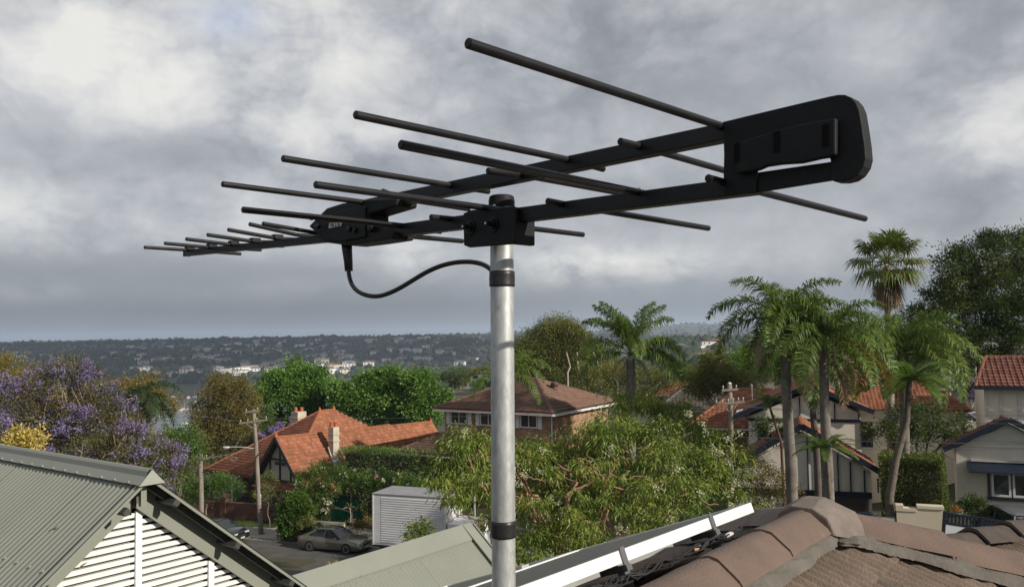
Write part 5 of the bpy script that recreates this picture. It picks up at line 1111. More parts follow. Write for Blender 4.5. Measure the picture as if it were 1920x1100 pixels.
for i in range(40):
    o=link('fan_frond',FD[i%2],None,e); o.location=tuple(tl+np.array([0,0,-.1-.9*random.random()])); o.rotation_euler=(random.uniform(-.3,.3),0,R_(360*i/40*7+random.uniform(-9,9))); o['label']='dead brown fan frond hanging down'
for a in (20,35,-5):
    o=link('fan_frond',FD[0],None,e); o.location=tuple(tl+np.array([0,0,.15])); o.rotation_euler=(0,-.55,R_(a-40)); o['label']='dead brown fan frond hanging down'; s=1.15; o.scale=(s,s,s)
# tree ferns
TF=[frond_mesh(1.9,e0,tn,64,.33,.040,dr,.15,pet=.1,fwd=.3,rach=.014) for e0,tn,dr in ((.75,1.0,.15),(.45,1.0,.2),(.15,.9,.25))]
for me in TF: me.materials.append(P_FRN)
def fern(label,base,top,path,ra,rb,s,cnt=(5,6,6),skew=0,mat=None):
    base=np.array(base,float); e=empty('tree_fern',base,0,label,'tree fern'); tp=np.array(top)-base
    trunk_mesh([(0,0,-.4)]+[tuple(np.array(p)-base) for p in path]+[tuple(tp)],ra,rb,.08,.05).build('trunk',mat or M('fern_trunk',(.15,.125,.10),(.09,.075,.06),scale=6,bump=.4),e,smooth=True)
    for k,c in enumerate(cnt):
        for i in range(c):
            o=link('frond',TF[k],None,e); o.location=tuple(tp); o.rotation_euler=(0,0,R_(360*i/c+k*29+skew+random.uniform(-8,8))); o.scale=(s,s,s)
fern('tree fern with bright green fronds on a long curved trunk',ground_pt(1668,985,30),at(1705,712,30*K),[at(1668,930,30*K),at(1680,860,30*K),at(1700,790,30*K)],.19,.11,1.25,(5,6,7),15)
fern('low tree fern with yellow green fronds between the palm trunks',ground_pt(1560,935,26),at(1548,838,26*K),[at(1553,890,26*K)],.08,.06,.68,(4,5,5),40)
fern('small fern like tree with a red brown stem before the timbered gable',ground_pt(1470,880,40),at(1440,752,40*K),[at(1465,830,40*K),at(1452,790,40*K)],.09,.06,.8,(3,4,4),10,M('red_stem',(.12,.06,.04),(.08,.045,.03)))
# yucca-like plant by the green gate
def rosette(label,base,h,nl,L,mat,cat='plant'):
    e=empty('cordyline',base,0,label,cat); q=G(); q.tube(wander((0,0,-.1),(0.05,0,h),5,.05),[.05,.045,.04,.04,.035],6); q.build('stem',BARKP,e)
    for hh in (h,h*.55):
        P=np.tile(np.array([[.03,0,hh]]),(nl,1)); D=rng.normal(size=(nl,3)); D[:,2]=np.abs(D[:,2])*.7; link('foliage',leaf_mesh('foliage',P,D,np.full(nl,L)*(.7+.5*rng.random(nl)),np.full(nl,.07),.35),mat,e)
rosette('tufted dry cordyline standing before the green gate',ground_pt(655,985,50),2.3,34,.6,Mleaf('dry_leaf',(.14,.12,.05),(.2,.16,.08),trans=.3))
# ================================================================== VEHICLES, POLES, WIRES
TYRE=M('tyre',(.012,.012,.012),(.02,.02,.02),rough=.8); RIM=M('rim',(.45,.45,.46),rough=.3,metal=.8); LAMP=M('headlight',(.55,.57,.6),(.4,.42,.45),rough=.15); REDL=M('tail_light',(.25,.01,.01),rough=.2); PLATE=M('number_plate',(.6,.58,.4),rough=.5); BLKP=M('black_plastic',(.015,.015,.016),(.022,.022,.022),rough=.6)
CG=Mglass('car_glass',(.014,.018,.02),.05)
def car(name,label,loc,az,paint,L=4.8,Wd=1.8,Hh=1.44,kind='sedan'):
    e=empty(name,loc,rotz(az),label,'car'); hw=Wd/2
    if kind=='sedan': top=[(-.5,.60),(-.485,.90),(-.42,.985),(-.33,1.0),(-.20,.98),(0,.955),(.14,.94),(.20,.93),(.36,.84),(.45,.74),(.49,.62),(.5,.50)]; cab=[(-.36,1.0),(-.20,Hh-.03),(-.06,Hh),(.04,Hh-.02),(.20,.93)]
    elif kind=='hatch': top=[(-.5,.62),(-.49,.95),(-.45,1.0),(-.2,1.0),(0,.98),(.2,.96),(.28,.94),(.40,.86),(.47,.72),(.5,.52)]; cab=[(-.47,1.0),(-.40,Hh-.06),(-.1,Hh),(.06,Hh-.03),(.28,.95)]
    else: top=[(-.5,.65),(-.495,1.05),(-.46,1.08),(-.2,1.08),(0,1.07),(.2,1.05),(.27,1.02),(.42,.93),(.48,.8),(.5,.55)]; cab=[(-.485,1.08),(-.43,Hh-.05),(-.1,Hh),(.08,Hh-.03),(.27,1.03)]
    ts=np.linspace(-.5,.5,33); V=[];F=[]
    for t in ts:
        zt=np.interp(t,[a for a,_ in top],[b for _,b in top]); w=hw*(1-.10*max(0,(abs(t)-.33)/.17)**2); x=t*L; zb=.20+.10*max(0,(abs(t)-.42)/.08)
        zm=zb+(zt-zb)*.55; cr=.035
        V+= [(x,-w*.90,zb),(x,-w,zb+(zt-zb)*.25),(x,-w,zm),(x,-w*.965,zb+(zt-zb)*.86),(x,-w*.90,zt),(x,-w*.45,zt+cr),(x,0,zt+cr*1.2),(x,w*.45,zt+cr),(x,w*.90,zt),(x,w*.965,zb+(zt-zb)*.86),(x,w,zm),(x,w,zb+(zt-zb)*.25),(x,w*.90,zb)]
    n=13
    for i in range(len(ts)-1):
        for k in range(n): F.append((i*n+k,i*n+(k+1)%n,(i+1)*n+(k+1)%n,(i+1)*n+k))
    F+=[tuple(range(n-1,-1,-1)),tuple((len(ts)-1)*n+k for k in range(n))]
    q=G(); q.add(V,F); q.build('body',paint,e,smooth=True,auto=True)
    # greenhouse: glass, roof panel, pillars
    ca=np.linspace(cab[0][0],cab[-1][0],21); bz=lambda t: np.interp(t,[a for a,_ in top],[b for _,b in top]); cz=lambda t: max(bz(t)+.0,np.interp(t,[a for a,_ in cab],[b for _,b in cab]))
    V=[];F=[]
    for t in ca:
        z0=bz(t)-.01; z1=cz(t); f=(z1-z0)/(Hh-.95); wt=hw*(.88-.22*min(1,f)); V+=[(t*L,-hw*.88,z0),(t*L,-wt,z1),(t*L,-wt*.5,z1+.02*f),(t*L,wt*.5,z1+.02*f),(t*L,wt,z1),(t*L,hw*.88,z0)]
    for i in range(20):
        for k in range(5): F.append((i*6+k,i*6+k+1,(i+1)*6+k+1,(i+1)*6+k))
    q=G(); q.add(V,F); q.build('window_glass',CG,e,smooth=True,auto=True)
    ra,rb=cab[1][0]-.012,cab[3][0]+.012; q=G(); V=[];F=[]; rt=np.linspace(ra,rb,9)
    for t in rt:
        z1=cz(t)+.012; wt=hw*.672; V+=[(t*L,-wt,z1-.03),(t*L,-wt*.96,z1+.01),(t*L,-wt*.5,z1+.03),(t*L,wt*.5,z1+.03),(t*L,wt*.96,z1+.01),(t*L,wt,z1-.03)]
    for i in range(8):
        for k in range(5): F.append((i*6+k,i*6+k+1,(i+1)*6+k+1,(i+1)*6+k))
    q.add(V,F); q.build('roof',paint,e,smooth=True)
    for s in (-1,1):
        q=G()
        for t0,t1,wd in ((cab[0][0],cab[1][0],.09),(cab[-1][0],cab[3][0],.06),(-.07,-.06,.07)):
            a=np.array([t0*L,s*hw*.885,bz(t0)]); b=np.array([t1*L,s*hw*.672,cz(t1)]); q.beam(a,b,wd,.03,(0,s,.3))
        q.build('pillar',paint,e)
        q=G(); q.box((.135*L,s*(hw+.08),.98),(.12,.2,.13)); q.build('mirror',paint,e,bevel=.02)
        q=G(); q.box((-.02*L,s*(hw+.004),.78),(.14,.02,.025)); q.box((-.2*L,s*(hw+.004),.80),(.14,.02,.025)); q.build('door_handle',BLKP,e)
        q=G(); q.box((.462*L,s*hw*.66,.665),(.17,.42,.15)); q.build('headlight',LAMP,e,bevel=.03)
        q=G(); q.box((-.485*L,s*hw*.68,.82),(.12,.40,.16)); q.build('tail_light',REDL,e,bevel=.02)
        for xx in (-.29,.285):
            q=G(); q.lathe([(.37,-.005),(.37,.006)],(0,0,0),20); a=q.build('wheel_arch',BLKP,e); a.rotation_euler=(R_(90),0,0); a.location=(xx*L,s*(hw-.0),.34)
            q=G(); q.lathe([(.22,-.10),(.30,-.10),(.318,-.07),(.318,.07),(.30,.10),(.22,.10)],(0,0,0),22); w=q.build('wheel',TYRE,e,smooth=True,auto=True); w.rotation_euler=(R_(-90*s),0,0); w.location=(xx*L,s*(hw-.075),.318)
            q=G(); q.lathe([(.21,.02),(.215,.10),(.195,.104),(.19,.06),(.05,.055),(.045,.09),(.01,.092)],(0,0,0),22)
            for k in range(7): an=k*2*math.pi/7; q.beam((.04*math.cos(an),.04*math.sin(an),.08),(.2*math.cos(an),.2*math.sin(an),.095),.05,.02)
            q.build('rim',RIM,w)
    q=G(); q.box((.495*L,0,.55),(.06,.72,.13)); q.build('grille',BLKP,e); q=G(); q.box((.503*L,0,.40),(.05,.38,.11)); q.box((-.503*L,0,.62),(.03,.38,.11)); q.build('number_plate',PLATE,e)
    return e
CARG=M('car_olive_grey',(.155,.148,.12),(.15,.143,.118),rough=.25,metal=.5,coat=1.); CARB=M('car_black',(.012,.013,.016),rough=.25,coat=.7); CARS=M('car_silver',(.20,.21,.225),(.19,.2,.21),rough=.3,metal=.4,coat=.5); CARN=M('car_blue',(.03,.055,.09),rough=.3,coat=.5); CARW=M('car_white',(.6,.6,.6),rough=.3,coat=.4)
ra=atz(583,1033,.06); fa=atz(649,1039,.06); c=(ra+fa)/2+np.array([*N2,0])*.80; 
car('sedan','olive grey sedan parked at the kerb behind the white truck',(c[0],c[1],gz(c[0],c[1])+.06),109.5,CARG)
c=on_street(-7.1,-1.05); car('hatchback','black hatchback mostly hidden by the gable roof edge',(c[0],c[1],gz(c[0],c[1])+.06),111,CARB,4.1,1.72,1.5,'hatch')
c=ground_pt(1884,985,31.5); c=at(1893,985,32.5*K); zr=at(1880,948,32.5*K)[2]; car('station_wagon','grey silver wagon parked behind the navy gate',(c[0],c[1],zr-1.62),8,CARS,4.6,1.82,1.62,'suv')
c=at(1628,975,37*K); car('parked_car','dark blue car whose roof just shows in the garage doorway',(c[0],c[1],c[2]-1.3),200,CARN,4.2,1.74,1.45,'hatch')
c=at(1822,792,52*K); car('parked_car','white car glimpsed between the dark trunks below the jacaranda',(c[0],c[1],c[2]-.75),150,CARW,4.2,1.74,1.5,'hatch')
def truck():
    WB=M('truck_white',(.62,.62,.63),(.55,.55,.56),rough=.5,scale=1.2,detail=8,spot=((.42,.41,.4),.5,.66),stretch=(.4,1,2))
    p=np.array([-7.8,45.3])*K; z=gz(*p)+.06; e=empty('box_truck',(p[0],p[1],z),R_(-20.5),'white box truck with ribbed sides half hidden by the gum tree','truck')
    L,Wd,z0,z1=5.0,2.6,.95,4.05
    q=G(); q.span(0.02,L-.02,.02,Wd,z0,z1); q.build('box_body',WB,e)
    n=20; 
    for i in range(n):
        q=G(); z=z0+.12+(z1-z0-.25)*(i+.5)/n; h=(z1-z0-.25)/n
        q.prism([(.62,0.019,z-h*.42),(.62,-.012,z-h*.25),(.62,-.012,z+h*.25),(.62,.019,z+h*.42)],(L-.75,0,0)); q.build('side_rib',WB,e)
    for a,b in ((.0,.09),(L-.09,L)):
        q=G(); q.span(a,b,-.02,.06,z0-.02,z1+.02); q.build('corner_post',WB,e)
    q=G(); q.span(.09,.6,.004,.019,z0+1.9,z1-.15); q.span(.09,.6,.004,.019,z0+.1,z0+1.86); q.build('side_panel',WB,e)
    q=G(); q.span(-.02,L+.02,-.03,Wd+.03,z1+.022,z1+.07); q.build('roof',M('truck_roof',(.3,.3,.31),(.22,.22,.23),rough=.7,scale=1),e)
    q=G(); q.span(0,L,-.03,.05,z0-.13,z0-.022); q.span(.2,L+2,.5,.6,z0-.35,z0-.15); q.span(.2,L+2,Wd-.6,Wd-.5,z0-.35,z0-.15); q.build('chassis',BLKP,e)
    for x in (1.1,):
        for y in (.1,Wd-.35):
            q=G(); q.lathe([(.25,-.12),(.45,-.12),(.47,-.08),(.47,.08),(.45,.12),(.25,.12)],(0,0,0),20); w=q.build('wheel',TYRE,e); w.rotation_euler=(R_(90),0,0); w.location=(x,y+.12,.47)
    q=G(); q.span(L+.003,L+.03,.05,Wd-.03,z0+.05,z1-.05); q.build('front_panel',WB,e)
    q=G(); q.prism([(L+.12,0.1,.55),(L+2.0,.1,.55),(L+2.05,.1,1.3),(L+1.75,.1,2.5),(L+.12,.1,2.55)],(0,Wd-.2,0)); q.build('cab',WB,e,bevel=.05)
    q=G(); q.prism([(L+.75,.085,1.5),(L+1.9,.085,1.5),(L+1.68,.085,2.35),(L+.75,.085,2.35)],(0,Wd-.17,0)); q.build('cab_window',CG,e)
    for y in (.15,Wd-.4):
        q=G(); q.lathe([(.25,-.12),(.45,-.12),(.47,-.08),(.47,.08),(.45,.12),(.25,.12)],(0,0,0),20); w=q.build('wheel',TYRE,e); w.rotation_euler=(R_(90),0,0); w.location=(L+1.1,y+.12,.47)
truck()
# ------------------------------------------------------------------ poles and wires
POLE=M('pole_timber',(.27,.235,.195),(.17,.145,.12),rough=.95,scale=2,detail=8,stretch=(4,4,.5),bump=.4,bscale=14); INSU=M('insulator',(.62,.62,.6),rough=.25); GALV=M('galvanised_fitting',(.5,.5,.5),(.4,.4,.4),rough=.45,metal=.5); CABL=M('black_cable',(.012,.012,.013),rough=.6)
def pole(label,base,top,r0,r1,arms,d,lamp=None,extra=None):
    base=np.array(base); top=np.array(top); e=empty('power_pole',base,0,label,'power pole'); q=G(); P=np.linspace([0,0,-.4],top-base,9); P[1:-1]+=rng.normal(size=(7,3))*.015; q.tube(P,np.linspace(r0,r1,9),12); q.build('pole',POLE,e,smooth=True)
    for (xa,ya,xb,yb,ins) in arms:
        a=at(xa,ya,d)-base; b=at(xb,yb,d)-base; fr=(a-b)/np.linalg.norm(a-b); off=np.array([0,-.16,0]); a=a+off;b=b+off
        q=G(); q.beam(a,b,.09,.11); ar=q.build('crossarm',POLE,e); m=(a+b)/2
        for t in ins:
            p=a+(b-a)*t; q=G(); q.lathe([(.012,.05),(.012,.13),(.036,.14),(.04,.17),(.025,.185),(.036,.21),(.015,.24)],p,8); q.build('insulator',INSU,ar)
        q=G()
        for t in (.22,.78):
            p=a+(b-a)*t; cpt=top*0+np.array([(top-base)[0]*(m[2]/(top-base)[2]),(top-base)[1]*(m[2]/(top-base)[2])-.15,m[2]-.5]); q.beam(p-np.array([0,0,.05]),cpt,.03,.03,(0,1,0))
        if abs(xb-xa)>30: q.build('brace',GALV,ar)
    if lamp:
        (xa,ya),(xb,yb)=lamp; a=at(xa,ya,d)-base; b=at(xb,yb,d-.6)-base; q=G(); q.tube([a,a+(b-a)*.4+np.array([0,0,.07]),a+(b-a)*.8+np.array([0,0,.05]),b],.03,8); ob=q.build('lamp_arm',GALV,e)
        q=G(); V=np.array([(-.28,0,.0),(.22,0,0)]); q.lathe([(.02,.06),(.10,.05),(.13,.0),(.11,-.06),(.05,-.1),(.01,-.11)],(0,0,0),12); lo=q.build('luminaire',M('lamp_glass',(.6,.62,.64),rough=.2),ob,smooth=True); lo.location=tuple(b); lo.scale=(2.0,1,1)
    return e
b=atz(490,1003,.15); D1=b[1]
e=pole('tall timber power pole with two crossarms and a street lamp arm on the footpath',b,at(476,767,D1),.19,.12,[(461,772,487,769,(.08,.9)),(450,793,503,786,(.05,.3,.62,.95))],D1,((481,841),(424,838)))
q=G(); pts=[(482,925),(480,900),(478,870),(480,858),(487,849),(496,847),(505,848)]; q.tube([at(x,y,D1-.2)-np.array(e.location) for x,y in pts],.028,6); q.build('service_cable',CABL,e)
q=G(); q.box(at(490,928,D1)-np.array(e.location)+np.array([-.02,-.16,0]),(.12,.02,.25)); q.build('pole_tag',INSU,e)
D2=44*K; b=at(378,960,D2); e=pole('short weathered timber pole rising behind the gable roof edge',(b[0],b[1],gz(b[0],b[1])),at(376,844,D2),.16,.14,[(362,856,392,858,(.1,.5,.9))],D2)
D3=37*K; b=at(1370,900,D3); e=pole('old timber pole with crossarms and white insulators beside the gum tree',(b[0],b[1],gz(b[0],b[1])),at(1368,722,D3),.15,.12,[(1352,731,1382,729,(.08,.9)),(1340,758,1394,752,(.04,.25,.45,.62,.8,.96))],D3)
q=G(); q.lathe([(.05,0),(.10,.04),(.11,.09),(.06,.15),(.02,.17)],at(1368,722,D3)-np.array(e.location),10); q.build('pole_cap',INSU,e)
WIRE=M('wire_grey',(.30,.30,.30),(.24,.24,.24),rough=.5)
def wire(label,p,q_,sag=.015,r=.011,group='power lines',mat=WIRE):
    n=14; p=np.array(p);q_=np.array(q_); t=np.linspace(0,1,n)[:,None]; P=p+(q_-p)*t; P[:,2]-=(4*t*(1-t))[:,0]*sag*np.linalg.norm(q_-p)
    g_=G(); g_.tube(P,r,5); tag(g_.build('power_line',mat),label,'wire',group)
wire('bright power line crossing in front of the garage roof',at(1370,818,D3-.2),at(1990,833,21*K),.003,.013)
for i,(ya,yb,w) in enumerate(((756,778,'highest'),(757,786,'middle'),(760,796,'lowest'))): wire(f'{w} of the thin power lines before the half-timbered gable',at(1345+i*20,ya,D3-.2),at(2000,yb,24*K),.012,.008)
wire('thin service wire from the garage gable to the cream house',at(1540,838,39*K),at(1980,838,30*K),.012,.008)
wire('pale service wire running left from the short timber pole',at(362,855,D2-.1),at(120,905,40*K),.01,.010)
wire('service wire from the short pole to the street lamp pole',at(390,857,D2-.1),at(480,838,D1-.2),.012,.010)
wire('black service wire from the street lamp pole to the bungalow gable',at(505,848,D1-.2),at(590,852,58*K),.006,.010,mat=CABL)
for i,(a,b_) in enumerate((((452,790),(-60,700)),((503,784),(1340,752)))): 
    wire(('power line leaving the lamp pole towards the jacaranda','power line from the lamp pole towards the pole by the gum tree')[i],at(*a,D1-.1),at(*b_,(60*K,D3)[i]),.01,.007)
q=G(); th=np.linspace(0,2*math.pi,20); cpt=at(438,860,50*K); q.tube([cpt+np.array([.22*math.cos(t),0,.13*math.sin(t)]) for t in th],.015,5,cap=False); tag(q.build('cable_loop',WIRE),'small coiled wire loop hanging on the service wire','cable')

# ================================================================== FOREGROUND ROOFS
CBOND=M('colorbond_grey',(.225,.235,.20),(.205,.215,.182),rough=.45,scale=1.2,detail=8,spec=.4,spot=((.20,.205,.178),.6,.60)); CBT=M('colorbond_trim',(.235,.245,.207),(.215,.225,.19),rough=.45,scale=1); SCRW=M('screw_head',(.42,.43,.40),rough=.4,metal=.4)
AZG=37.; GA=azv(AZG); GB=azv(AZG-90); GN=-GB
def corr_sheets(e,o,along,down,nrm,W_,L_,cover=.762,pitch=.0762,amp=.0085,v0=0.,mat=CBOND):
    o=np.array(o,float); n=int(math.ceil(W_/cover))
    for i in range(n):
        a=i*cover; b=min(W_,(i+1)*cover)+.03; m=int((b-a)/pitch*8)+1; us=np.linspace(a,b,m); V=[];F=[]
        lift=.002*(i%2)
        for u in us:
            h=amp*math.cos(2*math.pi*u/pitch)+lift
            for v in (v0,v0+(L_-v0)*.33,v0+(L_-v0)*.67,L_): V.append(o+along*u+down*v+nrm*h)
            V.append(o+along*u+down*L_+nrm*(h-.003))
        for k in range(m-1):
            for j in range(4): F.append((k*5+j,k*5+j+1,(k+1)*5+j+1,(k+1)*5+j))
        q=G(); q.add(V,F); q.build('roof_sheet',mat,e,smooth=True)
def left_gable():
    th=R_(39); Ap=at(283,886,7.0); e=empty('gable_house',(0,0,0),0,'grey corrugated gable roof with a white louvred gable end','house')
    dl=-GA*math.cos(th)+np.array([0,0,-math.sin(th)]); dr=GA*math.cos(th)+np.array([0,0,-math.sin(th)]); nl=-GA*math.sin(th)+np.array([0,0,math.cos(th)]); nr=GA*math.sin(th)+np.array([0,0,math.cos(th)])
    base=np.array([Ap[0],Ap[1],gz(Ap[0],Ap[1])]); e.location=base; Ap=Ap-base
    corr_sheets(e,Ap-np.array([0,0,.035]),GB,dl,nl,9.,4.6); corr_sheets(e,Ap-np.array([0,0,.035]),GB,dr,nr,9.,4.6)
    # ridge capping: rolled top and two flashing wings
    for i in range(3):
        a=Ap+GB*(i*3.0+.0); b=Ap+GB*(i*3.0+3.04); up=.004*i
        sec=[-GA*math.cos(th)*.145+np.array([0,0,-math.sin(th)*.145+.0]),-GA*.045+np.array([0,0,.0-.03]),-GA*.032+np.array([0,0,.012]),-GA*.012+np.array([0,0,.032]),GA*.012+np.array([0,0,.032]),GA*.032+np.array([0,0,.012]),GA*.045+np.array([0,0,-.03]),GA*math.cos(th)*.145+np.array([0,0,-math.sin(th)*.145])]
        V=[a+s_+np.array([0,0,up+.004]) for s_ in sec]+[b+s_+np.array([0,0,up+.004]) for s_ in sec]+[a+s_+np.array([0,0,up]) for s_ in sec]
        F=[(k,k+1,9+k,8+k) for k in range(7)]+[(16+k,17+k,k+1,k) for k in range(7)]; q=G(); q.add(V,F); q.build('ridge_capping',CBT,e)
    q=G(); f=Ap+GN*.012; q.prism([f-GA*.115+np.array([0,0,-.095]),f+np.array([0,0,.03]),f+GA*.115+np.array([0,0,-.095])],GN*.012); q.build('ridge_end_cap',M('colorbond_pale',(.30,.31,.265),(.28,.29,.25),rough=.5),e)
    # screws in rows
    q=G()
    for v in (.13,1.0,1.9):
        for i in range(34):
            c=Ap+GB*(.16+i*.229)+dl*v+nl*.0125-np.array([0,0,.035*(1 if v>.2 else 0)]); q.box(c,(.014,.014,.008),(GB,dl,nl))
    tag(q.build('roof_screw',SCRW,e),kind='stuff')
    G0=Ap-GN*.34       # louvre plane
    for d,nn,lab in ((dl,nl,'left'),(dr,nr,'right')):
        a=G0+GN*.06-np.array([0,0,.19])+d*-.02; q=G(); q.beam(a,a+d*4.6,.035,.19,nn); q.build('barge_board',CBT,e)
        a=Ap-np.array([0,0,.075])-GN*.02; q=G(); q.beam(a+nn*.02,a+d*4.6+nn*.02,.015,.022,nn); q.build('verge_trim',CBT,e)
        a=Ap-np.array([0,0,.075])-GN*.14; q=G(); q.beam(a,a+d*4.6,.045,.06,nn); q.build('fly_rafter',M('dark_rafter',(.055,.055,.05),(.04,.04,.038),rough=.7),e)
        for k in range(6):
            c=Ap+d*(.35+k*.78)-nn*.085-GN*.12; q=G(); q.box(c,(.30,.055,.045),(GN,d,nn)); q.build('batten',M('dark_rafter',(.055,.055,.05)),e)
    q=G(); c=Ap-GN*.13+np.array([0,0,-.20]); q.box(c,(.05,.04,.18),(GA,GN,np.array([0,0,1.]))); q.build('king_post',CBT,e)
    # white louvre slats, one by one
    WL=M('louvre_white',(.87,.87,.86),(.83,.83,.82),rough=.5,scale=2); z=-.40; tn=math.tan(th)
    while z>-2.6:
        hw=(-z-.29)/tn; 
        if hw>.05:
            q=G(); c=G0+np.array([0,0,z]); q.box(c,(2*hw,.016,.037),(GA,GN*.96+np.array([0,0,-.28]),np.array([0,0,.96])+GN*.28)); q.build('louvre_slat',WL,e)
        z-=.0630
    for px,zt in ((257,-.36),(393,-.95),(105,-1.2)):
        p=onpl(px,1000,G0+base,GN)-base; x=float((p-G0)@GA); q=G(); q.box(G0+GA*x+GN*.022+np.array([0,0,(zt-2.6)/2-.0]),(.055,.024,2.6+zt),(GA,GN,np.array([0,0,1.]))); q.build('louvre_mullion',WL,e)
    q=G(); q.prism([G0-GN*.05+np.array([0,0,-.36]),G0-GN*.05+dl*4+np.array([0,0,-.36]),G0-GN*.05+dr*4+np.array([0,0,-.36])],-GN*.04); q.build('gable_lining',M('lining_olive',(.23,.235,.195),(.20,.205,.17),rough=.8),e)
    q=G(); c=G0+GB*4.4; q.prism([c-GA*2.9+GN*3.9,c+GA*2.9+GN*3.9,c+GA*2.9-GN*3.9,c-GA*2.9-GN*3.9],(0,0,-5.)); o=q.build('wall',RENDER,e); o.location=(0,0,-2.62)
    return e
left_gable()
def pale_roof():
    th=R_(40); R0=at(880,982,15.); e=empty('side_wing_roof',(R0[0],R0[1],gz(R0[0],R0[1])),0,'sunlit pale corrugated roof below the gum tree left of the mast','roof'); base=np.array(e.location); R0=R0-base
    dn=GN*math.cos(th)+np.array([0,0,-math.sin(th)]); nn=GN*math.sin(th)+np.array([0,0,math.cos(th)]); d2=-GN*math.cos(th)+np.array([0,0,-math.sin(th)]); n2=-GN*math.sin(th)+np.array([0,0,math.cos(th)])
    corr_sheets(e,R0-np.array([0,0,.04]),-GA,dn,nn,11.,4.2,v0=.04); corr_sheets(e,R0-np.array([0,0,.04]),-GA,d2,n2,11.,4.2)
    for i in range(4):
        a=R0-GA*(i*2.8); b=R0-GA*(i*2.8+2.83); up=.003*i; V=[]
        for c in (a,b): V+=[c+d2*.2+np.array([0,0,up]),c+np.array([0,0,.03+up]),c+dn*.30+np.array([0,0,up+.005])]
        V+=[a+dn*.30+np.array([0,0,up-.02]),b+dn*.30+np.array([0,0,up-.02])]
        q=G(); q.add(V,[(0,1,4,3),(1,2,5,4),(2,6,7,5)]); q.build('ridge_capping',CBT,e)
    a=R0+GA*.02+np.array([0,0,.012]); q=G(); q.prism([a,a+dn*4.2,a+dn*4.2-GA*.22,a-GA*.22],nn*.022); q.build('verge_capping',CBT,e)
    a=R0+GA*.045-np.array([0,0,.06]); q=G(); q.beam(a,a+dn*4.2,.025,.2,nn); q.beam(a,a+d2*4.2,.025,.2,n2); q.build('barge_board',CBT,e)
    c=R0-GA*.5; q=G(); q.prism([c+np.array([0,0,-.15]),c+dn*3.8-nn*.12,c+d2*3.8-n2*.12],-GA*10); q.build('gable_wall',RENDER,e)
    q=G()
    for v in (.36,1.6):
        for i in range(40): q.box(R0-GA*(.2+i*.2286)+dn*v+nn*.012-np.array([0,0,.04]),(.014,.014,.008),(GA,dn,nn))
    tag(q.build('roof_screw',SCRW,e),kind='stuff')
pale_roof()

# dead leaves lying on the corrugated sheets
for (x,y,rz,lab) in ((106,983,.4,'dry brown leaf lying in the corrugations of the gable roof'),(158,1052,1.2,'small dry leaf low on the corrugated gable roof')):
    p_=at(283,886,7.0); th_=R_(39); nl_=-GA*math.sin(th_)+np.array([0,0,math.cos(th_)]); c=onpl(x,y,p_,nl_)+nl_*.004-np.array([0,0,.03]); u_=GB*math.cos(rz)+np.cross(nl_,GB)*math.sin(rz); v_=np.cross(nl_,u_)
    q=G(); q.add([c-u_*.035,c-u_*.01+v_*.014+nl_*.008,c+u_*.03+v_*.008+nl_*.012,c+u_*.05+nl_*.004,c+u_*.02-v_*.013+nl_*.01,c-u_*.01-v_*.012+nl_*.006],[(0,1,2,3,4,5)]); tag(q.build('dry_leaf',M('dry_leaf_mat',(.30,.22,.12),(.2,.14,.08))),lab,'leaf')
# ---- our own tiled roof, the ridge right under the camera
AZN=38.5; TA=azv(AZN); TB=azv(AZN-90); SL=R_(22)
APX=at(1528,963,3.45); zR=APX[2]
CONT=M('concrete_tile',(.185,.138,.104),(.125,.094,.072),rough=.95,scale=7,detail=10,bump=.35,bscale=120,spot=((.10,.085,.07),5.,.56),stretch=None)
CAPM=M('concrete_cap',(.158,.112,.089),(.126,.09,.073),rough=.95,scale=6,detail=9,bump=.35,bscale=140,spot=((.195,.135,.108),9,.64)); CAPG=M('weathered_cap',(.20,.165,.145),(.14,.115,.10),rough=.95,scale=9,detail=9,bump=.3,bscale=90,spot=((.34,.31,.28),7,.60)); CAPSH=M('shade_toned_cap',(.085,.066,.056),(.055,.044,.038),rough=.95,scale=9,detail=9,bump=.3,bscale=90); MORT=M('mortar',(.14,.125,.108),(.10,.09,.078),rough=1,scale=8,detail=9,bump=.35,bscale=60,spot=((.10,.085,.075),9,.60))  # the dark cap tone has the second hip's shade painted in
def tile_mesh(w,l,thick=.022,lift=.020):
    nu=37; prof=[]
    V=[];F=[]
    for v in (l+.05,l*.5,.012,.0):
        for i in range(nu):
            u=w*i/(nu-1); h=.0075*(1-math.cos(2*math.pi*u/.0592))+.005*(1-math.cos(2*math.pi*u/w))*.5; h+= lift*(1-v/(l+.05)) - (.004 if v==0. else 0); V.append([u,v,h])
    for i in range(nu): V.append([w*i/(nu-1),0.,-thick*.2])
    for r in range(4):
        for i in range(nu-1): F.append((r*nu+i,(r+1)*nu+i,(r+1)*nu+i+1,r*nu+i+1))
    return V,F
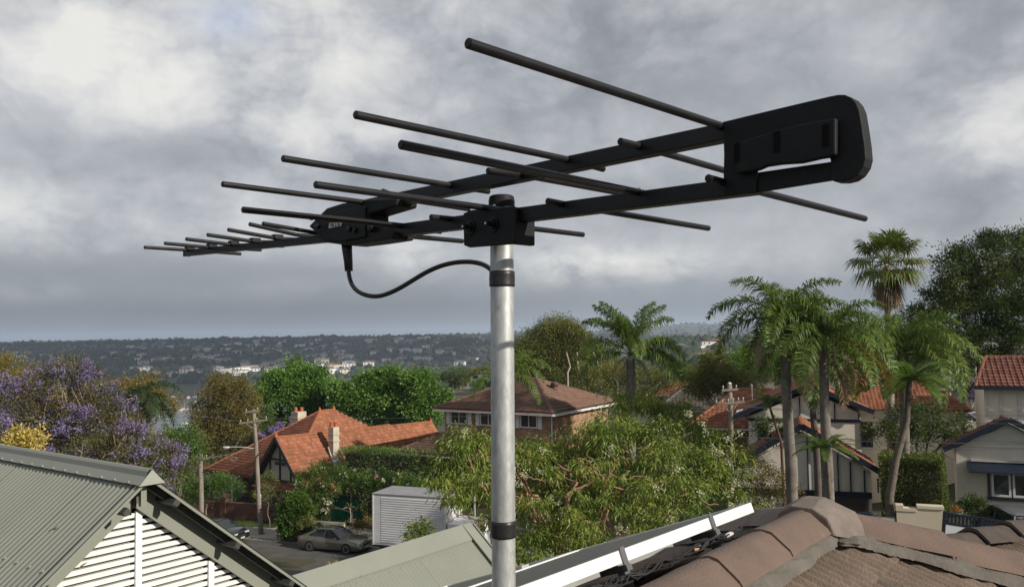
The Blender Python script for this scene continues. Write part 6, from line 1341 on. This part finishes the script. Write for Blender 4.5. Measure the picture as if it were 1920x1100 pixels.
def own_roof():
    e=empty('tiled_house',(0,0,0),0,'brown concrete tile roof with mortared ridge capping under the camera','house')
    sn,cs=math.sin(SL),math.cos(SL)
    def slope(o,along,downh,mat,u0,u1,rows,planes,tw=.30,tl=.32,drop=.03):
        """tiles one by one on a slope whose top line passes o; planes=(point, normal) clip"""
        dn=downh*cs+np.array([0,0,-sn]); nn=downh*sn+np.array([0,0,cs]); nt=0
        for r in range(rows):
            for k in range(int((u1-u0)/tw)+1):
                u=u0+k*tw+(r%2)*tw*.5; V,F=tile_mesh(tw-.004,tl)
                bm=bmesh.new(); vs=[bm.verts.new(tuple(o+along*(u+p[0])+dn*((r+1)*tl-p[1])+nn*(p[2]-drop+.0015*math.sin(u*7+r*3)))) for p in V]
                for f in F: bm.faces.new([vs[i] for i in f])
                for (pp,pn) in planes: bmesh.ops.bisect_plane(bm,geom=bm.verts[:]+bm.edges[:]+bm.faces[:],plane_co=Vector(pp),plane_no=Vector(pn),clear_outer=True)
                if len(bm.faces)==0: bm.free(); continue
                me=bpy.data.meshes.new('roof_tile'); bm.to_mesh(me); bm.free(); me.polygons.foreach_set('use_smooth',np.ones(len(me.polygons),dtype=bool))
                try: me.set_sharp_from_angle(angle=R_(50))
                except Exception: pass
                link('roof_tile',me,mat,e); nt+=1
        return nt
    hipR=azv(AZN+45); hipL=azv(AZN-45)
    # clip planes: vertical planes through the hips
    nR=np.cross(hipR,(0,0,1)); nR=nR if nR@TA>0 else -nR
    nL=np.cross(hipL,(0,0,1)); nL=nL if nL@TA>0 else -nL
    P0=APX-np.array([0,0,.04])
    slope(P0,TA,-TB,CONT,-3.3,3.6,9,[(P0,nR)]); slope(P0,TA,TB,CONT,-3.3,3.6,10,[(P0,nL)])
    # hip end, facing away
    slope(P0,TB,TA,CONT,-3.,3.,8,[(P0,-nR),(P0,-nL)])
    # deck just under the tiles
    q=G(); f=4.
    dR=-TB*cs+np.array([0,0,-sn]); dL=TB*cs+np.array([0,0,-sn]); dE=TA*cs+np.array([0,0,-sn]); B0=P0-np.array([0,0,.05]); bk=B0-TA*3
    er=B0+dR*f/cs*cs+TA*f*cs; el=B0+dL*f+TA*f*cs
    q.add([bk,B0,er,bk+dR*f,el,bk+dL*f],[(0,3,2,1),(0,1,4,5),(1,2,4)]); q.build('roof_deck',M('roof_deck',(.09,.06,.045)),e)
    q=G(); c=P0-TA*.6+np.array([0,0,-2.0]); q.prism([c-TA*2.4-TB*2.6,c+TA*3.2-TB*2.6,c+TA*3.2+TB*3.2,c-TA*2.4+TB*3.2],(0,0,-6)); q.build('wall',RENDER,e)
    def cap(a,b,w0,w1,h,mat,ov=.0,name='ridge_cap',label=None):
        a=np.array(a);b=np.array(b); d=b-a; d/=np.linalg.norm(d); s=np.cross(d,(0,0,1)); s/=np.linalg.norm(s); up=np.cross(s,d); V=[]
        sec=[(-1,-.0),(-.90,.22),(-.30,.90),(0,1.0),(.30,.90),(.90,.22),(1,-.0)]; L=np.linalg.norm(b-a); n=6
        for i in range(n):
            t=i/(n-1); w=w0+(w1-w0)*t
            for (x,y) in sec: V.append(a+(b-a)*t+s*w*x+up*(h*y-.035+ov*(1-t))+rng.normal(size=3)*.0012)
        for (x,y) in sec: V.append(a-d*.001+s*w0*x*.985+up*(h*y*.95-.040))
        k=7; F=[(i*k+j,i*k+j+1,(i+1)*k+j+1,(i+1)*k+j) for i in range(n-1) for j in range(6)]+[(n*k+j,n*k+j+1,j+1,j) for j in range(6)]+[tuple((n-1)*k+j for j in range(6,-1,-1))]
        q=G(); q.add(V,F); q.build(name,mat,e,smooth=True,auto=True,label=label)
    # ridge: pieces come towards the camera
    seg=.44; z_=np.array([0,0,.0])
    for i in range(9):
        a=APX-TA*(.10+i*seg); b=APX-TA*(.10+(i+1)*seg+.03); cap(b+np.array([0,0,.005]),a+np.array([0,0,-.001]),.114,.113,.078,CAPM,.002)
    hz=-math.tan(SL)*math.cos(R_(45)); hR=hipR+np.array([0,0,hz]); hL=hipL+np.array([0,0,hz]); hR/=np.linalg.norm(hR); hL/=np.linalg.norm(hL)
    for i in range(8):
        a=APX+hR*(.10+i*seg); b=APX+hR*(.10+(i+1)*seg+.03); cap(b+np.array([0,0,.012]),a,.118,.110,.078,CAPM,.009,'hip_cap')
        a=APX+hL*(.10+i*seg); b=APX+hL*(.10+(i+1)*seg+.03); cap(b+np.array([0,0,.012]),a,.118,.110,.078,CAPG,.009,'hip_cap')
    # the grey three-way piece on the apex
    bm=bmesh.new()
    for d,l in ((-TA,.15),(hR,.16),(hL,.16)):
        s=np.cross(d,(0,0,1)); s/=np.linalg.norm(s)
        for t in (0,l):
            for x,y in ((-.125,-.045),(-.098,.02),(-.045,.056),(.045,.056),(.098,.02),(.125,-.045)): bm.verts.new(tuple(APX+d*t+s*x+np.array([0,0,y+.012-.012*(t>0)])+rng.normal(size=3)*.002))
    bmesh.ops.convex_hull(bm,input=bm.verts[:]); me=bpy.data.meshes.new('apex_cap'); bm.to_mesh(me); bm.free(); o=link('apex_cap',me,CAPG,e); mm=o.modifiers.new('edge','BEVEL'); mm.width=.006; mm.segments=2; mm.limit_method='ANGLE'; mm.angle_limit=R_(20)
    # mortar bedding below the caps
    def mortar(p,d,out,L,w=.085,start=.0,name='mortar_bed'):
        n=int(L/.012); m=7; V=[];F=[]; p=np.array(p); ph=rng.random(6)*6
        for i in range(n):
            t=start+L*i/(n-1); ww=w*(1+.12*math.sin(t*7+ph[0])+.08*math.sin(t*23+ph[1])+.10*rng.random())
            for j in range(m):
                s=j/(m-1); V.append(p+d*t+out*(.085+ww*s)+np.array([0,0,-(.085+ww*s)*math.tan(SL)*1.0+ .035-.028*s-(.016 if j==m-1 else 0)+.006*math.sin(t*31+j*1.7+ph[2])*math.sin(math.pi*s)])+rng.normal(size=3)*.0012)
        for i in range(n-1):
            for j in range(m-1): F.append((i*m+j,(i+1)*m+j,(i+1)*m+j+1,i*m+j+1))
        q=G(); q.add(V,F); q.build(name,MORT,e,smooth=True)
    mortar(APX-np.array([0,0,.02]),-TA,-TB,3.3,.048); mortar(APX-np.array([0,0,.02]),-TA,TB,3.3,.05)
    # along the hip the slope falls across it less steeply
    def mort2(p,d,out,L,w,zs):
        n=int(L/.012); m=7; V=[];F=[]; ph=rng.random(6)*6
        for i in range(n):
            t=L*i/(n-1); ww=w*(1+.15*math.sin(t*8+ph[0])+.10*math.sin(t*21+ph[1])+.08*rng.random())
            for j in range(m):
                s=j/(m-1); V.append(np.array(p)+d*t+out*(.08+ww*s)+np.array([0,0,-(.08+ww*s)*zs+.032-.026*s-(.016 if j==m-1 else 0)+.007*math.sin(t*29+j*1.9+ph[2])*math.sin(math.pi*s)])+rng.normal(size=3)*.0012)
        for i in range(n-1):
            for j in range(m-1): F.append((i*m+j,(i+1)*m+j,(i+1)*m+j+1,i*m+j+1))
        q=G(); q.add(V,F); q.build('mortar_bed',MORT,e,smooth=True)
    zs=math.tan(SL)*math.cos(R_(45))
    mort2(APX-np.array([0,0,.02]),hR,-nR,3.1,.07,zs); mort2(APX-np.array([0,0,.02]),hL,-nL,2.3,.05,zs)
    q=G()   # lump of mortar where ridge and hip meet
    bm=bmesh.new(); bmesh.ops.create_icosphere(bm,subdivisions=4,radius=1); cc=APX-TB*.135-TA*.03+np.array([0,0,-.076])
    for v in bm.verts:
        c=np.array(v.co[:]); k=1+.10*math.sin(c[0]*5+1)*math.sin(c[1]*6)+.06*math.sin(c[2]*11+c[0]*9)+.02*rng.normal(); v.co=Vector(cc+TA*c[0]*.10*k-TB*c[1]*.07*k+np.array([0,0,1])*c[2]*.020*k)
    me=bpy.data.meshes.new('mortar_lump'); bm.to_mesh(me); bm.free(); me.polygons.foreach_set('use_smooth',np.ones(len(me.polygons),dtype=bool)); link('mortar_lump',me,MORT,e)
    # second hip of the same roof to the right, its shade painted into the cap colour
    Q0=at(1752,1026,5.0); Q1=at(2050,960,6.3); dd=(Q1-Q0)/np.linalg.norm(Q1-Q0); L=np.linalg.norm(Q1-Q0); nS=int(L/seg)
    for i in range(nS): cap(Q0+dd*(i*seg)+np.array([0,0,.02]),Q0+dd*((i+1)*seg+.03),.118,.11,.078,CAPSH,.012,'hip_cap')
    dh=np.array([dd[1],-dd[0],0]); dh/=np.linalg.norm(dh); dn=dh*math.cos(R_(20))+np.array([0,0,-math.sin(R_(20))]); al=dd; nn=np.cross(al,dn); nn=nn if nn[2]>0 else -nn
    for r in range(6):
        for k in range(int(L/.30)+1):
            V,F=tile_mesh(.296,.32); q=G(); q.add([Q0-np.array([0,0,.06])+al*(k*.3+p[0]+(r%2)*.15)+dn*((r+1)*.32-p[1])+nn*p[2] for p in V],F); q.build('roof_tile',CONT,e,smooth=True)
own_roof()
# ------------------------------------------------------------------ solar panels
def solar():
    zE=HC-.735; E1=atz(1408,941,zE); E0=atz(985,1095,zE); d=(E1-E0); d/=np.linalg.norm(d); lf=np.array([-d[1],d[0],0]); sl=R_(20.5); dn=lf*math.cos(sl)+np.array([0,0,-math.sin(sl)]); nn=lf*math.sin(sl)+np.array([0,0,math.cos(sl)])
    FR=M('panel_frame',(.78,.78,.76),(.74,.74,.72),rough=.35,metal=.15); CEL=bpy.data.materials.new('panel_cells'); CEL.use_nodes=True; b=CEL.node_tree.nodes['Principled BSDF']; b.inputs['Base Color'].default_value=(.085,.085,.068,1); b.inputs['Roughness'].default_value=.35; b.inputs['Specular IOR Level'].default_value=.5
    AL=M('aluminium',(.55,.55,.55),rough=.4,metal=.7)
    def panel(label,o,Lx,Ly,fr=FR):
        e=empty('solar_module',o,0,label,'solar panel','solar panels on the tiled roof'); t=.042; w=.028
        def bar(a,b,sx,sy,name='frame_rail'):
            pass
        q=G(); ax=(d,dn,nn)
        q.box(d*Lx/2*-1+dn*w/2-nn*t/2,(Lx,w,t),ax); q.build('frame_rail',fr,e,bevel=.0015)
        q=G(); q.box(-d*Lx/2+dn*(Ly-w/2)-nn*t/2,(Lx,w,t),ax); q.build('frame_rail',fr,e)
        for x in (w/2,Lx-w/2):
            q=G(); q.box(-d*x+dn*Ly/2-nn*t/2,(w,Ly-2*w-.002,t-.001),ax); q.build('frame_rail',fr,e)
        q=G(); q.box(-d*Lx/2+dn*Ly/2-nn*.008,(Lx-2*w,Ly-2*w,.006),ax); q.build('panel_glass',CEL,e)
        return e
    Lx,Ly=1.64,.99
    panel('nearest solar panel, its white frame edge lit along the ridge side',E1,Lx,Ly)
    panel('second solar panel row lying just below the nearest one',E1+dn*(Ly+.02),Lx,Ly)
    panel('lower solar panel whose white frame corner shows beside the mast',E1-d*1.62+dn*(2*Ly+.06),1.2,Ly)
    # clamps
    for x in (.42,1.22):
        for r,k in ((0,1),(1,2)):
            c=E1-d*(x+r*.12)+dn*(k*(Ly+.02)-.01)+nn*.006; q=G(); q.box(c,(.05,.045,.012),(d,dn,nn)); q.lathe([(.008,.006),(.008,.014)],c,8); tag(q.build('panel_clamp',AL),f"aluminium clamp {('far','near')[x>1]} on the {('joint between the panel rows','outer panel edge')[r]}",'clamp','clamps on the solar panels')
    for x in (.36,.98):
        q=G(); c=E1-d*x-dn*.004; q.box(c-nn*.022,(.026,.006,.062),(d,dn,nn)); q.box(c-nn*.06+dn*.05,(.03,.12,.02),(d,dn,nn)); q.box(c-nn*.10+dn*.02,(.03,.03,.07),(d,dn,nn)); tag(q.build('edge_clip',M('clip_grey',(.16,.16,.165),(.13,.13,.135),rough=.45,metal=.5)),('far','near')[x>.5]+' grey metal clip across the white panel edge','clamp','clips on the white panel edge')
    # rails that carry the panels
    for k in (.5,.85,1.4,1.8):
        q=G(); c=E1-d*.8+dn*k-nn*.08; q.box(c,(1.7,.04,.05),(d,dn,nn)); tag(q.build('mounting_rail',AL),f"{['uppermost','second','third','lowest'][int(k>.5)+int(k>1)+int(k>1.5)]} aluminium rail under the solar panels",'rail','rails under the solar panels')
    # cables below the edge
    R2=np.random.default_rng(5)
    for i in range(7):
        a=1.30-.02*i; b=.30+.05*R2.random(); n=26; t=np.linspace(0,1,n); P=[]
        f1,f2=R2.uniform(8,20,2); p1,p2=R2.random(2)*6; am=.022+.012*R2.random()
        for s in t:
            x=a+(b-a)*s; loop=am*math.sin(f1*s+p1)+.010*math.sin(f2*2*s+p2); P.append(E1-d*x-dn*(.012+.015*math.sin(f2*s+p1)+.004*i)-nn*(.072+.035*(1-s)*0+.028*abs(loop)/am*.8)+d*loop*.9)
        q=G(); q.tube(P,.0035+.0012*(i%2),6); tag(q.build('solar_cable',CABL,None,smooth=True),'black cable in the tangle under the solar panel edge','cable','tangled cables under the panel edge')
    for x,l,mt in ((.55,'pale cable connector in the middle of the cable tangle',M('connector_copper',(.5,.3,.2),(.4,.24,.16))),(.78,'dark cable connector nearer the mast in the tangle',BLKP),(.30,'white cable connector at the far end of the tangle',INSU),(1.05,'black plug in the cable tangle near the bottom edge',BLKP)):
        q=G(); c=E1-d*x-dn*.02-nn*.085; q.tube([c-d*.03,c-d*.012,c+d*.012,c+d*.03],[.006,.010,.010,.006],8); tag(q.build('cable_connector',mt),l,'connector','connectors in the cable tangle')
solar()

# ================================================================== THE MAST AND THE AERIAL
def projx(p):
    v=np.array(p)-cC; return 960+FPX*(v@cR)/(v@cF)
ME=azv(44.); MB=azv(-46.)
STEEL=bpy.data.materials.new('galvanised_steel'); STEEL.use_nodes=True
def steel():
    nt=STEEL.node_tree; L=nt.links.new; b=nt.nodes['Principled BSDF']; b.inputs['Metallic'].default_value=.55; tc=nd(nt,'ShaderNodeTexCoord'); mp=nd(nt,'ShaderNodeMapping'); mp.inputs['Scale'].default_value=(1,1,.35); L(tc.outputs['Object'],mp.inputs[0])
    n=nd(nt,'ShaderNodeTexNoise'); n.inputs['Scale'].default_value=120; n.inputs['Detail'].default_value=6; n.inputs['Roughness'].default_value=.7; L(mp.outputs[0],n.inputs['Vector']); n2=nd(nt,'ShaderNodeTexNoise'); n2.inputs['Scale'].default_value=14; n2.inputs['Detail'].default_value=5; L(mp.outputs[0],n2.inputs['Vector'])
    f=mth(nt,'ADD',mth(nt,'MULTIPLY',n.outputs['Fac'],.6),mth(nt,'MULTIPLY',n2.outputs['Fac'],.5)); rp=nd(nt,'ShaderNodeValToRGB'); e=rp.color_ramp.elements; e[0].position=.38; e[0].color=(.30,.315,.32,1); e[1].position=.68; e[1].color=(.60,.62,.615,1); L(f,rp.inputs[0]); L(rp.outputs[0],b.inputs['Base Color'])
    mr=nd(nt,'ShaderNodeMapRange'); mr.inputs[3].default_value=.34; mr.inputs[4].default_value=.52; L(f,mr.inputs[0]); L(mr.outputs[0],b.inputs['Roughness'])
    bp=nd(nt,'ShaderNodeBump'); bp.inputs['Strength'].default_value=.12; bp.inputs['Distance'].default_value=.002; L(n.outputs['Fac'],bp.inputs['Height']); L(bp.outputs[0],b.inputs['Normal'])
steel()
TAPE=M('black_tape',(.014,.014,.015),(.02,.02,.021),rough=.4,scale=60,bump=.08,bscale=60); ALB=M('aerial_black',(.007,.0076,.0088),(.013,.0135,.0148),rough=.42,scale=30,detail=6,spec=.28,spot=((.045,.045,.045),55,.665)); ALP=M('aerial_plastic',(.017,.018,.0195),(.022,.023,.0245),rough=.55,scale=40,bump=.12,bscale=400,spec=.14); BRT=M('bare_metal',(.6,.6,.6),rough=.3,metal=.8)
DM=1.33
def mast():
    top=at(940.5,372,DM); bot=at(944.5,1100,DM); ax=(top-bot)/np.linalg.norm(top-bot); bot2=bot-ax*.75; e=empty('antenna_mast',bot2,0,'galvanised steel mast with two black tape bands standing on the roof','mast')
    L=float(np.linalg.norm(top-bot2)); q=G(); q.lathe([(.0172,-.02),(.019,-.02),(.019,L*.25),(.019,L*.5),(.019,L*.75),(.019,L)],(0,0,0),40); o=q.build('tube',STEEL,e,smooth=True,auto=True)
    rot=Vector(ax).to_track_quat('Z','Y'); e.rotation_mode='QUATERNION'; e.rotation_quaternion=rot
    for py0,py1 in ((508,538),(974,1006)):
        z0=float((at(941,py1,DM)-bot2)@ax); z1=float((at(941,py0,DM)-bot2)@ax); q=G(); prof=[(.0192,z0),(.0206,z0+.0008),(.0210,z0+.004),(.0207,z0+.006),(.0211,z0+(z1-z0)*.5),(.0207,z1-.007),(.0209,z1-.005),(.0204,z1-.001),(.0192,z1)]; q.lathe(prof,(0,0,0),40); q.build('tape_band',TAPE,e,smooth=True)
    z0=L-.024; q=G(); q.lathe([(.0195,z0-.012),(.0212,z0-.010),(.0214,z0+.020),(.0200,z0+.0265),(.017,z0+.0285),(.001,z0+.030)],(0,0,0),32); q.build('end_cap',ALP,e,smooth=True,auto=True)
    q=G(); q.lathe([(.019,0),(.034,0),(.034,.006),(.024,.010),(.023,.03),(.0195,.03)],(0,0,0),24); q.build('foot',STEEL,e)
mast()
def aerial():
    PM_=at(941,420,DM)-ME*.034; e=empty('tv_antenna',PM_,0,'black log periodic television antenna with many rods and a rounded end cover','antenna'); B0=PM_
    on=lambda x,y,off=0.: onpl(x,y,B0+ME*off,ME)-B0
    def boom(pts,w,name='boom',lab=None):
        q=G(); P=[on(x,y) for x,y in pts]
        for a,b in zip(P[:-1],P[1:]): 
            dd=(b-a)/np.linalg.norm(b-a); q.beam(a-dd*.004,b+dd*.004,w,w)
        q.build(name,ALB,e,bevel=.0012)
    boom([(1372,247),(690,386)],.0215); boom([(1425,347),(690,440)],.0215); 
    boom([(700,438),(350,474.5)],.0155,'director_boom')
    q=G(); q.box(on(350,474.5),(.004,.017,.017),(MB,ME,np.array([0,0,1.]))); q.build('boom_plug',ALP,e)
    # rods
    def end_pt(A,x,y,sg):
        lo,hi=0.,1.6
        for _ in range(50):
            m=(lo+hi)/2; p=B0+A+ME*sg*m
            v=p-cC
            if v@cF<.15 or (projx(p)-x)*sg>0: hi=m
            else: lo=m
        p=B0+A+ME*sg*lo; return at(x,y,p[1])-B0
    def rod(att,near=None,far=None,r=.0049,name='rod'):
        A=on(*att); P=[]
        a=end_pt(A,*near,-1) if near else A; b=end_pt(A,*far,1) if far else A
        P=[a,A,b] if near and far else [a,b]
        q=G(); tot=[]
        for s,t in zip(P[:-1],P[1:]):
            dd=(t-s)/np.linalg.norm(t-s); n=[s,s+dd*.0012,s+(t-s)*.5,t-dd*.0012,t]; q.tube(n,[r*.72,r,r,r,r*.72],14)
        o=q.build(name,ALB,e,smooth=True,auto=True)
        if near and att[1]<400 and r>.0045 and abs(near[0]-att[0])>90:
            q=G(); dd=(a-A)/np.linalg.norm(a-A); q.lathe([(.0025,0),(.0025,.002),(.001,.003)],A+np.array([0,0,r*.9])+ME*-.004,10); q.build('rivet',BRT,o)
        return o
    # upper boom
    rod((1362,240),near=(876,81)); rod((1207,276),near=(1162,265),far=(1398,331)); rod((1072,301),near=(665,215),far=(1132,317)); rod((985,329),near=(914,320),far=(1190,367)); rod((853,349),near=(529,297),far=(917,359)); rod((697,381),near=(416,345),far=(757,389)); rod((752,372),near=(716,358),far=(880,392))
    # lower boom
    rod((1368,345),near=(1327,334),far=(1622,410)); rod((1204,362),near=(750,271),far=(1260,380)); rod((1062,384),near=(1026,377),far=(1329,428)); rod((930,392),near=(590,346),far=(1020,408)); rod((852,411),near=(807,407),far=(1094,440)); rod((762,424),near=(454,393),far=(827,434)); rod((692,436),near=(662,431),far=(868,452))
    for n_,f_,a_ in (((270,463.5),(452,476),(356,469)),((308,456),(490,468.5),(397,464)),((348,448),(532,461.5),(438,459)),((388,440),(572,455),(478,453)),((427,430.5),(612,452),(520,447)),((467,420),(650,448),(556,440)),((492,419),(690,446),(590,436))):
        rod(a_,near=n_,far=f_,r=.0042,name='director_rod')
    # saddle brackets where the rods cross the director boom
    for a_ in ((356,470),(397,466),(438,461),(478,456),(520,450)):
        q=G(); q.box(on(*a_)+np.array([0,0,.007]),(.016,.020,.009),(MB,ME,np.array([0,0,1.]))); q.build('rod_saddle',ALP,e)
    # feed box
    def slab(name,poly,o0,o1,mat,bev=.004,par=None):
        q=G(); q.prism([on(x,y,o0) for x,y in poly],ME*(o1-o0)); return q.build(name,mat,par or e,bevel=bev)
    fb=slab('feed_box',[(578,424),(600,402),(612,390),(640,381),(692,373),(744,372),(742,386),(690,402),(690,436),(738,434),(736,448),(690,455),(650,460),(606,454),(596,440)],-.024,.024,ALP,.003)
    slab('feed_box_lid',[(606,432),(612,404),(640,394),(684,386),(684,444),(640,452),(610,448)],-.029,-.0245,ALP,.002,fb)
    for x,y in ((600,425),(660,430),(700,427),(590,408)):
        q=G(); p=on(x,y,-.03); q.lathe([(.004,0),(.004,.004),(.006,.005),(.006,.009),(.002,.010)],(0,0,0),8); o=q.build('wing_nut',ALB,fb); o.location=tuple(p); o.rotation_euler=(R_(90),0,R_(-44))
    st=slab('sticker',[(617,418),(641,417),(639,424),(616,428)],-.0305,-.0297,M('sticker_white',(.6,.59,.52),(.5,.49,.43),rough=.6),0,fb)
    for i,ch in enumerate(('H','L','L','S')):
        x0=620+i*4.6
        segs={'H':[((x0,418.5),(x0,425)),((x0+3,418.3),(x0+3,424.5)),((x0,422),(x0+3,421.6))],'L':[((x0,418.4),(x0,424.8)),((x0,424.6),(x0+3,424.1))],'S':[((x0,419),(x0+3,418.7)),((x0,419),(x0,421.4)),((x0,421.4),(x0+3,421)),((x0+3,421),(x0+3,423.4)),((x0,423.8),(x0+3,423.4))]}[ch]
        q=G()
        for a,b in segs: q.beam(on(*a,-.0308),on(*b,-.0308),.0006,.0011,tuple(MB))
        q.build('letter',BLKP,st)
    # clamp to the mast
    br=slab('clamp_plate',[(868,400),(880,394),(963,386),(966,392),(966,452),(958,458),(880,464),(869,460)],-.022,-.017,ALP,.002)
    slab('clamp_plate',[(958,388),(967,388),(967,457),(958,458)],-.017,.026,ALP,.001)
    for x,y in ((882,426),(925,420)):
        p=on(x,y,-.0225); q=G(); q.tube([p,p-ME*.006],.0085,6); q.tube([p-ME*.006,p-ME*.016],.0042,10); q.tube([p-ME*.0005,p-ME*.002],.012,16); q.build('nut',ALB,br)
        q=G(); q.tube([p-ME*.0165,p-ME*.0175],.002,6); q.build('bolt_tip',BRT,br)
    q=G(); c=on(941,425,.034); th=np.linspace(-1.9,1.9,18); q.tube([c+MB*.0245*math.sin(t)+ME*.0245*math.cos(t) for t in th],.004,8); q.build('u_bolt',ALB,e,smooth=True)
    # rounded end cover and its raised box
    plate=[(1355,229),(1400,218),(1450,206),(1505,193),(1556,181),(1572,178),(1584,178),(1596,183),(1605,193),(1611,207),(1616,236),(1621,272),(1623,296),(1619,312),(1609,327),(1596,336),(1580,340),(1563,340),(1558,318),(1555,301),(1500,311),(1421,325),(1417,362),(1358,365),(1356,330),(1357,290)]
    plate=[(1355,229),(1400,218),(1450,206),(1505,193),(1556,181),(1572,178),(1584,178),(1596,183),(1605,193),(1611,207),(1616,236),(1621,272),(1623,296),(1619,312),(1609,327),(1596,336),(1580,340),(1563,340),(1559,318),(1556,296),(1500,304),(1425,315),(1419,322),(1417,362),(1358,365),(1356,330),(1357,290)]
    cv=slab('end_cover',plate,-.016,-.0125,ALP,.0012)
    outer=plate[:18]; c0=np.array((1480,270.)); inner=[tuple(np.array(q_)+ (c0-np.array(q_))/np.linalg.norm(c0-np.array(q_))*5.) for q_ in outer]
    q=G()
    for a_,b_,c_,d_ in zip(outer[:-1],outer[1:],inner[1:],inner[:-1]): q.prism([on(*a_,-.0124),on(*b_,-.0124),on(*c_,-.0124),on(*d_,-.0124)],ME*.021)
    q.build('cover_wall',ALP,cv)
    slab('cover_box',[(1377,270),(1400,262),(1462,242),(1500,233),(1566,221),(1566,290),(1500,305),(1440,309),(1420,318),(1379,325)],-.027,-.0165,ALP,.002,cv)
    for a,b,t,bt in ((1376,1385,268,306),(1450,1461,246,286),(1541,1553,233,275)):
        slab('dark_slot_slab',[(a,t+2),(b,t-1),(b,bt-2),(a,bt)],-.0282,-.0268,M('slot_shade_black',(.002,.002,.002),rough=1),0,cv)  # raised black slabs paint the dark of open slots
    slab('cover_rim',[(1420,323.5),(1558,303.5),(1562,338),(1419,361)],-.0118,-.0085,ALP,0,cv)
    # connector and cable
    p0=on(650,458); d0=(B0+p0)[1]; d1=DM+.02
    q=G(); P=[B0+p0]+[at(x,y,d0) for x,y in ((651,470),(653,490),(654,508))]; q.tube([p-B0 for p in P],[.0105,.0098,.0085,.0078],16); q.build('connector_boot',TAPE,e,smooth=True)
    cab=[(653,500),(654,514),(657,528),(664,541),(676,550),(692,555),(708,556),(724,552),(745,543),(770,528),(800,509),(826,498),(850,492),(875,490),(895,492),(910,497),(922,506),(935,520)]
    q=G(); n=len(cab); pts=[at(x,y,d0+(d1+.012-d0)*min(1,(i/(n-1)))**1.1) for i,(x,y) in enumerate(cab)]; o0=np.array(pts[0])
    t=np.linspace(0,n-1,n*5); Q=np.stack([np.interp(t,np.arange(n),np.array(pts)[:,k]) for k in range(3)],1)
    for _ in range(10): Q[1:-1]=(Q[:-2]+2*Q[1:-1]+Q[2:])/4
    q.tube(Q,.0042,12); tag(q.build('coax_cable',TAPE,None,smooth=True),'black coaxial cable drooping from the antenna feed box to the mast','cable')
aerial()
# ================================================================== HAZE
def haze():
    q=G(); q.span(-17000*K,17000*K,-16500*K,17000*K,-75*K,170)
    m=bpy.data.materials.new('haze_air'); m.use_nodes=True; nt=m.node_tree; nt.nodes.remove(nt.nodes['Principled BSDF']); v=nd(nt,'ShaderNodeVolumePrincipled'); v.inputs['Color'].default_value=(.66,.80,1,1); v.inputs['Density'].default_value=HAZE_D; v.inputs['Anisotropy'].default_value=.0
    nt.links.new(v.outputs[0],nt.nodes['Material Output'].inputs['Volume'])
    tag(q.build('haze',m),kind='stuff')
HAZE_D=.00010
if HAZE_D>0: haze()
